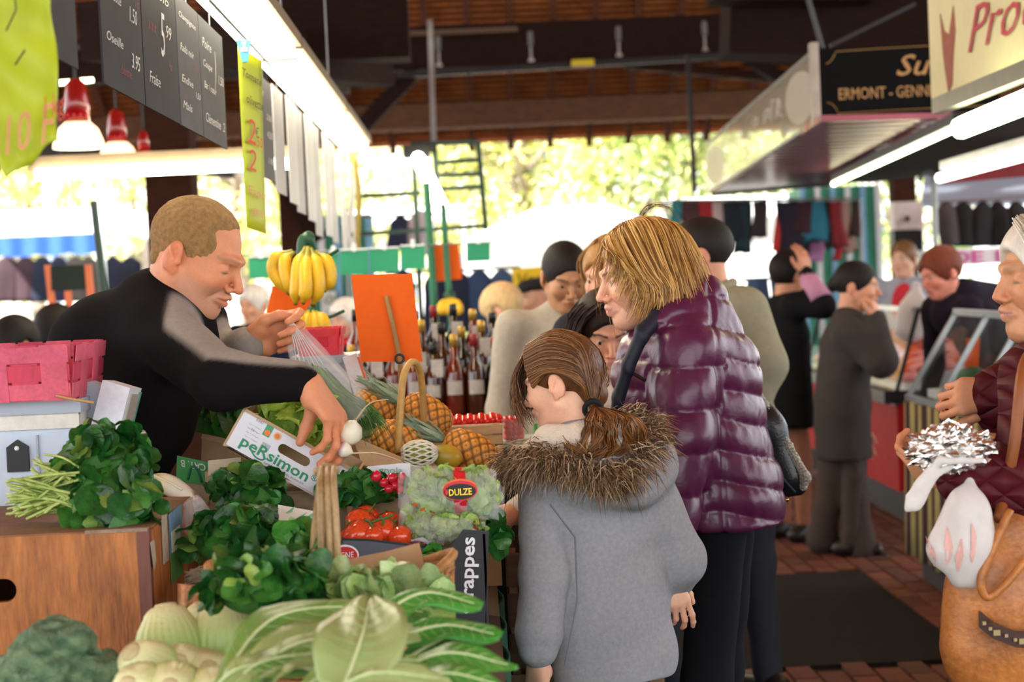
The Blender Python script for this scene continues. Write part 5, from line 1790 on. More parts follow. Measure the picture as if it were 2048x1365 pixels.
def scales():
    gr = mat('scale_plastic', '#b9c6d6', rough=.4, var=.05); gr2 = mat('scale_plastic_grey', '#9aa4b0', rough=.4, var=.05); cr = mat('scale_cream', '#cfcbc0', rough=.4)
    R = root('cardboard_box', 'plain cardboard box under the blue grey scale behind the brown crate', 'box', (-.97, 3.66, .8))
    MB().box((-.99, 3.69, .935), (.46, .18, .27)).out('body', mat('cardboard', '#a8875f', rough=.85, var=.1, scale=30), R)
    MB().box((-.99, 3.69, 1.073), (.455, .03, .004)).out('tape', mat('tape', '#b79a6a', rough=.4), R)
    R = root('weighing_scale', 'blue grey weighing scale under the pink basket beside the man in black', 'scale', (-.95, 3.66, 1.075))
    xr = P(152, 900, 3.56).x
    MB().box(((xr - 1.2) / 2, 3.66, 1.16), (xr + 1.2, .2, .165)).out('base', gr, R)
    xr2 = P(160, 840, 3.56).x
    MB().box(((xr2 - 1.2) / 2, 3.66, 1.252), (xr2 + 1.2, .22, .03)).out('rim', cr, R)
    xr3 = P(165, 800, 3.56).x
    MB().box(((xr3 - 1.2) / 2, 3.66, 1.282), (xr3 + 1.2, .24, .028)).out('platter', gr2, R)
    MB().box(((xr2 - 1.2) / 2, 3.557, 1.2655), (xr2 + 1.2, .012, .004)).out('black_line', black_iron, R)
    MB().box((P(74, 900, 3.55).x, 3.557, 1.16), (.004, .008, .13)).out('panel_joint', gr2, R)
    # display head tilted beside the platter
    c = P(232, 818, 3.62)
    Mr = Matrix.Rotation(math.radians(17), 3, 'Y') @ Matrix.Rotation(math.radians(-18), 3, 'Z')
    d = MB().box(c, (.065, .05, .105), Mr).out('display_head', mat('display_white', '#d5d9e0', rough=.4), R)
    MB().box(c + Mr @ V3((.034, .002, 0)), (.004, .036, .08), Mr).out('screen', mat('screen_grey', '#a8a498', rough=.2), d)
    MB().box(c + Mr @ V3((.034, .02, 0)), (.005, .006, .09), Mr).out('green_edge', mat('teal_edge', '#4a9a80', rough=.4), d)
    MB().box(P(190, 800, 3.66), (.05, .06, .07), Matrix.Rotation(math.radians(20), 3, 'Y')).out('bracket', gr2, R)
    k = P(35, 915, 3.55)
    MB().prism([(-.022, -.03), (.022, -.03), (.022, .02), (0, .035), (-.022, .02)], k, (1, 0, 0), (0, 0, 1), .02).out('black_plug', black_iron, R)
    MB().ball(k + V3((0, -.002, .018)), .005).out('screw', white_paint, R)
    punnet('worn pink veneer basket standing on the blue grey scale', -1.16, P(140, 740, 3.5).x, 3.5, 3.78, 1.2965, 1.408, 6, 5)
    o = MB().tube([P(112, 792, 3.49), P(150, 800, 3.48), P(187, 806, 3.50)], .0028, 5).out('wood_splinter', mat('raw_splinter', '#b98f52', rough=.8))
    tag(o, 'splintered stick poking out below the pink basket', 'stick')
    # second scale and basket in the middle of the stall
    sup = root('cardboard_box', 'brown cardboard box under the small scale behind the vegetables', 'box', (P(665, 800, 4.5).x, 4.5, .8))
    zt = P(680, 785, 4.45).z
    MB().box((P(668, 800, 4.5).x, 4.5, (.8 + zt) / 2), (.22, .2, zt - .8)).out('body', mat('cardboard', '#a8875f'), sup)
    MB().box((P(668, 800, 4.5).x, 4.5, zt - .001), (.03, .2, .004)).out('tape', mat('tape', '#b79a6a'), sup)
    R = root('weighing_scale', 'light grey weighing scale under the small red basket behind the plastic bag', 'scale', (P(665, 785, 4.45).x, 4.5, zt))
    z1 = P(660, 716, 4.42).z
    x0, x1 = P(596, 760, 4.42).x, P(706, 760, 4.42).x
    MB().box(((x0 + x1) / 2, 4.5, (zt + z1) / 2), (x1 - x0, .16, z1 - zt)).out('base', mat('scale_pale', '#c4c4cc', rough=.4), R)
    MB().box(((x0 + x1) / 2, 4.5, z1 - .004), (x1 - x0 + .03, .19, .02)).out('platter', gr2, R)
    MB().bar(P(695, 735, 4.40), P(707, 790, 4.40), .006, .006).out('cable', black_iron, R)
    cc = P(712, 748, 4.4)
    d = MB().box(cc, (.036, .05, .10), Matrix.Rotation(math.radians(-15), 3, 'Y')).out('display_head', mat('display_white', '#d5d9e0'), R)
    MB().box(cc + V3((.02, -.004, 0)), (.004, .046, .09), Matrix.Rotation(math.radians(-15), 3, 'Y')).out('orange_edge', mat('orange_edge', '#d0603a', rough=.5), d)
    red = [mat('red_veneer', '#cc2b40', rough=.6, var=.15, scale=18, rnd=.08), mat('red_veneer_light', '#d43c4c', rough=.6, var=.15, scale=18, rnd=.08)]
    punnet('small bright red veneer basket behind the held plastic bag', P(598, 690, 4.42).x, P(676, 690, 4.42).x, 4.42, 4.58, z1 + .006, P(640, 657, 4.42).z, 4, 3, .006, cm=red)

def watercress_and_greens():
    dk = leaf_mat('cress_leaf', '#1a4a1e', '#2f7028'); md = leaf_mat('cress_leaf_mid', '#2f6c28', '#4f8e38'); lt = leaf_mat('cress_leaf_pale', '#6f943c', '#93b052')
    heart = mat('cress_heart', '#3a6e2a', rough=.8, var=.2, scale=40)
    K = [leaf_data('cress_a', dk, 1.0, .3, .14, .05, .85, seed=1, nv=8, rd=True), leaf_data('cress_b', dk, .9, .45, .2, .06, .8, seed=2, nv=8, rd=True), leaf_data('cress_c', md, 1.0, .3, .12, .05, .85, seed=3, nv=8, rd=True),
         leaf_data('cress_d', md, .75, .4, .2, .06, .7, seed=4, nv=8, rd=True), leaf_data('cress_e', lt, .7, .3, .25, .05, .7, seed=5, nv=8, rd=True)]
    K2 = K[:2] + K[:2] + K[2:]
    stem_m = mat('cress_stem', '#8fae4a', rough=.45, var=.25, scale=30, color2='#bccb74')
    # big bunch lying on the crate, stalks to the left
    R = root('watercress_bunch', 'big bunch of watercress lying on the brown crate with its stalks loose', 'watercress', P(190, 1050, 3.25))
    blob(R, 'heart', [(P(205, 950, 3.28), (.07, .06, .07)), (P(215, 1000, 3.22), (.075, .06, .05)), (P(150, 985, 3.26), (.05, .05, .04))], heart)
    bunch(R, P(212, 935, 3.28), (.088, .07, .088), 140, K2, .050, 1, up=.1, low=-.7)
    bunch(R, P(225, 1000, 3.2), (.088, .06, .055), 80, K2, .054, 2, up=-.25, low=-.8)
    mb = MB()
    r = random.Random(3)
    for i in range(95):
        e = P(r.uniform(10, 60) + (30 if i % 3 == 0 else 0), r.uniform(955, 1040), 3.2 + r.uniform(-.03, .1))
        if i % 9 == 0:
            e = P(r.uniform(60, 110), r.uniform(905, 950), 3.25)
        s = P(r.uniform(130, 190), r.uniform(940, 1030), 3.2 + r.uniform(-.02, .08))
        m_ = (e + s) / 2 + V3((0, 0, r.uniform(-.005, .012)))
        mb.tube(curve_pts([e, m_, s], 3), r.uniform(.0022, .0034), 5)
    mb.out('stalks', stem_m, R, True, kind='stuff')
    for i, (px, py, Y, rx, rz, n, l) in enumerate(((492, 985, 3.62, .075, .055, 78, 'watercress bunch lying against the tilted white fruit box'), (470, 1075, 3.34, .095, .065, 96, 'middle watercress bunch beside the clear plastic bag'),
                                                   (528, 1168, 2.74, .096, .056, 120, 'watercress bunch in the wicker basket below the cane handle'))):
        R = root('watercress_bunch', l, 'watercress', P(px, py + 60, Y), 'watercress bunches on the table')
        c = P(px, py + 6, Y)
        blob(R, 'heart', [(c, (rx * .8, .055, rz * .8))], heart)
        bunch(R, c, (rx, .065, rz), int(n * 1.45), K2, .044, 10 + i, up=.15, low=-.45)
    # lamb's lettuce
    pl = [leaf_data('lamb_a', leaf_mat('lamb_leaf', '#8fae6a', '#b4c98a'), .85, .3, .25, .03, .85, seed=8, nv=8, rd=True), leaf_data('lamb_b', leaf_mat('lamb_leaf_b', '#7d9f52', '#a5bf74'), .75, .5, .3, .04, .85, seed=9, nv=8, rd=True)]
    for l, spots in (('heap of pale lamb\'s lettuce in front of the wicker basket', ((700, 1186, 2.78, .045), (755, 1182, 2.80, .045), (808, 1184, 2.84, .042), (848, 1200, 2.84, .03))),):
        R = root('lettuce_heap', l, 'lettuce', P(780, 1215, 2.8))
        for i, (x, y, Y, rr) in enumerate(spots):
            c = P(x, y + 16, Y)
            blob(R, 'heart', [(c, (rr * .7, rr * .6, rr * .5))], mat('lamb_heart', '#8fae6a', rough=.8))
            bunch(R, c, (rr, rr * .8, rr * .7), 26, pl, .062, 30 + i, up=.5, low=-.2)
    md2 = leaf_mat('sprig_leaf', '#4f8a34', '#7cae52')
    sp = [leaf_data('sprig_a', md2, .5, .3, .25, .04, .7, seed=11)]
    R = root('lettuce_bunch', 'lamb\'s lettuce sprigs beside the printed paper box', 'lettuce', P(610, 1125, 3.15))
    c = P(612, 1095, 3.15)
    blob(R, 'heart', [(c, (.03, .03, .025))], heart)
    bunch(R, c, (.042, .04, .04), 42, sp + K[2:4], .05, 51, up=.6)
    R = root('leaf_cluster', 'round leaved sprig tucked beside the black grape box', 'lettuce', P(860, 1140, 3.1))
    c = P(862, 1122, 3.33)
    blob(R, 'heart', [(c, (.02, .02, .02))], heart)
    bunch(R, c, (.028, .03, .025), 12, K[2:4], .042, 52, up=.5)
    # leafy greens behind the boxes
    R = root('spinach_bunch', 'spinach bunch standing behind the vendor\'s forearm', 'spinach', P(440, 880, 4.15))
    c = P(440, 835, 4.15)
    blob(R, 'heart', [(c, (.07, .04, .05))], heart)
    bunch(R, c, (.085, .05, .06), 46, K2, .085, 53, up=.5)
    R = root('salad_greens', 'dark salad greens under the radishes beside the white box', 'greens', P(720, 1010, 3.6))
    c = P(722, 985, 3.6)
    blob(R, 'heart', [(c, (.07, .04, .03))], heart)
    bunch(R, c, (.085, .05, .035), 84, K2, .04, 54, up=.3)
    R = root('parsley_bunch', 'dark bunch hanging at the table edge beside the grape box', 'herbs', P(992, 1110, 3.62))
    c = P(990, 1075, 3.66)
    blob(R, 'heart', [(c, (.018, .03, .035))], heart)
    bunch(R, c, (.024, .04, .045), 26, K2, .045, 55, up=-.2, low=-1)

def chard():
    """large foreground leaves, every leaf its own grid with a pale rib"""
    R = root('chard_bunch', 'broad pale green chard leaves heaped at the front of the stall', 'chard', P(730, 1365, 2.4))
    ms = [leaf_mat('chard_leaf', '#6fa04a', '#93b85e', .35, .12, .2), leaf_mat('chard_leaf_pale', '#9ab468', '#b3c684', .35, .12, .2), leaf_mat('chard_leaf_bright', '#3f9a38', '#62b048', .35, .12, .2), leaf_mat('chard_leaf_dark', '#4a9444', '#64a852', .4, .12, .15)]
    rib = mat('chard_rib', '#c4d29c', rough=.4, var=.1)
    vein = mat('chard_vein', '#a3bf74', rough=.4, var=.1)
    #       base            mid             tip             width px, Y base, mid, tip, mat, cup
    L = [((480, 1400), (600, 1290), (900, 1250), 150, 2.30, 2.40, 2.52, 1, .5),
         ((430, 1390), (560, 1235), (800, 1212), 120, 2.36, 2.50, 2.62, 0, .6),
         ((690, 1375), (725, 1275), (740, 1192), 185, 2.22, 2.30, 2.45, 1, -.5),
         ((740, 1250), (850, 1190), (965, 1212), 90, 2.55, 2.58, 2.56, 2, .5),
         ((800, 1275), (900, 1255), (1002, 1272), 92, 2.48, 2.48, 2.45, 2, .4),
         ((780, 1350), (900, 1310), (1036, 1335), 100, 2.35, 2.35, 2.35, 2, .4),
         ((560, 1420), (700, 1330), (880, 1322), 130, 2.24, 2.30, 2.36, 0, .5),
         ((440, 1420), (520, 1330), (690, 1300), 120, 2.28, 2.34, 2.42, 0, .6),
         ((800, 1330), (900, 1275), (960, 1255), 110, 2.52, 2.54, 2.55, 3, .3),
         ((760, 1420), (880, 1352), (1010, 1372), 110, 2.26, 2.28, 2.28, 2, .5),
         ((640, 1300), (760, 1228), (860, 1225), 100, 2.6, 2.62, 2.64, 3, .4),
         ((620, 1430), (740, 1352), (900, 1360), 120, 2.2, 2.22, 2.25, 1, .5),
         ((400, 1420), (470, 1345), (560, 1322), 100, 2.3, 2.32, 2.36, 1, .6)]
    for i, (a, b, c, w, ya, yb, yc, mi, cup) in enumerate(L):
        A, B, C = P(*a, ya), P(*b, yb), P(*c, yc)
        path = curve_pts([A, B, C], 9)
        W = w * yb / F
        n = len(path) - 1
        side0 = V3((0, -1, -.35)) if abs((C - A).x) > abs((C - A).z) * 1.2 else V3((1, 0, 0))
        r = random.Random(i)
        ph = r.uniform(0, 6)

        def fn(u, v, path=path, W=W, ph=ph, side0=side0, cup=cup):
            k = v * n
            j = min(int(k), n - 1)
            p = path[j].lerp(path[j + 1], k - j)
            t = (path[j + 1] - path[j]).normalized()
            sd = (side0 - t * side0.dot(t)).normalized()
            nn = sd.cross(t)
            if nn.z < 0:
                nn = -nn
            ww = W / 2 * (math.sin(math.pi * min(.97, .12 + .85 * v)) ** .6)
            s = (u - .5) * 2
            return p + sd * (s * ww) + nn * (-.25 * cup * s * s * ww + .005 * math.sin(v * 9 + ph + s * 2) * abs(s) ** 1.5 + .002 * math.sin(s * 7 + v * 5))
        lf = MB().grid(fn, 10, 22, .0012).out('leaf', ms[mi], R, True)
        MB().tube([fn(.5, t) + V3((0, -.001, .0022)) for t in np.linspace(.0, .93, 14)], [.0034 * (1 - .75 * k / 13) for k in range(14)], 6).out('rib', rib, lf, True)
        mbv = MB()
        for k in range(1, 8):
            v0 = .1 + k * .1
            for sg in (-1, 1):
                mbv.tube([fn(.5 + sg * .42 * q, min(.98, v0 + .10 * q)) + V3((0, -.0006, .0012)) for q in (0, .35, .7, 1.0)], [.0009, .0007, .0005, .0003], 4)
        mbv.out('veins', vein, lf, True, kind='stuff')

def fennel_and_broccoli():
    S = SDF()
    S.ell((0, 0, .030), (.036, .031, .034), .02)
    S.ell((0, 0, .050), (.033, .029, .034), .02)
    for a in range(4):
        an = a * 1.57 + .3
        S.ell((.010 * math.cos(an), .008 * math.sin(an), .040), (.030, .027, .042), .004)
    S.ell((0, 0, .078), (.022, .019, .012), .012)
    V, Fq = S.mesh(.0030, 1)
    ang = np.arctan2(V[:, 1], V[:, 0])
    t = np.clip((V[:, 2] - .035) / .045, 0, 1)[:, None]
    colr = np.array(srgb('#9dbd58')) * (1 - t) + np.array(srgb('#dcdca4')) * t
    V = V + vnormals(V, Fq) * (.0007 * np.sin(ang * 26 + V[:, 2] * 40))[:, None]
    me = mesh_data('fennel_bulb', V, Fq, mat('fennel_skin', vcol=True, rough=.35, var=.06, scale=30, sss=.05), True, colr)
    S2 = MB().lathe([(.013, 0), (.012, .003), (.006, .004)], Matrix.Translation((0, 0, .088)), 10)
    st = mesh_data('fennel_root', S2.v, S2.f, mat('fennel_root', '#c8b98a', rough=.7, var=.2, scale=80), True)
    spots = [(342, 1300, 2.82, 1.45, (.12, -.25, -1), 'fennel bulb lying against the brown crate side'), (448, 1292, 2.85, 1.5, (-.05, -.2, -1), 'tall fennel bulb beside the chard leaves'),
             (305, 1350, 2.62, 1.25, (.35, .55, -.65), 'pale fennel bulb beside the broccoli'), (362, 1338, 2.66, 1.1, (-.1, .85, -.35), 'cream fennel bulb showing its root end'), (405, 1350, 2.66, 1.15, (-.3, .8, -.3), 'yellowish fennel bulb under the chard'),
             (285, 1378, 2.5, 1.1, (.2, .9, -.3), 'fennel bulb at the very front below the pale one'), (345, 1375, 2.5, 1.1, (-.1, .95, -.2), 'fennel bulb at the front edge between two others'), (425, 1385, 2.5, 1.1, (-.2, .9, -.2), 'fennel bulb at the front edge under the leaves'),
             (402, 1258, 2.98, .9, (0, .2, -1), 'small green fennel bulb behind the others')]
    for x, y, Y, k, ax, l in spots:
        p = P(x, y, Y)
        z = -V3(ax).normalized()
        M = frame(p, x=V3((.9, .3, .1)), z=z) @ Matrix.Diagonal((k, k, k, 1))
        M = M @ Matrix.Translation((0, 0, -.04))
        R = root('fennel_bulb', l, 'fennel', p + V3((0, 0, -.04)), 'fennel bulbs at the front')
        inst('bulb', me, R, M)
        inst('root_scar', st, R, M)
    # broccoli
    bm = mat('broccoli_head', vcol=True, rough=.8, var=.15, scale=120, bump=.9, bscale=260)
    sm = mat('broccoli_stalk', '#8fae62', rough=.5)
    for l, cs in (('large dusty green broccoli head at the corner of the stall', ((70, 1310, .042), (110, 1285, .045), (150, 1282, .030), (60, 1350, .045), (110, 1335, .045), (30, 1345, .035))),
                  ('smaller broccoli head beside the fennel bulbs', ((175, 1345, .034), (205, 1330, .030), (225, 1350, .026), (150, 1365, .035)))):
        R = root('broccoli', l, 'broccoli', P(cs[0][0], 1400, 2.62))
        S = SDF()
        for i, (x, y, rr) in enumerate(cs):
            S.ell(P(x, y, 2.60 + .03 * (i % 2)), (rr, rr, rr * .85), .008)
        V, Fq = S.mesh(.0034, 1)
        N = vnormals(V, Fq)
        b = wrinkle(V, 5, 130, n=5) * 1.0 + wrinkle(V, 9, 400, n=8) * .8
        V = V + N * (.0062 * b)[:, None]
        t = np.clip(.5 + .5 * wrinkle(V, 31, 210) + .4 * wrinkle(V, 11, 25), 0, 1)[:, None]
        C = np.array(srgb('#3e5f45')) * (1 - t) + np.array(srgb('#93ad80')) * t
        mk('head', V, Fq, bm, R, True, C)
        q = P(cs[0][0] + 10, 1395, 2.64)
        MB().tube([q, q + V3((0, .03, -.09))], [.03, .024], 10).out('stalk', sm, R, True)

def wicker_basket():
    R = root('wicker_basket', 'wicker basket with a tall three cane handle full of watercress', 'basket', P(665, 1230, 2.97))
    wk = mat('wicker', '#a5703c', rough=.6, var=.3, scale=30, color2='#c08a4e')
    cane = mat('cane', '#8f7148', rough=.5, var=.25, scale=40, stretch=(1, 1, .3), color2='#b4966a')
    c = P(665, 1172, 2.97)
    rx, ry = P(905, 1120, 2.97).x - c.x, .15
    z0 = .805

    def rim(a, f=1.0, z=None):
        zz = c.z + .045 * abs(math.cos(a)) ** 3
        return V3((c.x + rx * f * math.cos(a), c.y + ry * f * math.sin(a), zz if z is None else z))
    rings = MB()
    for k in range(20):
        t = k / 19
        f = .74 + .26 * t ** .7
        pts = []
        for i in range(40):
            a = 2 * math.pi * i / 40
            p = rim(a, f)
            p.z = z0 + (p.z - z0) * t
            o = .004 * (1 if (i + k) % 2 else -1)
            p.x += o * math.cos(a); p.y += o * math.sin(a)
            pts.append(p)
        rings.tube(pts, .0048, 5, closed=True)
    rings.out('woven_rings', wk, R, True, kind='stuff')
    MB().add([rim(2 * math.pi * i / 24, .74, z0 + .004) for i in range(24)], [tuple(range(24))]).out('base', wk, R)
    for i in range(20):
        a = 2 * math.pi * i / 20
        b = rim(a, .74, z0); t = rim(a, 1.0)
        m_ = b.lerp(t, .5); m_.x += .02 * math.cos(a)
        MB().tube([b, m_, t], .005, 5).out('rib', wk, R, True)
    MB().tube([rim(2 * math.pi * i / 40, 1.01) for i in range(40)], 0.0085, 7, closed=True).out('rim', wk, R, True)
    for dx in (-18, 0, 16):
        q = curve_pts([P(660 + dx, 1168, 2.84), P(658 + dx * .9, 1050, 2.84), P(654 + dx * .75, 962, 2.87), P(655 + dx * .7, 938, 2.97), P(654 + dx * .75, 960, 3.07), P(645 + dx * .9, 1060, 3.1), P(640 + dx, 1140, 3.1)], 6)
        MB().tube(q, .0062, 8).out('handle_cane', cane, R, True)
    MB().tube([P(632, 946, 2.965), P(650, 934, 2.955), P(676, 942, 2.965)], .008, 7).out('binding', cane, R, True)
    mb = MB()
    for k in range(7):
        mb.tube([P(640 + k * 8, 1160 + (k % 2) * 6, 2.832), P(655 + k * 7, 1172 - (k % 2) * 5, 2.832)], .005, 5)
    mb.out('lashing', wk, R, True, kind='stuff')
    # cardboard liner flaps
    cb = mat('tan_cardboard', '#b08a62', rough=.85, var=.08, scale=40)
    o = root('cardboard_flap', 'loose tan cardboard flap stuck in the wicker basket', 'cardboard', P(760, 1170, 3.02))
    pts = [(640, 1165), (640, 1122), (700, 1118), (770, 1104), (838, 1086), (846, 1116), (850, 1160)]
    q = [P(x, y, 3.03) for x, y in pts]
    MB().prism([(p.x, p.z) for p in q[::-1]][::-1], V3((0, q[0].y, 0)), (1, 0, 0), (0, 0, 1), -.004).out('flap', cb, o)

def boxes():
    # --- tilted white fruit box
    wb = mat('white_card', '#dcdce2', rough=.55, var=.04, scale=20)
    br = mat('kraft_card', '#b49a78', rough=.85, var=.1, scale=40)
    gr = mat('green_print', '#1f8a5c', rough=.5, var=.03); gy = mat('grey_print', '#8a8a96', rough=.5)
    R = root('fruit_box', 'tilted white cardboard fruit box with green lettering and a hand slot', 'box', P(585, 1000, 3.7))
    Y = 3.66
    TL, TR, BL = P(491, 820, Y), P(713, 945, Y), P(455, 897, Y)
    u = (TR - TL); w = u.length; u.normalize()
    v = (TL - BL); v = (v - u * v.dot(u)); h = (TL - BL).length * .99; v.normalize()
    O = TL - v * h
    n = u.cross(v).normalized()            # faces the camera (-Y)
    if n.y > 0:
        n = -n
    sx = (P(588, 911, Y) - O).dot(u); sy = (P(588, 911, Y) - O).dot(v)
    fr = slot_panel(MB(), O, u, v, w, h, sx, sy, .074, .021, .005).out('front_panel', wb, R)
    D = .22
    back = -n * D
    MB().slab(O + back + u * w, O + back, O + back + v * h, O + back + u * w + v * h, .005).out('back_panel', br, R)
    MB().slab(O + u * w, O + u * w + back, O + u * w + back + v * h, O + u * w + v * h, -.005).out('end_panel', br, R)
    MB().slab(O + back, O, O + v * h, O + back + v * h, -.005).out('end_panel', br, R)
    MB().slab(O, O + back, O + back + u * w, O + u * w, .005).out('bottom_panel', br, R)
    MB().bar(O - n * -.0015 + v * h, O + u * w + v * h, .006, .006, up=n).out('top_edge', br, fr)

    def at(x, y):
        q = P(x, y, Y)
        return O + u * (q - O).dot(u) + v * (q - O).dot(v) + n * .0005
    a = at(475, 896)
    lettering('peRsimon', a, u, v, gr, fr, w=(at(611, 972) - a).length * .98, h=.031, bold=.018)
    lettering('®', at(620, 959), u, v, gr, fr, w=.014, h=.014, bold=.006)
    sm = [at(502, 900), at(510, 913), at(522, 920), at(530, 918)]
    MB().tube([q + n * .001 for q in curve_pts(sm, 4)], .0016, 5).out('smile_mark', gr, fr)
    lettering('KAKI RIBERA DEL XÚQUER', at(527, 927), u, v, gy, fr, w=(at(607, 970) - at(527, 927)).length, h=.006)
    lettering('KAKI', at(512, 842), u, v, gy, fr, w=.016, h=.006)
    lettering('16', at(502, 861), u, v, gy, fr, w=.007, h=.006)
    for k in range(4):
        lettering('Cat. I  Origen', at(497 - k * 3, 848 + k * 8), u, v, gy, fr, w=.030, h=.003)
    # round stickers
    def disc(x, y, r, m, lift=.001):
        c = at(x, y)
        MB().add([c + u * (r * math.cos(t)) + v * (r * math.sin(t)) + n * lift for t in np.linspace(0, 6.283, 21)[:-1]], [tuple(range(20))]).out('sticker', m, fr)
    q = at(537, 861)
    MB().slab(q - u * .008 - v * .014, q + u * .008 - v * .014, q + u * .008 + v * .014, q - u * .008 + v * .014, .0008).out('sticker', mat('sticker_green', '#3f9a6a', rough=.5), fr)
    om = mat('sticker_orange', '#e07a2e', rough=.5)
    disc(535, 866, .0065, om, .002)
    disc(555, 873, .0085, mat('sticker_peach', '#e8b48a', rough=.5))
    disc(555, 873, .0055, om, .0018)
    bc = MB()
    b0 = at(521, 894)
    for k in range(9):
        bc.slab(b0 + u * (k * .0021), b0 + u * (k * .0021 + .0011), b0 + u * (k * .0021 + .0011) + v * .012, b0 + u * (k * .0021) + v * .012, .0006)
    bc.out('bar_code', gy, fr)
    # a support under it
    S = root('cardboard_tray', 'brown cardboard tray under the tilted white box', 'box', P(560, 1000, 3.85))
    zc = P(560, 985, 3.72).z
    MB().box((P(585, 960, 3.8).x, 3.83, (.8 + zc) / 2), (.24, .2, zc - .8)).out('body', br, S)
    MB().box((P(585, 960, 3.8).x, 3.728, zc - .02), (.24, .006, .03)).out('lip', br, S)
    # lettuce leaves and turnips in it
    lm = leaf_mat('lettuce_leaf', '#86b43c', '#bcd868', .4, .2, .3)
    K = [leaf_data('lettuce_a', lm, .95, .35, .2, .14, .65, nu=6, nv=8, seed=21), leaf_data('lettuce_b', lm, .85, .5, .3, .16, .6, nu=6, nv=8, seed=22)]
    L = root('open_lettuce', 'open lettuce lying in the tilted white box under the man\'s hand', 'lettuce', P(585, 880, 3.78))
    c = P(580, 862, 3.78)
    blob(L, 'heart', [(c, (.05, .04, .018))], mat('lettuce_heart', '#86b43c', rough=.7))
    bunch(L, c + V3((0, 0, .005)), (.08, .055, .03), 36, K, .105, 61, up=.35, low=-.05)
    tw = mat('turnip_skin', vcol=True, rough=.35, var=.05, scale=30)

    def turnip(label, px, py, Y2, r, purple, ax):
        T = root('turnip', label, 'turnip', P(px, py, Y2) - V3((0, 0, r)), 'turnips in the white box')
        M = frame(P(px, py, Y2), x=(0, 1, 0.1), z=ax)
        mb = MB().lathe([(.001, -r * 1.25), (r * .25, -r * 1.0), (r * .75, -r * .62), (r, 0), (r * .86, r * .5), (r * .4, r * .8), (.002, r * .84)], M, 20)
        V = np.array(mb.v)
        z = xf(V, M.inverted())[:, 2]
        tt = np.clip((z - r * .1) / (r * .5), 0, 1)[:, None] * purple
        mk('bulb', V, mb.f, tw, T, True, np.array(srgb('#ded8c0')) * (1 - tt) + np.array(srgb('#8a3a78')) * tt)
        b = M @ V3((0, 0, -r * 1.2))
        d = -V3(ax).normalized()
        MB().tube(curve_pts([b, b + d * .03 + V3((.02, 0, .01)), b + d * .05 + V3((.05, 0, .0))], 4), [.002] * 3 + [.0014] * 3 + [.0008] * 3, 5).out('root_hair', mat('root_cream', '#c8b890', rough=.7), T, True)
    turnip('round white turnip under the man\'s fingertips', 700, 866, 3.60, .027, .0, (-.3, .3, -.6))
    turnip('purple topped turnip beside the white turnip', 688, 900, 3.58, .017, 1.0, (-.8, 0, .35))
    # --- black grape box
    bk = mat('black_card', '#26282e', rough=.5, var=.06); gy2 = mat('grey_card_box', '#565a64', rough=.5, var=.06)
    R = root('grape_box', 'black cardboard grape box with white lettering holding tomatoes', 'box', P(830, 1260, 3.5))
    Y = 3.36
    pts = [(684, 1078), (735, 1079), (800, 1086), (872, 1096), (900, 1094), (912, 1080), (926, 1060), (978, 1064), (969, 1280), (684, 1262)]
    q = [P(x, y, Y) for x, y in pts]
    f = MB().prism([(p.x, p.z) for p in q][::-1], V3((0, Y, 0)), (1, 0, 0), (0, 0, 1), .005).out('front_panel', bk, R)
    xr = P(974, 1150, Y).x; xl = P(684, 1150, Y).x; zb = .802; zt = P(978, 1064, Y).z
    for nm, a, b in (('side_panel', (xr, Y), (xr, Y + .27)), ('side_panel', (xl, Y + .27), (xl, Y)), ('back_panel', (xr, Y + .27), (xl, Y + .27))):
        MB().slab((*a, zb), (*b, zb), (*b, zt - (.05 if nm == 'back_panel' else 0.004)), (*a, zt - (.05 if nm == 'back_panel' else 0.004)), .005).out(nm, bk if nm == 'side_panel' else br, R)
    MB().box(((xl + xr) / 2, Y + .135, zb + .004), (xr - xl, .27, .006)).out('bottom_panel', br, R)
    # tray insert that carries the tomatoes high in the box
    MB().box(((xl + xr) / 2, Y + .14, .93), (xr - xl - .02, .25, .01)).out('inner_tray', br, R)
    wh = mat('white_print', '#e8e8ea', rough=.5)
    lettering('Grappes', P(955, 1228, Y - .001), (P(957, 1078, Y) - P(953, 1228, Y)), (-1, 0, .05), wh, f, w=(P(957, 1075, Y) - P(953, 1228, Y)).length, h=.036, bold=.02)
    a = P(684, 1080, Y)
    # grey band and red oval
    pb = [P(x, y, Y - .0015) for x, y in ((684, 1082), (735, 1083), (870, 1100), (870, 1128), (684, 1130))]
    band = MB().prism([(p.x, p.z) for p in pb][::-1], V3((0, Y - .0015, 0)), (1, 0, 0), (0, 0, 1), .001).out('grey_band', gy2, f)

    def oval(x, y, rx, ry, m, lift):
        c = P(x, y, Y - lift)
        s = Y / F
        MB().add([c + V3((rx * s * math.cos(t), 0, ry * s * math.sin(t))) for t in np.linspace(0, 6.283, 29)[:-1]], [tuple(range(28))]).out('oval_logo', m, f)
    oval(690, 1112, 28, 22, wh, .003)
    oval(690, 1113, 25, 19, mat('logo_red', '#c22a30', rough=.5), .004)
    lettering('GNE', P(681, 1117, Y - .005), (1, 0, .03), (0, 0, 1), wh, f, w=.026, h=.011, shear=.1)
    # tomatoes on the vine
    tm = mat('tomato_skin', '#d83a1c', rough=.18, var=.15, scale=8, coat=.4, color2='#e85a2a')
    T = MB().ball((0, 0, 0), 1, 18, 12)
    V = np.array(T.v)
    an = np.arctan2(V[:, 1], V[:, 0])
    V = V * (1 + .05 * np.cos(an * 5) * np.abs(V[:, 2]))[:, None]
    V[:, 2] *= .84
    tme = mesh_data('tomato', V, T.f, tm, True)
    cal = MB()
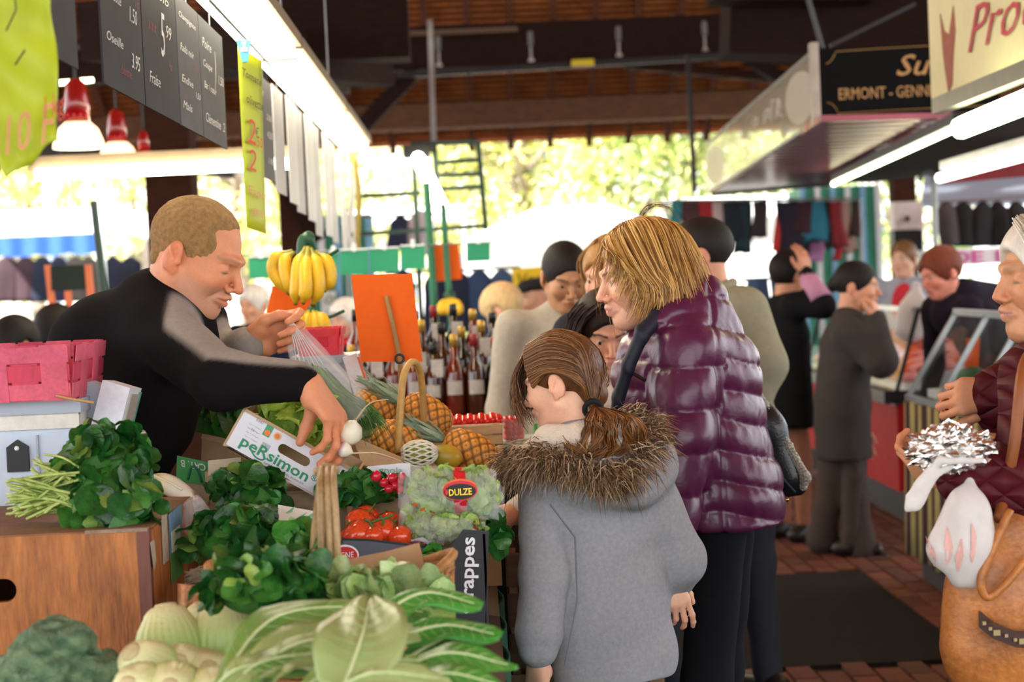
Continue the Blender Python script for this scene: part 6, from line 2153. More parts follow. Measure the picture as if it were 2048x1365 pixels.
    for k in range(5):
        a = k * 1.257
        cal.add([(0, 0, .88), (.25 * math.cos(a - .3), .25 * math.sin(a - .3), .86), (.7 * math.cos(a), .7 * math.sin(a), .80), (.25 * math.cos(a + .3), .25 * math.sin(a + .3), .86)], [(0, 1, 2, 3)])
    cal.tube([(0, 0, .8), (.05, 0, 1.15)], .07, 5)
    cme = mesh_data('calyx', cal.v, cal.f, mat('calyx_green', '#4a6a2c', rough=.7))
    tl = ['big tomato next to the cane handle', 'front tomato resting on the box rim', 'tomato with its green calyx turned up', 'tomato tucked under the wrapped lettuce', 'tomato at the back of the grape box', 'tomato half hidden by its neighbours', 'small tomato pressed to the box wall', 'tomato under the vine stalk']
    for i, (x, y, Y2, r) in enumerate(((722, 1048, 3.47, .034), (715, 1070, 3.42, .032), (770, 1062, 3.44, .030), (800, 1075, 3.42, .026), (745, 1075, 3.41, .024), (700, 1075, 3.44, .022), (735, 1035, 3.54, .028), (778, 1046, 3.52, .026))):
        p = P(x, y, Y2)
        R = root('tomato', tl[i], 'tomato', p + V3((0, 0, -r * .84)), 'tomatoes in the grape box')
        rr = random.Random(i)
        M = Matrix.Translation(p) @ Matrix.Rotation(rr.uniform(-.9, .9), 4, 'Y') @ Matrix.Rotation(rr.uniform(-.7, .2), 4, 'X') @ Matrix.Diagonal((r, r, r, 1))
        inst('fruit', tme, R, M)
        inst('calyx', cme, R, M)
    V = MB()
    for s in (((728, 1038), (740, 1046), (748, 1062)), ((760, 1032), (768, 1044), (764, 1052)), ((742, 1046), (758, 1040), (772, 1036), (786, 1030))):
        V.tube(curve_pts([P(x, y, 3.40) for x, y in s], 4), .0028, 5)
    tag(V.out('tomato_vine', mat('vine_green', '#4a6a2c', rough=.7), None, True), 'green vine stalk lying over the tomatoes', 'stalk')
    # --- green box with CAT. and brown trays behind
    R = root('green_box', 'green cardboard box with upside down white letters beside the man', 'box', P(390, 990, 3.95))
    a, b, c, d = P(352, 962, 3.9), P(420, 972, 3.9), P(416, 925, 3.9), P(354, 912, 3.9)
    g = MB().slab(a, b, c, d, .005).out('front_panel', mat('green_card', '#3f9a48', rough=.5, var=.06), R)
    for off in (.16,):
        MB().box(((a.x + b.x) / 2, 3.99, (.8 + d.z) / 2 - .02), (b.x - a.x, .16, d.z - .8 - .04)).out('body', br, R)
    uu = (P(360, 935, 3.9) - P(412, 945, 3.9))
    lettering('CAT. B', P(411, 929, 3.895), uu, (0, 0, -1), wh, g, w=.056, h=.016, bold=.01)
    MB().tube(curve_pts([P(376, 960, 3.86), P(383, 935, 3.85), P(395, 940, 3.85), P(404, 965, 3.86)], 5), .003, 6).out('cord_handle', mat('green_cord', '#1f6a4a', rough=.6), R, True)
    R = root('carton', 'open brown carton holding greens behind the green box', 'box', P(420, 910, 4.15))
    a, b, c, d = P(402, 925, 4.1), P(500, 935, 4.1), P(500, 893, 4.1), P(404, 872, 4.1)
    MB().slab(a, b, c, d, .005).out('front_panel', br, R)
    MB().box(((a.x + b.x) / 2, 4.2, (.8 + c.z) / 2), (b.x - a.x, .18, c.z - .8 - .03)).out('body', br, R)
    MB().bar(d, c, .012, .012).out('rim', mat('torn_card', '#c8a880', rough=.9), R)
    R = root('carton', 'small cream carton corner poking out above the upper watercress', 'box', P(448, 945, 3.78))
    MB().slab(P(416, 952, 3.76), P(480, 946, 3.76), P(482, 915, 3.76), P(416, 922, 3.76), .004).out('front_panel', mat('cream_card', '#d0bea0', rough=.8, var=.06), R)
    q = P(448, 935, 3.85)
    MB().box((q.x, 3.84, (.8 + q.z) / 2), (.06, .14, q.z - .8)).out('body', br, R)
    # --- printed paper box, orange pack, clear bag, endive, string bundle
    R = root('paper_box', 'white paper box printed with pale green leaves', 'box', P(600, 1075, 3.42))
    a, b, c, d = P(556, 1070, 3.4), P(648, 1072, 3.4), P(640, 1025, 3.46), P(556, 1010, 3.46)
    MB().slab(a, b, c, d, .005).out('lid', mat('printed_white', '#dedfd2', rough=.6, var=.04), R)
    MB().box(((a.x + b.x) / 2, 3.46, (.8 + a.z) / 2), (b.x - a.x, .1, a.z - .8)).out('body', mat('grey_violet_card', '#b4b2b8', rough=.6), R)
    pg = mat('pale_green_print', '#6fae86', rough=.6)
    for x, y, w in ((572, 1026, 20), (590, 1040, 26), (612, 1036, 24), (580, 1056, 22), (604, 1060, 26), (624, 1052, 20)):
        q = P(x, y, 3.385 + .055 * (1070 - y) / 55 + .01)
        MB().prism([(0, 0), (.008, .004), (w * .00095, .008), (.012, -.002)], q + V3((0, -.006, 0)), (1, 0, .25), (0, .3, 1), .001).out('leaf_print', pg, R)
    R = root('orange_pack', 'orange and white packet wedged beside the brown crate', 'packet', P(395, 1215, 3.1))
    MB().grid(lambda u, v: P(370 + 62 * u, 1215 - 45 * v + 8 * u, 3.12 + .02 * math.sin(u * 3)), 6, 4, .02).out('packet', mat('orange_pack', '#e07a2a', rough=.35, var=.3, scale=12, color2='#f0c8a0'), R, True)
    R = root('root_bundle', 'bundle of thin dry roots beside the brown crate', 'roots', P(398, 1175, 3.2))
    mb = MB()
    r = random.Random(6)
    for i in range(40):
        a = P(r.uniform(368, 385), r.uniform(1140, 1172), 3.2); b = P(r.uniform(415, 432), r.uniform(1140, 1172), 3.18)
        mb.tube(curve_pts([a, (a + b) / 2 + V3((0, 0, r.uniform(-.004, .012))), b], 3), .0016, 4)
    mb.out('roots', mat('dry_root', '#8a7a62', rough=.9, var=.3, scale=60), R, True, kind='stuff')
    MB().box(P(398, 1165, 3.22), (.05, .02, .02)).out('core', mat('dry_root', '#8a7a62', rough=.9, var=.3, scale=60), R)
    R = root('clear_bag', 'crinkled clear plastic bag beside the middle watercress', 'bag', P(392, 1055, 3.42))
    S = SDF()
    S.ell(P(392, 1025, 3.45), (.026, .03, .034), .02).ell(P(378, 1045, 3.45), (.02, .03, .025), .02)
    V_, Fq = S.mesh(.004, 1)
    V_ = V_ + vnormals(V_, Fq) * (.006 * wrinkle(V_, 4, 140))[:, None]
    mk('film', V_, Fq, film_mat('clear_film', .22), R, True)
    R = root('endive', 'pale yellow white endive lying behind the brown crate', 'endive', P(352, 1000, 3.6))
    a, b = P(300, 955, 3.62), P(402, 1012, 3.58)
    n_ = 12
    path = [a.lerp(b, k / n_) + V3((0, 0, .006 * math.sin(k / n_ * 3.1))) for k in range(n_ + 1)]
    mb = MB().tube(path, [.006, .012, .017, .02, .0215, .022, .0215, .02, .019, .017, .015, .014, .010], 12)
    V_ = np.array(mb.v)
    t = np.clip((V_[:, 0] - a.x) / (b.x - a.x), 0, 1)[:, None]
    C = np.array(srgb('#d8c65a')) * np.clip(1 - 2.2 * t, 0, 1) + np.array(srgb('#e4dfc8')) * (1 - np.clip(1 - 2.2 * t, 0, 1))
    C = np.where(t > .86, np.array(srgb('#8f7358')), C)
    mk('leaves', V_, mb.f, mat('endive_skin', vcol=True, rough=.35, var=.06, scale=40), R, True, C)
    for q in ((.0, .010), (.006, -.008)):
        MB().tube([p + V3((q[0], -.018, q[1])) for p in path[1:9]], .003, 5).out('sheath_edge', mat('endive_edge', '#e8e2c0', rough=.4), R, True)

def film_mat(name, alpha=.25):
    return mat(name, '#f4f6f6', rough=.08, alpha=alpha, var=0, spec=.9, bump=.5, bscale=35)

def wrapped_lettuce():
    gm = mat('romaine', vcol=True, rough=.4, var=.12, scale=30, bump=.3, bscale=60)
    film = film_mat('lettuce_film', .22)
    lmw = leaf_mat('romaine_leaf', '#7fae3e', '#bcd47e', .4, .22, .25)
    WRAP = [leaf_data('romaine_a', lmw, .75, .2, .3, .12, .75, nu=6, nv=8, seed=31), leaf_data('romaine_b', lmw, .65, .3, .35, .14, .75, nu=6, nv=8, seed=32)]
    red = mat('pack_red', '#d01f2a', rough=.35); bk = mat('pack_black', '#141012', rough=.35); yl = mat('pack_yellow', '#f0d63a', rough=.4); orn = mat('pack_orange', '#e0662a', rough=.4)

    def hearts(R, spots, seed):
        for i, (x, y, Y, rx, rz) in enumerate(spots):
            S = SDF()
            c = P(x, y, Y)
            S.ell(c, (rx * .8, .026, rz * .75), .01)
            V, Fq = S.mesh(.004, 0)
            N = vnormals(V, Fq)
            w = wrinkle(V, seed + i, 110, (1.6, 1, .5)) + .6 * wrinkle(V, seed + 7 + i, 260, (1.5, 1, .6))
            V = V + N * (.006 * w)[:, None]
            t = np.clip(.5 + .6 * wrinkle(V, seed + 40 + i, 70), 0, 1)[:, None]
            bunch(R, c, (rx * .85, .028, rz * .8), 34, WRAP, .050, seed + i, up=.9, low=-.9, out=.3)
            mk('lettuce_heart', V, Fq, gm, R, True, np.array(srgb('#7fae3e')) * (1 - t) + np.array(srgb('#c4d68a')) * t)

    def pillow(R, tl, tr, br, bl, Y, depth, seed, nm='film'):
        A, B, C, D = P(*tl, Y), P(*tr, Y), P(*br, Y), P(*bl, Y)

        def fn(sg):
            def f(u, v):
                p = D.lerp(C, u).lerp(A.lerp(B, u), v)
                e = (max(0, math.sin(math.pi * u)) ** .45) * (max(0, math.sin(math.pi * v)) ** .45)
                wv = .0035 * math.sin(u * 23 + v * 9 + seed) * math.sin(v * 17 - u * 6 + seed) + .003 * math.sin(u * 41 + 3 * math.sin(v * 9))
                return p + V3((0, sg * (depth * e) + wv * (.3 + e), wv * .5))
            return f
        mb = MB().grid(fn(-1), 34, 20)
        g2 = MB().grid(lambda u, v: fn(1)(1 - u, v), 34, 20)
        mb.add(g2.v, g2.f)
        return mb.out(nm, film, R, True), fn(-1)
    R = root('wrapped_lettuce', 'film wrapped romaine hearts with a red band and black logo', 'lettuce', P(900, 1035, 3.48))
    hearts(R, ((850, 985, 3.47, .038, .043), (905, 985, 3.46, .036, .046), (955, 988, 3.47, .036, .043)), 3)
    fo, fs = pillow(R, (815, 930), (992, 940), (998, 1040), (800, 1025), 3.47, .055, 1)

    def patch(R_, fs_, u0, u1, v0, v1, m, nm, n=8, lift=.002, parent=None):
        MB().grid(lambda a, b: fs_(u0 + (u1 - u0) * a, v0 + (v1 - v0) * b) + V3((0, -lift, 0)), n, n).out(nm, m, parent or R_, True)
    MB().grid(lambda a, b: P(910 + 24 * a - 4 * b, 1030 - 96 * b, 3.411 + .045 * abs(2 * b - 1) ** 3), 3, 10).out('red_band', red, fo, True)

    def flat(x, y, rx, ry, m, Yl):
        k_ = Yl / F
        c_ = P(x, y, Yl)
        MB().add([c_ + V3((rx * k_ * math.cos(t), 0, ry * k_ * math.sin(t))) for t in np.linspace(0, 6.283, 33)[:-1]], [tuple(range(32))]).out('logo', m, fo)
    flat(920, 975, 33, 17, orn, 3.4085)
    flat(920, 982, 35, 20, red, 3.4080)
    flat(920, 984, 32, 16, bk, 3.4070)
    lettering('DULZE', P(898, 993, 3.406), (1, 0, .02), (0, 0, 1), yl, fo, w=.045, h=.0135, bold=.025)
    flat(893, 985, 3, 6, red, 3.4060)
    for u, v in ((.12, .18), (.2, .10), (.30, .06)):
        patch(R, fs, u, u + .05, v, v + .06, orn, 'print', 3, .003, fo)
    # crimped film ends
    MB().grid(lambda u, v: P(796 + 24 * u - 10 * v * u, 1015 - 70 * v + 6 * math.sin(u * 9), 3.47 + .012 * math.sin(u * 8 + v * 9)), 6, 8).out('film_end', film, R, True)
    MB().grid(lambda u, v: P(985 + 24 * u, 1030 - 60 * v + 6 * math.sin(u * 9), 3.47 + .012 * math.sin(u * 8 + v * 9)), 6, 8).out('film_end', film, R, True)
    R = root('wrapped_lettuce', 'lower film wrapped romaine hearts with red script on a white strip', 'lettuce', P(880, 1095, 3.45))
    hearts(R, ((838, 1055, 3.45, .034, .024), (890, 1058, 3.44, .036, .026), (940, 1056, 3.45, .030, .024)), 23)
    fo, fs = pillow(R, (800, 1022), (972, 1035), (968, 1088), (790, 1088), 3.445, .045, 2)
    patch(R, fs, .06, .55, .02, .24, mat('strip_white', '#dcd6dc', rough=.4), 'white_strip', 8, parent=fo)
    a, b = fs(.10, .10), fs(.52, .10)
    lettering('Manuel Lucas', a + V3((0, -.005, -.003)), b - a, (0, 0, 1), mat('script_red', '#c0405a', rough=.5), fo, w=.066, h=.013, shear=.35)
    patch(R, fs, .86, .94, .6, .95, mat('pack_brown', '#8a2a20', rough=.4), 'print', 4, .003, fo)
    # radishes
    rm = mat('radish_skin', '#c81e36', rough=.25, var=.12, scale=30, coat=.3)
    mb = MB().ball((0, 0, 0), 1, 14, 10)
    me = mesh_data('radish', mb.v, mb.f, rm, True)
    tl = MB().tube([(0, 0, -.9), (.1, 0, -1.4), (.3, 0, -1.9)], [.18, .07, .02], 5)
    tme = mesh_data('radish_tail', tl.v, tl.f, mat('radish_tail', '#e0b4b4', rough=.5), True)
    lb = ['radish lying furthest from the wrapped lettuce', 'radish at the top of the little heap', 'radish touching the lettuce film', 'radish below the top one', 'radish under the two big ones', 'radish tucked between its neighbours', 'paler radish near the greens', 'radish resting on the lowest leaves']
    for i, (x, y, r) in enumerate(((752, 953, 11), (784, 957, 11), (798, 965, 9), (768, 966, 9), (790, 972, 10), (804, 955, 9), (778, 978, 9), (800, 980, 9))):
        p = P(x, y, 3.56 + .01 * (i % 3))
        rr = r * 3.56 / F
        R = root('radish', lb[i], 'radish', p - V3((0, 0, rr)), 'radishes on the greens')
        M = Matrix.Translation(p) @ Matrix.Rotation(i * 1.3, 4, 'Y') @ Matrix.Rotation(i * 2.1, 4, 'Z') @ Matrix.Diagonal((rr, rr, rr * 1.08, 1))
        inst('root', me, R, M)
        inst('tail', tme, R, M)
    R = root('white_carton', 'white carton with pale green lettering behind the radishes', 'box', P(760, 960, 3.66))
    a, b, c, d = P(728, 975, 3.64), P(822, 978, 3.64), P(820, 926, 3.64), P(735, 934, 3.64)
    f = MB().slab(a, b, c, d, .005).out('front_panel', mat('white_card', '#dcdce2'), R)
    lettering('gnola', P(758, 950, 3.636), b - a, (0, 0, 1), mat('pale_green_print', '#6fae86'), f, w=.05, h=.017)
    MB().box((P(775, 960, 3.7).x, 3.70, (.8 + d.z) / 2), (b.x - a.x - .01, .10, d.z - .82)).out('body', mat('kraft_card', '#b49a78'), R)

def fruit():
    # --- pineapples
    pm = mat('pineapple_skin', vcol=True, rough=.5, var=.08, scale=60)
    lm = leaf_mat('pineapple_leaf', '#6f8a6c', '#9db094', .5, .25, .1)
    K = leaf_data('pine_leaf', lm, .16, -.45, .4, .0, .45, nu=2, nv=6, seed=3)
    n_u, n_v = 96, 60
    V, C, Fc = [], [], []
    for j in range(n_v + 1):
        t = j / n_v
        z = -math.cos(math.pi * t)
        rr = math.sin(math.pi * t) ** .62
        for i in range(n_u):
            a = 2 * math.pi * i / n_u
            p = (a / (2 * math.pi) * 8 + t * 7.5) % 1.0
            q = (a / (2 * math.pi) * 8 - t * 7.5) % 1.0
            e = max(0, min(1, 3.2 * min(abs(p), 1 - abs(p)))) * max(0, min(1, 3.2 * min(abs(q), 1 - abs(q))))
            k = .93 + .085 * min(1, e ** .7)
            dot = math.hypot(p - .5, q - .5) < .10
            V.append((rr * k * math.cos(a) * .72, rr * k * math.sin(a) * .72, z * 1.0 * (.97 + .03 * e)))
            base = np.array(srgb('#6e4a1c')) * (1 - min(1, e * 1.6)) + np.array(srgb('#e59a3c')) * min(1, e * 1.6)
            C.append(np.array(srgb('#8a5a26')) if dot else base)
    for j in range(n_v):
        for i in range(n_u):
            Fc.append((j * n_u + i, j * n_u + (i + 1) % n_u, (j + 1) * n_u + (i + 1) % n_u, (j + 1) * n_u + i))
    me = mesh_data('pineapple', np.array(V), np.array(Fc), pm, True, np.array(C))
    ps = [((853, 832), 4.22, .066, (-.80, .15, .50), 'upright pineapple beside the cane handle'), ((795, 882), 4.06, .066, (-.85, -.1, .25), 'pineapple lying under the foam net'),
          ((940, 905), 4.02, .066, (-.80, .2, .42), 'pineapple lying against the pale wooden crate'), ((750, 818), 4.25, .060, (-.80, -.2, .35), 'pineapple at the back with its crown under the held bag')]
    for (xy, Y, r, ax, l) in ps:
        p = P(*xy, Y)
        R = root('pineapple', l, 'pineapple', p - V3((0, 0, r * .72)), 'pineapples')
        M = frame(p, x=(0, 1, .1), z=ax) @ Matrix.Diagonal((r, r, r, 1))
        inst('fruit', me, R, M)
        rr = random.Random(int(xy[0]))
        for k in range(30):
            a = k * 2.4
            tilt = .15 + .75 * (k / 30)
            y = V3((math.sin(tilt) * math.cos(a), math.sin(tilt) * math.sin(a), math.cos(tilt)))
            z = V3((-math.cos(tilt) * math.cos(a), -math.cos(tilt) * math.sin(a), math.sin(tilt)))
            x = y.cross(z)
            Ml = Matrix((x, y, z)).transposed().to_4x4()
            L = 1.9 * (1 - .45 * k / 30) * rr.uniform(.85, 1.15)
            Ml = M @ Matrix.Translation((0, 0, .9)) @ Ml @ Matrix.Diagonal((L, L, L, 1))
            inst('crown_leaf', K, R, Ml)
    # --- mango and foam net
    R = root('mango', 'yellow green mango beside the foam net', 'mango', P(888, 935, 3.95))
    p = P(888, 912, 3.95)
    S = SDF()
    S.ell(p, (.036, .028, .024), .01, M=np.array(Matrix.Rotation(.3, 3, 'Y'))).ell(p + V3((.012, 0, -.004)), (.026, .026, .022), .02)
    V_, Fq = S.mesh(.004, 1)
    t = np.clip(.5 + (V_[:, 0:1] - p.x) * 14, 0, 1)
    mk('fruit', V_, Fq, mat('mango_skin', vcol=True, rough=.4, var=.1, scale=30), R, True, np.array(srgb('#7d8a2c')) * (1 - t) + np.array(srgb('#c79a2c')) * t)
    MB().tube([p + V3((-.034, 0, .012)), p + V3((-.042, 0, .018))], .003, 6).out('stem', mat('stem_brown', '#5a4426', rough=.8), R)
    R = root('netted_fruit', 'green mango in a white foam net', 'fruit', P(832, 930, 3.9))
    c = P(838, 908, 3.92)
    MB().ball(c, (.034, .026, .024), 20, 12).out('fruit', mat('green_mango', '#8a9a3c', rough=.4, var=.15), R, True)
    mb = MB()
    for k in range(14):
        for sg in (1, -1):
            pts = []
            for t in np.linspace(.12, .95, 9):
                a = k * 2 * math.pi / 14 + sg * t * 1.6
                th = math.pi * t
                pts.append(c + V3((-.042 * math.cos(th), .031 * math.sin(th) * math.cos(a), .030 * math.sin(th) * math.sin(a))))
            mb.tube(pts, .0026, 4)
    mb.out('foam_net', mat('foam_white', '#e2ddc8', rough=.7), R, True, kind='stuff')
    # --- pale wooden crates
    pw = mat('pale_wood', '#c9a87c', rough=.75, var=.15, scale=12, stretch=(1, 1, 5), rnd=.1)

    def slat_crate(label, x0, x1, y0, y1, z0, z1, n, m, m2=None, grp=None, name='wooden_crate'):
        R = root(name, label, 'crate', ((x0 + x1) / 2, (y0 + y1) / 2, z0), grp)
        h = (z1 - z0) / n
        for k in range(n):
            za, zb_ = z0 + k * h + .08 * h, z0 + (k + .9) * h
            zc = (za + zb_) / 2
            for y in (y0, y1):
                MB().box(((x0 + x1) / 2, y, zc), (x1 - x0, .007, zb_ - za)).out('slat', m, R)
            for x in (x0, x1):
                MB().box((x, (y0 + y1) / 2, zc), (.007, y1 - y0, zb_ - za)).out('slat', m, R)
        for x in (x0 + .012, x1 - .012):
            for y in (y0 + .012, y1 - .012):
                MB().box((x, y, (z0 + z1) / 2), (.018, .018, z1 - z0)).out('corner_post', m2 or m, R)
        MB().box(((x0 + x1) / 2, (y0 + y1) / 2, z0 + .006), (x1 - x0 - .01, y1 - y0 - .01, .008)).out('bottom', m, R)
        return R
    xa, xb = P(860, 900, 4.45).x, P(1004, 900, 4.45).x
    z2, z1 = P(950, 850, 4.45).z, P(950, 892, 4.45).z
    z0 = P(950, 962, 4.45).z
    slat_crate('upper pale wooden crate of tomatoes behind the pineapples', xa, xb, 4.45, 4.75, z1, z2, 2, pw, grp='pale wooden crates')
    slat_crate('lower pale wooden crate under the tomato crate', xa, xb, 4.42, 4.75, z0, z1 - .002, 2, pw, grp='pale wooden crates')
    R = root('cardboard_box', 'cardboard box supporting the two pale wooden crates', 'box', ((xa + xb) / 2, 4.6, .8))
    MB().box(((xa + xb) / 2, 4.6, (.8 + z0) / 2), (xb - xa - .01, .28, z0 - .8)).out('body', mat('cardboard', '#a8875f'), R)
    MB().box(((xa + xb) / 2, 4.6, z0 - .001), (.03, .28, .004)).out('tape', mat('tape', '#b79a6a'), R)
    tm = mat('cherry_skin', '#c8201c', rough=.2, var=.12, scale=10, coat=.3)
    mb = MB().ball((0, 0, 0), 1, 12, 8)
    me2 = mesh_data('cherry_tomato', mb.v, mb.f, tm, True)
    k = 0
    for i in range(9):
        for j in range(3):
            o = inst('cherry_tomato', me2, None, Matrix.Translation((P(905, 845, 4.5).x + i * .0135 * 1.1, 4.50 + j * .05, z2 + .003 + .004 * (i % 2))) @ Matrix.Diagonal((.0125, .0125, .0115, 1)))
            tag(o, 'small red tomato in the upper pale wooden crate', 'tomato', 'small tomatoes in the pale crate')
    o = MB().box(((xa + xb) / 2, 4.6, z2 - .022), (xb - xa - .03, .26, .04)).out('paper_liner', mat('cream_card', '#d0bea0'))
    tag(o, 'cream paper liner in the upper pale crate', 'paper')
    # strawberry box of clear plastic
    R = root('berry_punnet', 'clear plastic punnet of red berries at the stall corner', 'punnet', P(1030, 885, 4.75))
    a, b = P(1008, 884, 4.75), P(1052, 884, 4.75)
    zt = P(1030, 834, 4.75).z
    fm = film_mat('punnet_plastic', .18)
    MB().box(((a.x + b.x) / 2, 4.80, (a.z + zt) / 2 - .004), (b.x - a.x, .09, zt - a.z - .008)).out('clear_box', fm, R)
    r = random.Random(2)
    for i in range(4):
        for j in range(4):
            for q in range(3):
                o = inst('berry', me2, None, Matrix.Translation((a.x + .008 + i * .0135 + r.uniform(-.002, .002), 4.765 + q * .028, a.z + .010 + j * .0155)) @ Matrix.Rotation(r.uniform(0, 3), 4, 'X') @ Matrix.Diagonal((.0085, .0085, .0095, 1)))
                tag(o, 'red berry in the clear plastic punnet', 'berry', 'berries in the clear punnet')
    T = root('produce_stand', 'small stand with a glass shelf under the berry punnet', 'stand', (P(1025, 950, 4.8).x, 4.85, 0))
    MB().box(((a.x + b.x) / 2 + .02, 4.84, a.z - .012), (.16, .24, .02)).out('shelf', mat('pale_shelf', '#9fb0a4', rough=.3), T)
    MB().box(((a.x + b.x) / 2 + .02, 4.86, (a.z - .02) / 2), (.14, .2, a.z - .022)).out('body', mat('stand_dark', '#2a2622', rough=.7), T)
    # cucumber
    o = MB().tube([P(1072, 850, 4.82), P(1074, 880, 4.80)], [.008, .009], 8).out('courgette', mat('courgette_green', '#3f8a3a', rough=.4))
    tag(o, 'bit of green courgette standing beside the berry punnet', 'courgette')
    # --- old crates stacked below the table edge
    ow = mat('old_wood', '#5a4436', rough=.85, var=.3, scale=12, stretch=(1, 1, 5), rnd=.2)
    ow2 = mat('old_wood_pale', '#8a6c50', rough=.85, var=.3, scale=12, rnd=.2)
    slat_crate('lowest weathered crate stacked beside the green table skirt', .055, .40, 3.98, 4.24, 0.0, .33, 3, ow, ow2, 'weathered crates')
    slat_crate('middle weathered crate with a pale upper slat by the green skirt', .055, .40, 3.98, 4.24, .332, .60, 3, ow2, ow, 'weathered crates')
    slat_crate('top weathered crate just under the table edge', .055, .40, 3.98, 4.24, .602, .88, 3, ow, ow2, 'weathered crates')
    # --- second basket handle between the pineapples
    cane = mat('cane', '#a98a56')
    R = root('wicker_basket', 'small basket with a single cane arch between the pineapples', 'basket', P(815, 930, 4.0))
    q = curve_pts([P(796, 905, 4.0), P(800, 830, 4.0), P(808, 750, 4.02), P(826, 724, 4.06), P(840, 745, 4.12), P(846, 800, 4.16), P(848, 850, 4.18)], 6)
    MB().tube(q, [.0085] * len(q), 8).out('handle', mat('pale_cane', '#c29a56', rough=.5, var=.2, scale=40), R, True)
    c0 = P(822, 930, 4.1)
    rg = MB()
    for k in range(6):
        rg.tube([(c0.x + (.10 + .004 * k) * math.cos(t), c0.y + .10 * math.sin(t), .9 + k * .025) for t in np.linspace(0, 6.283, 25)[:-1]], .012, 5, closed=True)
    rg.out('woven_body', mat('wicker', '#a5703c'), R, True, kind='stuff')
    sup = root('cardboard_box', 'cardboard box under the pineapples', 'box', (c0.x, 4.1, .8))
    MB().box((c0.x + .03, 4.12, .87), (.34, .3, .14)).out('body', mat('cardboard', '#a8875f'), sup)
    MB().box((c0.x + .03, 4.12, .9405), (.03, .3, .003)).out('tape', mat('tape', '#b79a6a'), sup)
    # open brown flaps of that box
    R = root('carton', 'brown carton with raised flaps between the radishes and pineapples', 'box', P(760, 930, 3.9))
    br = mat('kraft_card', '#b49a78')
    MB().slab(P(716, 905, 3.9), P(822, 940, 3.9), P(826, 925, 3.98), P(705, 872, 3.98), .004).out('flap', br, R)
    MB().slab(P(722, 930, 3.88), P(810, 952, 3.88), P(806, 925, 3.9), P(716, 900, 3.9), .004).out('flap', br, R)
    q = P(765, 945, 3.92)
    MB().box((q.x, 3.93, (.8 + q.z) / 2), (.1, .08, q.z - .8)).out('body', br, R)
    # --- orange sign on a stick
    R = root('orange_sign', 'large plain orange card on a bamboo stick above the pineapples', 'price sign', P(790, 870, 4.3))
    om = mat('orange_card', '#e8641a', rough=.7, var=.05, spec=.2)
    a, b, c, d = P(722, 724, 4.3), P(845, 724, 4.3), P(824, 548, 4.3), P(702, 550, 4.3)
    MB().slab(a, b, c, d, .004).out('card', om, R)
    MB().tube([P(773, 592, 4.285), P(788, 660, 4.285), P(800, 716, 4.285), P(806, 870, 4.285)], .0065, 7).out('stick', mat('bamboo', '#9a7440', rough=.6, var=.2, scale=30), R, True)
    MB().tube([P(799 + 9 * math.cos(t), 718 + 9 * math.sin(t), 4.275) for t in np.linspace(0, 6.283, 13)[:-1]], .003, 5, closed=True).out('clip_ring', black_iron, R)
    # --- bananas
    bm = mat('banana_skin', vcol=True, rough=.45, var=.08, scale=30)

    def banana(R, p, top, tip, bulge, r, pl=None):
        pts = curve_pts(pl, 5) if pl else curve_pts([top, (top + tip) / 2 + bulge, tip], 7)
        n = len(pts)
        rad = [r * (.32, .36, .5, .8)[k] if k < 4 else r * (.28, .42, .72)[n - 1 - k] if n - 1 - k < 3 else r for k in range(n)]
        mb = MB().tube(pts, rad, 8)
        V_ = np.array(mb.v)
        t = np.repeat(np.linspace(0, 1, n), 8)[:, None]
        C = np.tile(np.array(srgb('#d9ae22')), (len(V_), 1))
        C = np.where(t < .14, np.array(srgb('#8f8a2c')), C)
        C = np.where(t > .96, np.array(srgb('#3a2c18')), C)
        mk('banana', V_, mb.f, bm, R, True, C)
    Yb = 5.1
    R = root('banana_bunch', 'large bunch of yellow bananas hanging from a green hook', 'bananas', P(605, 610, Yb))
    hk = mat('hook_green', '#1c4a30', rough=.5)
    for pp, dy in ((((585, 502), (551, 518), (548, 548), (580, 590)), .0), (((588, 505), (570, 524), (575, 561), (589, 592)), -.03), (((611, 495), (597, 531), (593, 575), (591, 610)), -.07),
                   (((616, 495), (611, 539), (612, 577), (606, 608)), -.10), (((621, 497), (633, 531), (637, 575), (624, 612)), -.07), (((630, 502), (655, 526), (660, 558), (647, 584)), -.02), (((602, 500), (606, 525), (614, 560), (618, 590)), -.02)):
        banana(R, None, None, None, None, .0195, [P(*q, Yb + dy * t) for q, t in zip(pp, (.3, .8, 1, .8))])
    MB().tube(curve_pts([P(606, 515, Yb), P(604, 492, Yb), P(608, 478, Yb), P(618, 480, Yb), P(622, 500, Yb + .02)], 4), .016, 8).out('crown', hk, R, True)
    H = root('banana_hook', 'green wire hook stand that carries the bananas', 'hook', P(630, 520, Yb + .05))
    MB().tube(curve_pts([P(606, 474, Yb), P(618, 468, Yb + .03), P(626, 490, Yb + .06), P(628, 640, Yb + .08), V3((P(628, 640, Yb + .08).x, Yb + .08, .8))], 5), .008, 7).out('post', hk, H, True)
    MB().tube(curve_pts([P(628, 512, Yb + .06), P(655, 512, Yb + .02), P(676, 500, Yb)], 4), .005, 6).out('arm', hk, H, True)
    MB().tube(curve_pts([P(628, 632, Yb + .06), P(660, 634, Yb + .02), P(688, 622, Yb)], 4), .005, 6).out('arm', hk, H, True)
    R = root('banana_bunch', 'smaller bunch of bananas behind the small red basket', 'bananas', P(622, 665, 4.95))
    for tx, ty, ex, ey, bx in ((612, 625, 598, 672, -6), (618, 622, 612, 680, 0), (626, 622, 630, 678, 6), (632, 624, 650, 668, 8)):
        banana(R, None, P(tx, ty, 4.95), P(ex, ey, 4.93), V3((bx * .0013, -.02, 0)), .02)
    MB().tube([P(620, 628, 4.95), P(622, 616, 4.96)], .010, 7).out('crown', hk, R, True)
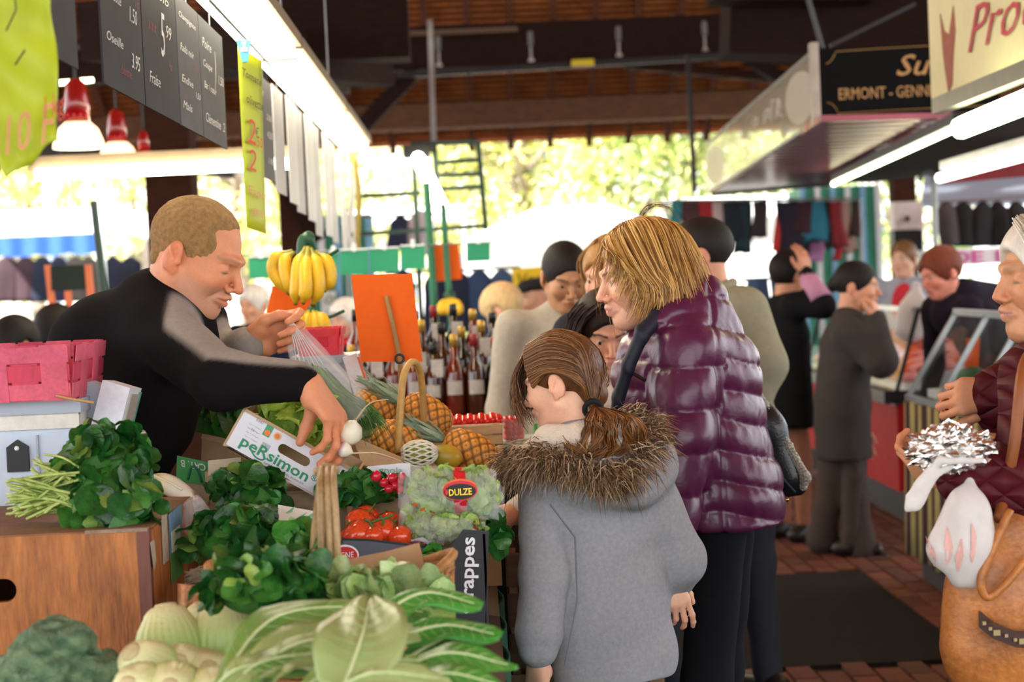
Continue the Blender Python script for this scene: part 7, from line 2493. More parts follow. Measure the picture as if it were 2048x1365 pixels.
    o = MB().slab(P(528, 650, 5.2), P(632, 655, 5.2), P(630, 590, 5.2), P(545, 572, 5.2), .02).out('orange_sheet', om)
    tag(o, 'orange card sheet tucked behind the big banana bunch', 'card')
    R = root('banana_bunch', 'far small bunch of bananas on the thin green pole', 'bananas', P(903, 632, 9.9))
    for k in range(5):
        banana(R, None, P(896 + k * 2, 596, 9.95), P(884 + k * 8, 632, 9.88), V3(((k - 2) * .012, -.02, 0)), .022)
    MB().ball(P(899, 592, 9.98), .035).out('crown', hk, R, True)
    # --- drinks stall
    R = root('bottle_stand', 'black stand carrying rows of dark bottles', 'stand', (P(930, 900, 6.7).x, 6.75, 0))
    zs = P(935, 832, 6.45).z
    xa, xb = P(690, 830, 6.7).x, P(1020, 830, 6.7).x
    bkm = mat('stand_black', '#0e0c0c', rough=.6)
    for k in range(3):
        MB().box(((xa + xb) / 2, 6.5 + k * .16, (zs + k * .05) / 2), (xb - xa, .155, zs + k * .05)).out('step', bkm, R)
    gls = [mat('bottle_amber', '#3a1406', rough=.06, coat=.6, var=.2, scale=6), mat('bottle_dark', '#0c0a0a', rough=.06, coat=.6, var=.1), mat('bottle_red', '#5a1a0c', rough=.06, coat=.6, var=.2)]
    lab = mat('bottle_label', '#a39c96', rough=.6, var=.2, scale=30)
    caps = [mat('cap_gold', '#b08a3a', rough=.35, metal=.5), mat('cap_red', '#7a1a1a', rough=.4), mat('cap_black', '#161414', rough=.4)]
    prof = [(.036, 0), (.038, .01), (.038, .15), (.034, .17), (.016, .205), (.014, .27)]
    mb = MB().lathe(prof, None, 14)
    bmesh_ = [mesh_data('bottle_glass', mb.v, mb.f, g, True) for g in gls]
    mb = MB().lathe([(.0152, .245), (.0155, .285), (.012, .29)], None, 10)
    cme_ = [mesh_data('bottle_cap', mb.v, mb.f, c, True) for c in caps]
    mb = MB()
    for k in range(8):
        a0 = -math.pi / 2 - .8 + k * .2; a1 = a0 + .2
        mb.add([(.0388 * math.cos(a0), .0388 * math.sin(a0), .075), (.0388 * math.cos(a1), .0388 * math.sin(a1), .075), (.0388 * math.cos(a1), .0388 * math.sin(a1), .125), (.0388 * math.cos(a0), .0388 * math.sin(a0), .125)], [(0, 1, 2, 3)])
    lme = mesh_data('bottle_label', mb.v, mb.f, lab)
    tg = MB().box((.02, -.03, .19), (.045, .004, .07))
    tme = mesh_data('neck_tag', tg.v, tg.f, lab)
    r = random.Random(9)
    cols = ['amber', 'black', 'reddish brown']
    for row in range(3):
        for i in range(8):
            x = xa + .05 + i * (xb - xa - .1) / 7 + (.03 if row == 1 else 0)
            if x > xb - .03:
                continue
            c = r.randrange(3)
            B = root('bottle', '%s bottle in the %s row of the black stand' % (cols[c], ('front', 'middle', 'back')[row]), 'bottle', V3((x, 6.5 + row * .16, zs + row * .05)), '%s bottles, %s row' % (cols[c], ('front', 'middle', 'back')[row]))
            M = Matrix.Translation(B.location) @ Matrix.Rotation(r.uniform(-.3, .3), 4, 'Z') @ Matrix.Diagonal((1, 1, r.uniform(.92, 1.08), 1))
            inst('glass', bmesh_[c], B, M)
            inst('cap', cme_[r.randrange(3)], B, M)
            inst('label_paper', lme if row else lme, B, M)
            if r.random() < .5:
                inst('neck_tag', tme, B, M)
    # green grapes and lettuces on the counter behind the bottles
    R = root('grape_heap', 'heap of pale green grapes on the counter behind the bottles', 'grapes', P(915, 690, 8.2))
    blob(R, 'grapes', [(P(890 + k * 14, 688 - (k % 2) * 6, 8.2), .045) for k in range(5)], mat('grape_green', '#a9bd72', rough=.4, var=.25, scale=40), .012, .012, 60)
    C_ = root('market_counter', 'white counter edge behind the bottle stand', 'counter', (P(930, 720, 8.3).x, 8.35, 0))
    zc = P(915, 702, 8.2).z
    MB().box((P(930, 700, 8.3).x, 8.4, zc - .02), (.9, .6, .04)).out('top', white_paint, C_)
    MB().box((P(930, 700, 8.3).x, 8.42, (zc - .04) / 2), (.86, .5, zc - .04)).out('body', mat('counter_grey', '#6a6e70', rough=.7), C_)

def held_bag():
    R = root('plastic_bag', 'clear plastic bag of feathery greens held in the man\'s fist', 'bag', P(690, 860, 3.95))
    film = film_mat('held_film', .17)
    axis = [P(580, 640, 4.02), P(600, 690, 4.0), P(632, 745, 3.98), P(672, 800, 3.96), P(705, 850, 3.94)]
    rad = [.008, .028, .045, .06, .04]
    path = curve_pts(axis, 5)
    n = len(path)
    V, Fc = [], []
    m = 40
    for j, p in enumerate(path):
        t = j / (n - 1)
        rr = np.interp(t, np.linspace(0, 1, 5), rad)
        for i in range(m):
            a = 2 * math.pi * i / m
            f = 1 + (.30 * (1 - t) + .05) * math.sin(a * 9 + 1.2 * math.sin(3 * t)) + .08 * math.sin(a * 5 + t * 7)
            d = V3((.82, 0, .55))
            V.append(p + d * (math.cos(a) * rr * f) + V3((0, 1, 0)) * (math.sin(a) * rr * f * .8))
    for j in range(n - 1):
        for i in range(m):
            Fc.append((j * m + i, j * m + (i + 1) % m, (j + 1) * m + (i + 1) % m, (j + 1) * m + i))
    mk('film', V, Fc, film, R, True)
    # bunched film folds
    mb = MB()
    for k in range(7):
        mb.tube(curve_pts([P(578 + k, 642, 3.99), P(588 + k * 5, 690, 3.975), P(592 + k * 9, 730, 3.965)], 5), .0012, 4)
    mb.out('film_folds', film_mat('film_fold', .5), R, True, kind='stuff')
    G = root('dill_bunch', 'feathery dark green herbs inside the held plastic bag', 'herbs', P(690, 880, 3.95))
    gs = []
    for k in range(7):
        gs.append([P(625 + k * 4, 735 + k * 2, 3.97 + .01 * k), P(655 + k * 6, 785 + k, 3.95 + .01 * k), P(690 + k * 9, 835 - k * 2, 3.95 + .01 * (k % 3)), P(700 + k * 11, 880 - k * 4, 3.95)])
    V_, Fq = strands(gs, 420, .0016, .008, 5, loose=.012, wave=.006, wfreq=2, seg=10)
    mk('fronds', V_, Fq, mat('dill_green', '#3f6a34', rough=.6, var=.35, scale=40, color2='#6a9a4a'), G, True, kind='stuff')

def build_stall():
    tables(); brown_crate(); scales(); wicker_basket(); boxes(); wrapped_lettuce(); fruit(); held_bag(); fennel_and_broccoli(); chard(); watercress_and_greens()
# ---------------------------------------------------------------- the stallholder
def seg_dist(V, a, b):
    a = np.array(a); b = np.array(b)
    ba = b - a
    t = np.clip((V - a) @ ba / (ba @ ba), 0, 1)
    q = V - (a + t[:, None] * ba)
    return np.linalg.norm(q, axis=1), q

def vendor():
    sh = P(322, 668, 3.86); el = P(448, 762, 3.66); wr = P(600, 764, 3.58)
    shl = P(385, 655, 4.16); ell = P(420, 735, 4.22); wrl = P(494, 690, 4.05)
    hr = dict(M=frame(P(617, 766, 3.58), y=(.60, -.06, -.80), z=(.80, -.30, .52)), mirror=-1, s=1.12,
              fc=[(18, 40, 22), (26, 38, 20), (32, 36, 22), (38, 36, 22)], spread=.05,
              thumb=[(.020, .022, -.014), (.028, .046, -.040), (.022, .064, -.066), (.012, .080, -.088)])
    hl = dict(M=frame(P(500, 688, 4.05), y=(.93, -.05, .30), z=(-.1, .95, .25)), mirror=1, s=1.12,
              fc=[(38, 70, 45), (60, 80, 40), (66, 84, 40), (70, 84, 40)], spread=.02,
              thumb=[(.024, .022, -.010), (.040, .050, -.020), (.040, .080, -.026), (.030, .105, -.030)])

    def extra(S, d):
        S.cone(P(222, 690, 4.02), P(300, 640, 3.98), .118, .10, .09)
        S.cone(P(205, 720, 4.05), P(250, 860, 4.08), .115, .125, .08)
        S.cone(P(325, 600, 3.98), P(372, 648, 3.95), .064, .06, .03)

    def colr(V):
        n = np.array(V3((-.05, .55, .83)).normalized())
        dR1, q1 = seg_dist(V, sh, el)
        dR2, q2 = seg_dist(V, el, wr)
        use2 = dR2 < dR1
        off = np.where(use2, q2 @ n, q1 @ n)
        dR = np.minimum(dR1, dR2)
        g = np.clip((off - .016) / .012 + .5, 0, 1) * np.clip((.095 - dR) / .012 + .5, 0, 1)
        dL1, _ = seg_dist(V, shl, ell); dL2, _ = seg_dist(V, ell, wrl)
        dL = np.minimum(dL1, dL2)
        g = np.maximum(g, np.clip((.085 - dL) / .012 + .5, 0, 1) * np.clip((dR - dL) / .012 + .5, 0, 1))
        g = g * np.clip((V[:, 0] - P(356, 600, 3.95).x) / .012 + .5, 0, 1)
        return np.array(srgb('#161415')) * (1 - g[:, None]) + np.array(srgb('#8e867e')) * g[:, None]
    D = person('man in black and grey sweater leaning over the vegetable stall with a plastic bag', P(396, 514, 3.95), (.87, -.22, -.42), hs=1.06, body=(.92, .38),
               skin='#d08a62', top='#1b1a1b', bottom='#23242a', lean=(-.20, .06), chest=(.15, .7), waist=(.125, .75), hip=(.135, .78), arms={'R': [sh, el, wr], 'L': [shl, ell, wrl]},
               hands={'R': hr, 'L': hl}, vox=.0075, hvox=.0030, sleeve=(.072, .056, .040), amp=.009, extra=extra, top_name='sweater',
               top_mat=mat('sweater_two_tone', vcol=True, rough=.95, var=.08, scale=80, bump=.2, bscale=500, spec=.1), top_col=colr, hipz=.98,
               face=dict(eyes='down', brow=(.30, .17, .08), stubble=(.42, .25, .18), mouth=.0018, neck_r=.064, jaw=1.04, brow_w=.8), sw=.15, iris='#6a7a86')
    hair_cap(D, '#8f6a40', thick=.0030, seed=4, low=-.085, rough=.7, h=.0042, stub=.0012,
             m=mat('cropped_hair', '#a5804e', rough=.85, var=.3, scale=90, bump=.8, bscale=420),
             extra=lambda S: [S.ell((0, -.066, -.028), (.056, .027, .034), .02)] + [S.ell((0, .105, .035), (.085, .062, .070), .015, sub=True)] + [S.ell((q * .06, .08, .075), (.03, .04, .028), .012, sub=True) for q in (-1, 1)])
    return D

# ---------------------------------------------------------------- the girl in the grey hoodie
def girl():
    Y = 3.72
    H = P(1124, 768, Y + .02)
    shl = P(1092, 985, Y - .02); el = P(1088, 1150, Y - .09); wl = P(1076, 1300, Y - .11)
    shr = P(1282, 985, Y); er = P(1362, 1120, Y + .04); wr = P(1338, 1178, Y + .10)
    hl = dict(M=frame(P(1076, 1318, Y - .10), y=(-.05, .05, -1), z=(-.8, -.6, 0)), mirror=1, s=.86, fc=[(22, 25, 18)] * 4)
    hr = dict(M=frame(P(1332, 1152, Y + .05), y=(.32, -.15, -.9), z=(.25, -.9, .2)), mirror=-1, s=.78, fc=[(15, 25, 15), (25, 30, 20), (34, 35, 20), (40, 35, 20)])

    def extra(S, d):
        # hood pouch on the back, bulky shoulders
        S.cone(P(1110, 945, Y - .06), P(1290, 930, Y - .03), .062, .07, .05)
        S.cone(P(1180, 960, Y - .10), P(1270, 965, Y - .10), .05, .055, .04)
        S.cone(P(1140, 1010, Y + .03), P(1275, 1010, Y + .03), .085, .09, .05, d['bf'], .8)
        S.cone(P(1225, 1040, Y + .03), P(1235, 1330, Y + .03), .122, .118, .04, d['bf'], .85)
        S.cone(P(1190, 1300, Y + .02), P(1300, 1300, Y + .02), .060, .060, .04)
        S.chain([shl, P(1090, 1070, Y - .06), el, P(1080, 1215, Y - .10), P(1078, 1262, Y - .105)], [.058, .054, .053, .047, .052], .012)
        S.cone(P(1078, 1262, Y - .105), P(1076, 1296, Y - .108), .050, .040, .008)
        S.chain([shr, er, wr], [.062, .056, .042], .012)
    D = person('girl with a brown ponytail in a grey hoodie with a fur trimmed hood', H, (-.86, .46, -.20), hs=.82, body=(-.25, .97), skin='#e6b496',
               top='#8a8f99', bottom='#27303f', lean=(.03, 0), sw=.14, chest=(.135, .72), waist=(.14, .76), hip=(.14, .78), arms={'R': [shr, er, wr], 'L': [shl, el, wl]},
               hands={'R': hr, 'L': hl}, vox=.0065, hvox=.0032, sleeve=(.05, .045, .04), amp=.008, extra=extra, top_name='hoodie', hipz=.76, long=.632, armk=.01, pelvis=.055, hipw=.05, legr=(.065, .055, .048),
               top_mat=mat('grey_fleece', '#9c9da0', rough=.95, var=.12, scale=120, bump=.3, bscale=600, spec=.2), face=dict(brow=(.2, .11, .05), neck_r=.05), iris='#3b2a18')
    R = D['R']
    top = D['top']
    # seams, hem band and cuffs are parts of the hoodie
    cream = mat('cream_pile', '#d9cbb8', rough=.95, var=.08, scale=150, bump=.6, bscale=250, sheen=.3)
    S = SDF()
    S.chain([P(1062, 905, Y + .03), P(1100, 882, Y - .07), P(1165, 880, Y - .10), P(1235, 880, Y - .06), P(1270, 865, Y + .02)], [.024, .032, .036, .034, .026], .02)
    V, Fq = cloth_mesh(S, .006, 9, .003, 60)
    mk('hood_lining', V, Fq, cream, R, True)
    # fur rim
    path = curve_pts([P(1012, 948, Y - .02), P(1040, 922, Y - .07), P(1085, 915, Y - .12), P(1140, 930, Y - .15), P(1195, 948, Y - .16), P(1245, 945, Y - .14),
                      P(1285, 905, Y - .09), P(1298, 868, Y - .02), P(1270, 848, Y + .03), P(1235, 846, Y + .05)], 10)
    cs, ns = [], []
    ctr = P(1165, 890, Y - .02)
    for p in path:
        for _ in range(3):
            cs.append(tuple(p)); n = (p - ctr); n.z *= .9; n.normalize(); ns.append(tuple(n + V3((0, -.35, -.1))))
    V, Fq = fur(cs, ns, 7500, .050, .0135, 5, .35, .55)
    t = rng.random(len(V) // 6)
    pal = np.array([srgb('#6a5038'), srgb('#9a7a56'), srgb('#c9b08c'), srgb('#4a3626')])
    cc = np.repeat(pal[(t * 3.999).astype(int)], 6, axis=0)
    f = mk('hood_fur', V, Fq, mat('fur', vcol=True, rough=.6, var=.1), R, True, cc, kind='stuff')
    mb = MB().tube(path, .014, 8)
    mb.out('fur_base', mat('fur_base', '#6b523c', rough=.9), R, True)
    # smooth hair with a ponytail
    hm = hair_mat('brown_hair', '#5d3a20', .36, .3)
    hair_cap(D, '#5b3720', thick=.005, low=-.075, h=.0045, m=hm, extra=lambda S: (S.ell((0, -.08, -.045), (.04, .04, .04), .03)))
    k = D['k']

    def HL(x, y, z):
        return D['M'] @ (V3((x, y, z)) * k)
    # flow of the hair from the hairline back to the tie
    tie = P(1186, 818, Y - .05)
    gs = []
    for a in np.linspace(-1.95, 1.95, 19):
        sx = math.sin(a); cz = math.cos(a)
        st = HL(.080 * sx, .052 + .012 * cz, .036 + .088 * cz)
        m1 = HL(.094 * sx, -.02, max(.036, .040 + .100 * cz))
        m2 = HL(.088 * sx, -.092, .012 + .080 * cz)
        tl_ = D['M'].inverted() @ tie / k
        q = (D['M'].inverted() @ m2 / k).lerp(tl_, .55)
        c0 = V3((0, -.018, .036)); d0 = q - c0
        e0 = V3((d0.x / .092, d0.y / .115, d0.z / .101)).length
        m3 = HL(*(c0 + d0 / min(e0, 1.0))) if e0 < 1 else HL(*q)
        gs.append([st, m1, m2, m3, tie])
    hv = mat('brown_strands', vcol=True, rough=.34, var=.12, scale=40, spec=.5)
    PAL = ['#46290f', '#6a4322', '#80552e', '#57351a', '#94683c']
    V, Fq, C = strands(gs, 1700, .0012, .0022, 3, seg=12, pal=PAL)
    mk('hair_strands', V, Fq, hv, R, True, C, kind='stuff')
    # side fringe that hangs in front of the face
    fr = [[HL(-.02, .07, .11), HL(-.045, .105, .05), HL(-.055, .115, -.02), HL(-.05, .11, -.075)], [HL(.02, .085, .11), HL(0, .125, .05), HL(-.02, .135, -.02), HL(-.02, .12, -.09)],
          [HL(.05, .07, .10), HL(.055, .10, .05), HL(.05, .11, -.01), HL(.05, .10, -.06)]]
    V, Fq, C = strands(fr, 220, .0012, .004, 8, loose=.010, wave=.004, pal=PAL)
    mk('fringe', V, Fq, hv, R, True, C, kind='stuff')
    pony = [[tie, P(1170, 848, Y - .13), P(1165, 885, Y - .15), P(1190, 915, Y - .13)], [tie, P(1195, 840, Y - .15), P(1205, 885, Y - .18), P(1225, 920, Y - .16)],
            [tie, P(1225, 836, Y - .14), P(1250, 870, Y - .16), P(1255, 915, Y - .15)], [tie, P(1245, 832, Y - .10), P(1285, 865, Y - .11), P(1280, 905, Y - .10)],
            [tie, P(1230, 830, Y - .08), P(1270, 850, Y - .06), P(1285, 880, Y - .06)]]
    parts, cols = [], []
    rp = random.Random(5)
    for c in range(15):
        u = c / 14
        e = P(1150 + 130 * u, 924 - 34 * abs(u - .55) - 18 * u, Y - .15 + .07 * u)
        m1 = P(1172 + 80 * u, 840 - 8 * u, Y - .15 + .05 * u)
        m2 = m1.lerp(e, .55) + V3((rp.uniform(-.02, .03), rp.uniform(-.03, .01), .01))
        hook = e + V3((rp.choice((-.03, .03)), rp.uniform(-.02, .01), rp.uniform(.0, .03)))
        g0 = [tie, m1, m2, e, hook]
        g1 = [tie + V3((.004, -.004, .004))] + [q + V3((rp.uniform(.006, .012), rp.uniform(-.008, 0), rp.uniform(-.004, .006))) for q in g0[1:]]
        V, Fq, C = strands([g0, g1], 60, .0012, .0028, 100 + c, loose=.004, wave=.002, seg=18, pal=PAL + ['#a8703c', '#8a5428'])
        parts.append((V, Fq)); cols.append(C)
    V, Fq = join(parts)
    C = np.concatenate(cols)
    mk('ponytail', V, Fq, hv, R, True, C, kind='stuff')
    mb = MB().tube([tie + V3((.018 * math.cos(a), -.012 * math.sin(a) - .004, .018 * math.sin(a))) for a in np.linspace(0, 6.28, 14)[:-1]], .006, 6, closed=True)
    mb.out('hair_tie', mat('tie_black', '#101014', rough=.8), R, True)
    # ring on the right hand, seams on the back
    mb = MB().tube([P(1101, 1010, Y - .16), P(1150, 1075, Y - .135), P(1155, 1200, Y - .13), P(1130, 1330, Y - .13)], .0022, 5)
    mb.out('seam', mat('fleece_seam', '#777c86', rough=.95), top)
    return D

# ---------------------------------------------------------------- the woman in the purple down jacket
def purple_woman():
    Y = 4.2
    H = P(1283, 556, Y)
    shl = P(1376, 700, Y - .12); el = P(1362, 880, Y - .17); wl = P(1338, 1075, Y - .19)
    shr = P(1330, 672, Y + .16); er = P(1300, 860, Y + .2); wr = P(1255, 1000, Y + .15)

    def extra(S, d):
        S.chain([P(1318, 650, Y - .11), P(1356, 628, Y - .09), P(1396, 592, Y - .01), P(1372, 600, Y + .1), P(1310, 640, Y + .09)], [.026, .034, .046, .045, .04], .015)       # collar roll
        S.chain([P(1395, 640, Y), P(1425, 740, Y + .01), P(1432, 850, Y + .01), P(1425, 910, Y)], [.085, .10, .095, .09], .06, d['lat'], 1.15)
        S.cone(P(1420, 910, Y), P(1455, 1050, Y), .09, .125, .03, d['lat'], 1.1)
        S.cone(P(1300, 740, Y), P(1310, 860, Y), .085, .10, .07)
        S.cone(P(1350, 910, Y), P(1400, 1060, Y), .12, .135, .05)

    def quilt(V, N):
        z = V[:, 2] + .28 * (V[:, 0] - P(1415, 700, Y).x) * (V[:, 0] > P(1415, 700, Y).x) * 1.0
        dl, _ = seg_dist(V, shl, el); d2, _ = seg_dist(V, el, wl)
        per = np.where(np.minimum(dl, d2) < .09, .098, .072)
        z = np.where(np.minimum(dl, d2) < .09, V[:, 2], z)
        q = np.abs(np.sin(math.pi * z / per))
        w = .0105 * (q ** .55 - .6)
        seamx = np.exp(-((V[:, 0] - P(1416, 700, Y).x) / .006) ** 2) * (V[:, 1] < Y) * .006
        return w - seamx + .0040 * (1 - q) ** 2 * wrinkle(V, 21, 170) + .0026 * wrinkle(V, 4, 80, (1, 1, .45)) + .0014 * wrinkle(V, 14, 180, (1, 1, .4))
    D = person('blonde woman in a shiny purple quilted down jacket and dark jeans', H, (-.975, -.16, -.13), hs=1.0, body=(-.93, .30), skin='#e2ac90', top='#4a1f3e',
               bottom='#16171b', lean=(.13, 0), sw=.15, chest=(.15, .8), waist=(.14, .85), hip=(.15, .9), arms={'R': [shr, er, wr], 'L': [shl, el, wl]},
               vox=.0065, hvox=.0030, sleeve=(.072, .066, .056), amp=.003, extra=extra, hipz=.96, long=.885, top_name='down_jacket',
               top_mat=mat('purple_nylon', '#521b3e', rough=.33, var=.14, scale=22, bump=.07, bscale=90, spec=.6),
               face=dict(brow=(.1, .055, .03), lip=(.62, .26, .22), nose=.98, brow_w=1.1), iris='#5d5a3a', pelvis=.065, hipw=.06, legr=(.075, .06, .05), feet=(P(1420, 1000, Y).x, Y))
    # redo the jacket with its quilting
    V = np.array([v.co[:] for v in D['top'].data.vertices]) + np.array(BASE[D['R']])
    Fq = np.array([p.vertices[:] for p in D['top'].data.polygons])
    N = vnormals(V, Fq)
    V2 = V + N * quilt(V, N)[:, None]
    D['top'].data.vertices.foreach_set('co', (V2 - np.array(BASE[D['R']])).astype(np.float32).ravel())
    D['top'].data.update()
    R = D['R']
    # navy lining turned out along the open front, pocket zip
    navy = mat('navy_lining', '#161a2a', rough=.6)
    S = SDF()
    S.chain([P(1340, 600, Y - .07), P(1316, 632, Y - .11), P(1284, 668, Y - .15), P(1256, 735, Y - .15), P(1236, 800, Y - .13), P(1224, 870, Y - .10)], [.016, .019, .02, .019, .018, .016], .015, (.75, -.3, .5), .5)
    V, Fq = cloth_mesh(S, .006, 3, .002, 60)
    mk('jacket_lining', V, Fq, navy, D['top'], True)
    MB().tube([P(1268, 748, Y - .185), P(1290, 762, Y - .205)], .005, 6).out('pocket_zip', mat('zip_black', '#0c0c10', rough=.4), D['top'])
    k = D['k']

    def HL(x, y, z):
        return D['M'] @ (V3((x, y, z)) * k)
    hm = mat('blonde_hair', '#b07f3e', rough=.38, var=.45, scale=45, stretch=(1, 1, .3), color2='#dcae66', spec=.5)
    hd = hair_mat('dark_blonde', '#5e4020', .5, .3)
    hair_cap(D, '#7d5a30', thick=.013, low=-.075, h=.006, m=hair_mat('blonde_base', '#8a602e', .5, .3), back=.05)
    gs = []
    # parting on the top; locks fall forward over the temple, down over the ear and back to the collar
    ends = [(-.050, .105, .015), (-.070, .085, -.02), (-.085, .060, -.075), (-.080, .052, -.125), (-.085, .025, -.145), (-.095, -.01, -.125), (-.098, -.065, -.150), (-.090, -.115, -.145),
            (-.060, -.150, -.14), (-.02, -.160, -.13), (.02, -.13, -.12), (.06, -.11, -.12), (.09, -.06, -.12), (.095, 0, -.13), (.085, .05, -.12), (.075, .085, -.06)]
    mids = [(-.066, .088, .060), (-.085, .060, .03), (-.100, .035, -.02), (-.103, .01, -.04), (-.106, -.015, -.05), (-.108, -.035, -.05), (-.103, -.065, -.04), (-.092, -.10, -.03),
            (-.06, -.128, -.02), (-.02, -.138, -.02), (.02, -.138, -.02), (.06, -.126, -.02), (.10, -.06, -.03), (.106, 0, -.04), (.10, .05, -.02), (.085, .085, .03)]
    sts = [(.005, .075, .110), (.005, .06, .122), (.005, .05, .128), (.0, .03, .134), (.0, .01, .138), (.0, -.01, .139), (.0, -.03, .138), (.0, -.05, .134), (0, -.06, .13), (.0, -.07, .126),
           (.01, -.07, .126), (.01, -.06, .13), (.01, -.03, .137), (.01, 0, .138), (.01, .03, .134), (.01, .06, .122)]
    def proj(p, k=1.0):
        c = V3((0, -.018, .036)); d = V3(p) - c
        e = V3((d.x / .095, d.y / .116, d.z / .106))
        return c + d / max(e.length, 1e-6) * k
    for a, b, c in zip(sts, mids, ends):
        a, b = V3(a), V3(b)
        gs.append([HL(*proj(a, 1.0)), HL(*proj(a.lerp(b, .3), 1.03)), HL(*proj(a.lerp(b, .62), 1.05)), HL(*b), HL(*c)])
    hv = mat('blonde_strands', vcol=True, rough=.36, var=.12, scale=40, spec=.5)
    V, Fq, C = strands(gs, 2300, .0014, .0045, 31, loose=.012, wave=.006, wfreq=.9, seg=14, pal=['#8a5a26', '#b4803a', '#c99848', '#e0bc78', '#6b4420', '#d4a65c'])
    mk('hair_locks', V, Fq, hv, R, True, C, kind='stuff')
    # loose wisps on the collar and the stray loop on the crown
    ws = [[HL(-.09, -.08, -.05), HL(-.10, -.11, -.10), HL(-.11, -.13, -.14), HL(-.12, -.17, -.19)], [HL(-.09, -.06, -.05), HL(-.11, -.09, -.11), HL(-.12, -.10, -.15), HL(-.13, -.12, -.20)]]
    V, Fq = strands(ws, 16, .0016, .006, 5, loose=.015)
    mk('hair_wisps', V, Fq, hm, R, True, kind='stuff')
    lp = [[HL(-.01, -.02, .128), HL(-.01, -.05, .160), HL(-.02, -.10, .150), HL(-.03, -.125, .09)], [HL(.01, -.01, .13), HL(.01, -.045, .168), HL(0, -.105, .155), HL(-.01, -.13, .09)]]
    V, Fq = strands(lp, 16, .0005, .005, 6, loose=.010)
    mk('stray_hair', V, Fq, hd, R, True, kind='stuff')
    # shoulder bag: black leather with a silver glitter gusset
    B = root('shoulder_bag', 'black leather shoulder bag with a silver glitter edge hanging behind the purple jacket', 'bag', P(1560, 1000, Y + .1))
    blk = mat('black_leather', '#14181c', rough=.25, var=.15, bump=.1, bscale=200)
    gl = mat('glitter', '#9a9488', rough=.25, metal=.85, var=.6, scale=260, bump=1.0, bscale=320, color2='#e8e2d2')
    S = SDF()
    S.chain([P(1498, 775, Y + .05), P(1522, 860, Y + .05), P(1562, 955, Y + .05)], [.022, .058, .052], .03, (0, 1, 0), .55)
    S.cone(P(1520, 880, Y + .06), P(1535, 985, Y + .06), .04, .035, .03, (0, 1, 0), .6)
    S.cone(P(1560, 930, Y + .06), P(1598, 975, Y + .06), .04, .02, .03, (0, 1, 0), .6)
    V, Fq = cloth_mesh(S, .006, 8, .002, 40)
    mk('bag_body', V, Fq, blk, B, True)
    S = SDF()
    S.chain([P(1497, 752, Y + .04), P(1530, 815, Y + .04), P(1575, 895, Y + .04), P(1610, 955, Y + .04), P(1606, 975, Y + .04)], [.008, .011, .013, .013, .010], .01)
    V, Fq = S.mesh(.004, 0)
    V = V + vnormals(V, Fq) * (rng.normal(size=(len(V), 1)) * .0010)
    mk('glitter_gusset', V, Fq, gl, B, False)
    gold = mat('gold', '#c79a3e', rough=.25, metal=1)
    MB().tube([P(1492 + 9 * math.cos(a), 742 + 12 * math.sin(a), Y + .03) for a in np.linspace(0, 6.28, 13)[:-1]], .0032, 6, closed=True).out('ring', gold, B, True)
    MB().tube([P(1503 + 7 * math.cos(a), 752 + 11 * math.sin(a), Y + .05) for a in np.linspace(0, 6.28, 13)[:-1]], .0034, 6, closed=True).out('ring', gold, B, True)
    MB().tube([P(1490, 738, Y + .03), P(1475, 705, Y + .02), P(1440, 655, Y), P(1395, 612, Y - .02)], .006, 6).out('strap', blk, B, True)
    MB().ball(P(1573, 1000, Y + .05), .006).out('stud', gold, B, True)
    MB().tube([P(1505, 860, Y + .0), P(1545, 935, Y + .0), P(1590, 985, Y + .02)], .003, 6).out('piping', mat('bag_piping', '#3a4146', rough=.2), B, True)
    return D

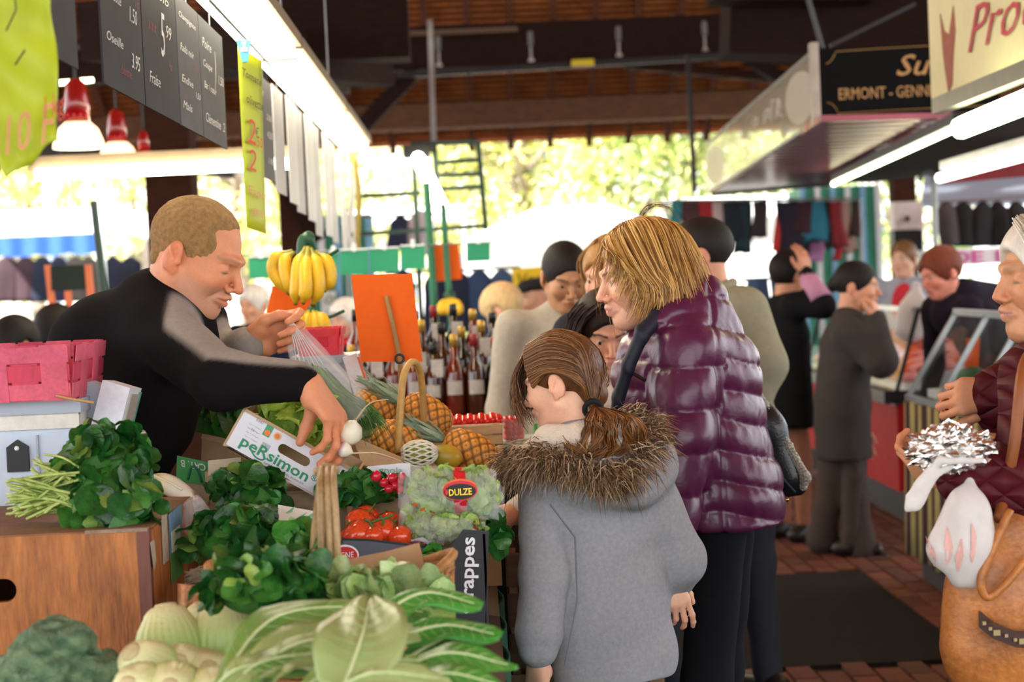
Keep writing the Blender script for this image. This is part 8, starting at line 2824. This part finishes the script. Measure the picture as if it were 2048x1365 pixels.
# ---------------------------------------------------------------- the old woman on the right edge
def old_woman():
    Y = 3.4
    H = P(2101, 560, Y)
    shl = P(2085, 765, Y - .12); el = P(2072, 985, Y - .22); wl = P(1932, 955, Y - .24)
    shr = P(2075, 760, Y + .14); er = P(2060, 900, Y + .22); wr = P(1985, 790, Y + .12)
    hl = dict(M=frame(P(1912, 955, Y - .24), y=(-.45, .72, .35), z=(-.55, -.55, -.60)), mirror=1, s=.92, fc=[(30, 45, 30), (38, 50, 30), (45, 50, 30), (50, 50, 30)],
              thumb=[(.022, .020, -.010), (.040, .045, -.022), (.040, .072, -.036), (.030, .092, -.046)])
    hr = dict(M=frame(P(1993, 785, Y + .12), y=(-.85, -.1, -.05), z=(.1, -.95, .25)), mirror=-1, s=.95, fc=[(55, 65, 40), (60, 70, 40), (62, 70, 40), (66, 70, 40)])
    D = person('old woman with white hair in a maroon quilted jacket holding shopping bags', H, (-.99, -.10, .02), hs=1.03, body=(-.95, -.05), skin='#c98f68', top='#56161f',
               bottom='#2a2320', lean=(.03, 0), sw=.15, chest=(.15, .8), waist=(.16, .85), hip=(.17, .9), arms={'R': [shr, er, wr], 'L': [shl, el, wl]}, hands={'L': hl, 'R': hr},
               vox=.0085, hvox=.0038, sleeve=(.078, .066, .052), amp=.006, top_name='quilted_jacket', top_mat=quilt_mat('maroon_quilt', '#4c1019'),
               face=dict(old=1.0, brow=(.3, .2, .12), brow_w=.5, lip=(.5, .22, .18), nose=.95, eyes='down'), iris='#50606a', hipz=.95, long=.80, pelvis=.065, hipw=.055, legr=(.08, .062, .052))
    k = D['k']

    def HL(x, y, z):
        return D['M'] @ (V3((x, y, z)) * k)
    hm = mat('white_hair', '#d8d2c4', rough=.45, var=.15, scale=50, stretch=(1, 1, .3))
    hair_cap(D, '#cfc8ba', thick=.018, low=-.07, h=.006, m=hm)
    gs = [[HL(0, .07, .115), HL(-.07, .075, .08), HL(-.095, .045, .02), HL(-.095, .01, -.04)], [HL(0, .0, .14), HL(-.08, .0, .11), HL(-.11, -.02, .03), HL(-.105, -.03, -.06)],
          [HL(0, -.06, .13), HL(-.06, -.10, .08), HL(-.09, -.10, 0), HL(-.08, -.10, -.08)]]
    V, Fq, C = strands(gs, 700, .0015, .007, 4, loose=.014, wave=.006, pal=['#e6e0d2', '#cfc8b8', '#f0ece2', '#b8b0a0'])
    mk('hair_locks', V, Fq, mat('white_strands', vcol=True, rough=.45, var=.08), D['R'], True, C, kind='stuff')
    # tan leather handbag on her shoulder
    B = root('handbag', 'large tan leather handbag with a studded belt held by the old woman', 'bag', P(1990, 1365, 3.12))
    tan = mat('tan_leather', '#a5622c', rough=.38, var=.28, scale=14, bump=.15, bscale=120, color2='#c47c3c')
    brown = mat('brown_strap', '#3b1d12', rough=.4)
    S = SDF()
    S.chain([P(2020, 1075, 3.14), P(1995, 1180, 3.14), P(1985, 1290, 3.14)], [.05, .085, .095], .05, (0, 1, 0), .55)
    S.chain([P(2095, 1080, 3.14), P(2100, 1200, 3.14), P(2085, 1300, 3.14)], [.06, .12, .12], .06, (0, 1, 0), .5)
    S.cone(P(1960, 1250, 3.14), P(1990, 1350, 3.14), .05, .06, .04, (0, 1, 0), .6)
    V, Fq = cloth_mesh(S, .007, 18, .006, 40, (1.6, 1, .5))
    mk('bag_body', V, Fq, tan, B, True)
    fold = curve_pts([P(2020, 1020, 3.07), P(1985, 1100, 3.055), P(1962, 1160, 3.05), P(1975, 1195, 3.05), P(2010, 1170, 3.05), P(2060, 1110, 3.06)], 6)
    MB().tube(fold, .008, 8).out('fold', tan, B, True)
    MB().tube(curve_pts([P(1998, 1040, 3.10), P(2010, 980, 3.14), P(2030, 880, 3.12), P(2046, 740, 3.15), P(2075, 690, 3.3)], 6), .011, 8).out('strap', mat('tan_strap', '#8a4d22', rough=.5), B, True)
    bel = [P(1957, 1240, 3.055), P(1985, 1262, 3.045), P(2030, 1280, 3.04), P(2080, 1285, 3.04)]
    mb = MB()
    for i in range(3):
        a, b = bel[i], bel[i + 1]
        mb.slab(a + V3((0, 0, -.014)), b + V3((0, 0, -.014)), b + V3((0, 0, .014)), a + V3((0, 0, .014)), .012)
    belt = mb.out('belt', brown, B)
    st = mat('stud_metal', '#b9a67c', rough=.3, metal=1)
    for i, (x, y) in enumerate(((1968, 1247), (1980, 1258), (1993, 1266), (2012, 1272), (2030, 1280), (2044, 1283))):
        MB().box(P(x, y, 3.036), (.012 if i % 3 == 2 else .006, .006, .010 if i % 3 == 2 else .006)).out('stud', st, belt)
    # white carrier bag with pink print and foil parcel
    B = root('carrier_bag', 'thin white plastic carrier bag with pale pink flame print hanging from the old woman', 'bag', P(1930, 1170, 3.08))
    pl = mat('thin_white_plastic', '#e9e4e0', rough=.35, var=.04, translucent=.35, bump=.25, bscale=40)
    S = SDF()
    S.chain([P(1940, 965, 3.1), P(1932, 1030, 3.08), P(1925, 1095, 3.08), P(1932, 1145, 3.08)], [.012, .038, .055, .030], .03, (0, 1, 0), .7)
    V, Fq = cloth_mesh(S, .0045, 5, .007, 70, (2.2, 1, .35))
    bb = mk('bag_body', V, Fq, pl, B, True)
    S = SDF()
    S.chain([P(1912, 928, 3.09), P(1870, 950, 3.07), P(1830, 1010, 3.07), P(1815, 1018, 3.07), P(1820, 995, 3.07), P(1860, 945, 3.07), P(1880, 922, 3.07), P(1965, 922, 3.07)],
            [.007, .009, .013, .006, .010, .010, .008, .007], .005, (.3, -.9, .2), .55)
    V, Fq = cloth_mesh(S, .004, 6, .003, 120)
    mk('bag_handle', V, Fq, pl, B, True)
    pk = mat('pink_print', '#dba79c', rough=.5, var=.06)
    for pts in (((1875, 1085), (1890, 1120), (1893, 1150), (1880, 1120)), ((1905, 1100), (1915, 1060), (1922, 1105), (1912, 1150)), ((1925, 1125), (1938, 1080), (1940, 1120), (1934, 1160)),
                ((1955, 1120), (1962, 1050), (1970, 1085), (1962, 1140))):
        c = [P(x, y, 2.99) for x, y in pts]
        # lay the print on the bag: push each point back onto the bag's skin
        pv = np.array([tuple(q) for q in c])
        bv = np.array([v.co[:] for v in bb.data.vertices]) + np.array(BASE[B])
        n = 7
        G = []
        for i in range(n + 1):
            for j in range(3):
                u = i / n
                a = pv[0] * (1 - u) + pv[2] * u if j == 1 else (pv[0] * (1 - 2 * u) + pv[1] * 2 * u if u < .5 else pv[1] * (2 - 2 * u) + pv[2] * (2 * u - 1)) if j == 0 else \
                    (pv[0] * (1 - 2 * u) + pv[3] * 2 * u if u < .5 else pv[3] * (2 - 2 * u) + pv[2] * (2 * u - 1))
                dxz = (bv[:, 0] - a[0]) ** 2 + (bv[:, 2] - a[2]) ** 2 + np.where(bv[:, 1] > 3.085, 1, 0)
                a = a.copy(); a[1] = bv[np.argmin(dxz), 1] - .0025
                G.append(a)
        fs = [(i * 3 + j, i * 3 + j + 1, (i + 1) * 3 + j + 1, (i + 1) * 3 + j) for i in range(n) for j in range(2)]
        mk('print', G, fs, pk, bb, True)
    f = root('foil_parcel', 'crumpled silver foil parcel in the old woman\'s hand', 'foil', P(1900, 930, 3.1))
    mb = MB().ball((0, 0, 0), 1, 40, 26)
    V = np.array(mb.v)
    r0 = 1 + .22 * wrinkle(V, 3, 9) + .16 * wrinkle(V, 5, 22) + rng.normal(size=len(V)) * .075
    V = V * r0[:, None] * np.array((.076, .05, .040))
    V = V + np.array(P(1900, 898, 3.12))
    mk('foil', V, mb.f, mat('foil', '#dedcd8', rough=.24, metal=1, var=.05, bump=.3, bscale=60), f)
    return D

def quilt_mat(name, color):
    """diamond quilting as fine relief"""
    m = mat(name, color, rough=.55, var=.18, scale=25, spec=.22)
    nt = m.node_tree
    N, L = nt.nodes, nt.links
    tc = N.new('ShaderNodeTexCoord')
    acc = None
    for sgn in (1, -1):
        w = N.new('ShaderNodeTexWave')
        w.wave_type = 'BANDS'
        w.bands_direction = 'X'
        w.inputs['Scale'].default_value = 7.5
        w.inputs['Distortion'].default_value = 1.2
        w.inputs['Detail'].default_value = 1
        mp = N.new('ShaderNodeMapping')
        mp.inputs['Rotation'].default_value = (0, sgn * .9, 0)
        L.new(tc.outputs['Object'], mp.inputs[0])
        L.new(mp.outputs[0], w.inputs['Vector'])
        pw = N.new('ShaderNodeMath'); pw.operation = 'POWER'; pw.inputs[1].default_value = .35
        L.new(w.outputs['Fac'], pw.inputs[0])
        if acc is None:
            acc = pw
        else:
            mn = N.new('ShaderNodeMath'); mn.operation = 'MINIMUM'
            L.new(acc.outputs[0], mn.inputs[0]); L.new(pw.outputs[0], mn.inputs[1])
            acc = mn
    bp = N.new('ShaderNodeBump')
    bp.inputs['Strength'].default_value = .8
    bp.inputs['Distance'].default_value = .012
    L.new(acc.outputs[0], bp.inputs['Height'])
    L.new(bp.outputs[0], N['Principled BSDF'].inputs['Normal'])
    return m

hall(); backdrop(); far_stalls(); lamps_left(); butcher_signs(); butcher_counter()
build_stall()
vendor(); girl(); purple_woman(); old_woman()
# ================================================================ other shoppers
def bystanders():
    far = dict(vox=.018, hvox=.0075, amp=.006)
    # boy in the beige sweater
    D = person('boy with cropped black hair in a beige sweater looking down', P(1131, 556, 6.1), (.16, -.86, -.36), hs=.97, body=(.1, -1), skin='#b07f5c', top='#a39a8c', bottom='#2a3040',
               lean=(-.02, .03), chest=(.165, .62), sw=.19, vox=.013, hvox=.005, face=dict(eyes='down', brow=(.03, .02, .015)), iris='#241810', top_name='sweater')
    hair_cap(D, '#17120f', thick=.007, low=-.04, h=.005, stub=.001)
    MB().tube([D['M'] @ (V3((.066 * math.cos(t), -.02 + .06 * math.sin(t), -.145 - .012 * math.sin(t)))) for t in np.linspace(0, 6.283, 17)[:-1]], .008, 6, closed=True).out('collar', mat('tee_white', '#d8d4cc', rough=.9), D['R'], True)
    # blonde woman half hidden behind the purple jacket
    D = person('second blonde woman in a dark jacket behind the dark haired girl', P(1224, 552, 5.45), (-.60, -.74, -.2), hs=.96, body=(-.4, -.9), skin='#d39a7c', top='#26262b', bottom='#20242c', vox=.015, hvox=.0055,
               face=dict(brow=(.25, .15, .08)))
    hm = hair_mat('ash_blonde', '#a07440', .45)
    hair_cap(D, '#a07440', thick=.016, low=-.07, m=hm)
    HL = lambda x, y, z: D['M'] @ (V3((x, y, z)) * D['k'])
    g = [[HL(s * .01, .05, .125), HL(s * .08, .05, .07), HL(s * .10, .02, -.02), HL(s * .09, .01, -.10)] for s in (1, -1)]
    for q in g:
        q2 = [p + (D['M'].to_3x3() @ V3((0, -.06, 0))) for p in q]
        V, Fq = strands([q, q2], 70, .003, .006, 3, loose=.01)
        mk('hair_locks', V, Fq, hm, D['R'], True, kind='stuff')
    # dark haired girl between the girl and the woman
    Y = 4.66
    D = person('dark haired girl with long hair peering between the grey hoodie and purple jacket', P(1211, 668, Y), (.10, -.92, -.30), hs=.90, body=(-.55, -.8), skin='#dba384', top='#cfc9c2', bottom='#2a2e3a',
               arms={'R': [P(1150, 850, Y - .05), P(1090, 985, Y - .28), P(1030, 1026, Y - .52)]}, hands={'R': dict(M=frame(P(1022, 1028, Y - .54), y=(-.93, -.2, -.15), z=(-.1, -.7, .7)), mirror=-1, s=.85, fc=[(25, 35, 25)] * 4)},
               vox=.012, hvox=.0042, face=dict(brow=(.03, .02, .015), lip=(.6, .3, .26), brow_w=1.2), iris='#1c120c', sleeve=(.055, .045, .038), sw=.14, top_name='sweatshirt')
    hm = hair_mat('black_brown_hair', '#241711', .6)
    hair_cap(D, '#1f1410', thick=.012, low=-.08, m=hm, back=.06)
    HL = lambda x, y, z: D['M'] @ (V3((x, y, z)) * D['k'])
    for s in (1, -1):
        g = [[HL(s * .005, .06, .118), HL(s * .075, .065, .06), HL(s * .092, .055, -.04), HL(s * .085, .06, -.13), HL(s * .085, .07, -.22)], [HL(s * .005, 0, .136), HL(s * .10, 0, .06), HL(s * .11, 0, -.05), HL(s * .10, .02, -.15), HL(s * .10, .03, -.25)],
             [HL(s * .005, -.05, .13), HL(s * .08, -.08, .06), HL(s * .09, -.09, -.05), HL(s * .09, -.08, -.15), HL(s * .09, -.07, -.25)]]
        V, Fq = strands(g, 170, .0028, .005, 5 + s, loose=.012, wave=.008, wfreq=1.5)
        mk('long_hair', V, Fq, hm, D['R'], True, kind='stuff')
    # man in the beige jacket
    Y = 6.0
    D = person('dark haired man in a beige jacket seen from behind', P(1396, 512, Y), (-.97, .18, -.10), hs=1.02, body=(-.55, .83), skin='#c98f70', top='#8d8873', bottom='#2a2c33', lean=(.06, 0), chest=(.175, .7), sw=.2,
               arms={'R': [P(1492, 622, Y - .05), P(1528, 728, Y - .1), P(1508, 815, Y - .12)]}, sleeve=(.082, .074, .055), vox=.013, hvox=.0055, hip=(.18, .75), long=.85)
    hair_cap(D, '#1d1815', thick=.010, low=-.055, h=.0055)
    MB().tube([D['M'] @ (V3((.072 * math.cos(t), -.035 + .07 * math.sin(t), -.128 - .02 * math.sin(t)))) for t in np.linspace(0, 6.283, 17)[:-1]], .017, 7, closed=True).out('collar', mat('cloth_8d8873', '#8d8873'), D['R'], True)
    # woman in black with a raised arm
    Y = 9.5
    D = person('woman in a long black coat with one hand raised to her short black hair', P(1582, 552, Y), (.86, .45, -.1), hs=1.02, body=(.9, .4), skin='#c48a6c', top='#141416', bottom='#8a5c48', long=.62,
               arms={'R': [P(1590, 612, Y - .16), P(1648, 612, Y - .25), P(1612, 545, Y - .16)]}, hands={'R': dict(M=frame(P(1612, 548, Y - .16), y=(-.15, .2, .95), z=(.4, -.85, .1)), mirror=-1, fc=[(15, 25, 15)] * 4)}, skirt_flare=1.1,
               sleeve=(.07, .06, .042), legr=(.06, .05, .04), pelvis=.055, hipw=.05, **far)
    hair_cap(D, '#171110', thick=.02, low=-.06, h=.008)
    MB().tube([P(1642, 600, Y - .255), P(1614, 552, Y - .16)], [.064, .047], 12).out('pink_cuff', mat('pink_sleeve', '#c088a8', rough=.8), D['R'], True)
    # woman walking in the tweed coat
    Y = 8.9
    D = person('woman walking in a dark tweed coat with a hand at her mouth', P(1716, 574, Y), (.90, -.36, -.1), hs=1.03, body=(.95, -.15), skin='#cf9678', top='#34302e', bottom='#4a403c', long=.50, stance=.05, lean=(-.05, 0),
               arms={'R': [P(1698, 658, Y - .16), P(1762, 722, Y - .24), P(1752, 640, Y - .2)]}, hands={'R': dict(M=frame(P(1754, 640, Y - .2), y=(-.25, .25, .9), z=(.8, -.5, .2)), mirror=-1, fc=[(50, 60, 40)] * 4)},
               sleeve=(.085, .08, .055), chest=(.165, .72), waist=(.17, .75), hip=(.18, .78), top_mat=mat('tweed', '#3a3532', rough=.95, var=.5, scale=260, bump=.4, bscale=300), feet=(P(1700, 1100, Y).x, Y),
               legr=(.08, .055, .05), **far)
    hair_cap(D, '#1a1412', thick=.010, low=-.06, h=.007, extra=lambda S: S.ell((0, -.125, .0), (.035, .03, .035), .02))
    S = SDF()
    S.chain([P(1670, 900, Y), P(1655, 1010, Y + .05), P(1645, 1078, Y + .1)], [.085, .065, .085], .04)
    S.chain([P(1700, 900, Y), P(1712, 1000, Y - .03), P(1722, 1098, Y - .03)], [.085, .06, .08], .04)
    V, Fq = cloth_mesh(S, .016, 5, .008, 30)
    mk('flared_trousers', V, Fq, mat('cloth_4a403c', '#4a403c'), D['R'], True)
    S = SDF()
    S.cone(P(1715, 1112, Y - .03), P(1768, 1116, Y - .06), .035, .028, .02)
    V, Fq = S.mesh(.01, 1)
    mk('shoe', V, Fq, mat('shoe_1a1614', '#1a1614'), D['R'], True)
    # young woman in grey with a red top and the man with red hair
    D = person('young woman with tied back brown hair in a grey cardigan and red top', P(1806, 520, 12.8), (-.55, -.8, 0), hs=1.12, body=(-.3, -.95), skin='#d6a488', top='#9b9ba4', bottom='#2a2c33', **far)
    hm = hair_mat('light_brown', '#7a5434', .45)
    hair_cap(D, '#7a5434', thick=.012, low=-.07, m=hm, back=.05, h=.008)
    S = SDF().ell(D['C'] + D['bf'] * .085 + V3((0, 0, .02)), (.11, .04, .16), .01)
    V, Fq = S.mesh(.015, 1)
    mk('red_top', V, Fq, mat('red_cloth', '#c02430', rough=.8), D['R'], True)
    o = root('carrier_bag', 'white carrier bag hanging on the butcher counter before the young woman', 'bag', P(1830, 655, 9.85))
    S = SDF()
    S.chain([P(1833, 580, 9.86), P(1828, 620, 9.86), P(1822, 652, 9.86)], [.03, .085, .10], .04, (0, 1, 0), .4)
    V, Fq = cloth_mesh(S, .012, 4, .008, 50)
    mk('bag_body', V, Fq, mat('thin_white_plastic', '#e9e4e0'), o, True)
    MB().tube(curve_pts([P(1824, 590, 9.86), P(1828, 568, 9.86), P(1838, 570, 9.86), P(1842, 592, 9.86)], 4), .008, 6).out('handle', mat('thin_white_plastic', '#e9e4e0'), o, True)
    D = person('red haired young man in a dark sweater leaning behind the display case', P(1880, 548, 9.25), (-.88, -.38, -.28), hs=1.08, body=(-.92, -.2), skin='#dc8f7a', top='#1f1a26', bottom='#20242c', lean=(.42, .06), **far)
    hair_cap(D, '#6e3420', thick=.018, low=-.05, h=.007)
    S = SDF()
    S.cone(P(1925, 600, 9.3), P(1985, 612, 9.5), .12, .13, .08)
    V, Fq = cloth_mesh(S, .016, 6, .006, 30)
    mk('sweater_back', V, Fq, mat('cloth_1f1a26', '#1f1a26'), D['R'], True)
    # people far back in the middle
    D = person('white haired person in a red collar behind the red basket', P(690, 640, 11), (-.6, -.7, -.1), hs=.98, body=(-.6, -.7), skin='#d8a890', top='#20222c', **far)
    hair_cap(D, '#e6e2da', thick=.022, low=-.07, h=.009)
    MB().tube([D['nb'] + V3((.085 * math.cos(t), .07 * math.sin(t), -.01)) for t in np.linspace(0, 6.283, 13)[:-1]], .03, 6, closed=True).out('red_collar', mat('red_cloth', '#c02430'), D['R'], True)
    D = person('man in a flat black cap before the yellow board', P(1070, 600, 10.5), (-.9, -.3, 0), hs=1.0, body=(-.9, -.3), skin='#b98a72', top='#6a655e', **far)
    S = SDF()
    S.ell((0, -.01, .085), (.095, .115, .045), .02).ell((0, .085, .06), (.06, .06, .014), .02)
    V, Fq = S.mesh(.009, 1)
    mk('flat_cap', xf(V * D['k'], D['M']), Fq, mat('cap_cloth', '#141416', rough=.9), D['R'], True)
    D = person('fair haired person in a mauve jacket bending at the far counter', P(1004, 622, 9.3), (-.7, .4, -.5), hs=1.0, body=(-.8, .4), skin='#d8a890', top='#5c4656', lean=(.08, 0), **far)
    hair_cap(D, '#c8a878', thick=.028, low=-.07, h=.009)
    D = person('white haired person in a navy coat beyond the stallholder\'s face', P(507, 612, 11.5), (-.5, -.8, -.1), hs=1.0, body=(-.4, -.9), skin='#e0a888', top='#1c2640', **far)
    hair_cap(D, '#e8e4dc', thick=.022, low=-.06, h=.009)
    for x, y, Yd, l in ((118, 664, 8.6, 'black haired shopper in a dark coat behind the pink basket'), (36, 690, 8.0, 'dark haired shopper with an orange scarf behind the pink basket')):
        D = person(l, P(x, y, Yd), (.6, .75, -.1), hs=.98, body=(.6, .8), skin='#b98468', top='#1c1a1e', **far)
        hair_cap(D, '#120e0d', thick=.022, low=-.075, h=.009, back=.05)
        if x < 100:
            MB().tube([D['nb'] + V3((.09 * math.cos(t), .075 * math.sin(t), .0)) for t in np.linspace(0, 6.283, 13)[:-1]], .03, 6, closed=True).out('scarf', mat('rust_cloth', '#b06a4a', rough=.8), D['R'], True)

bystanders()
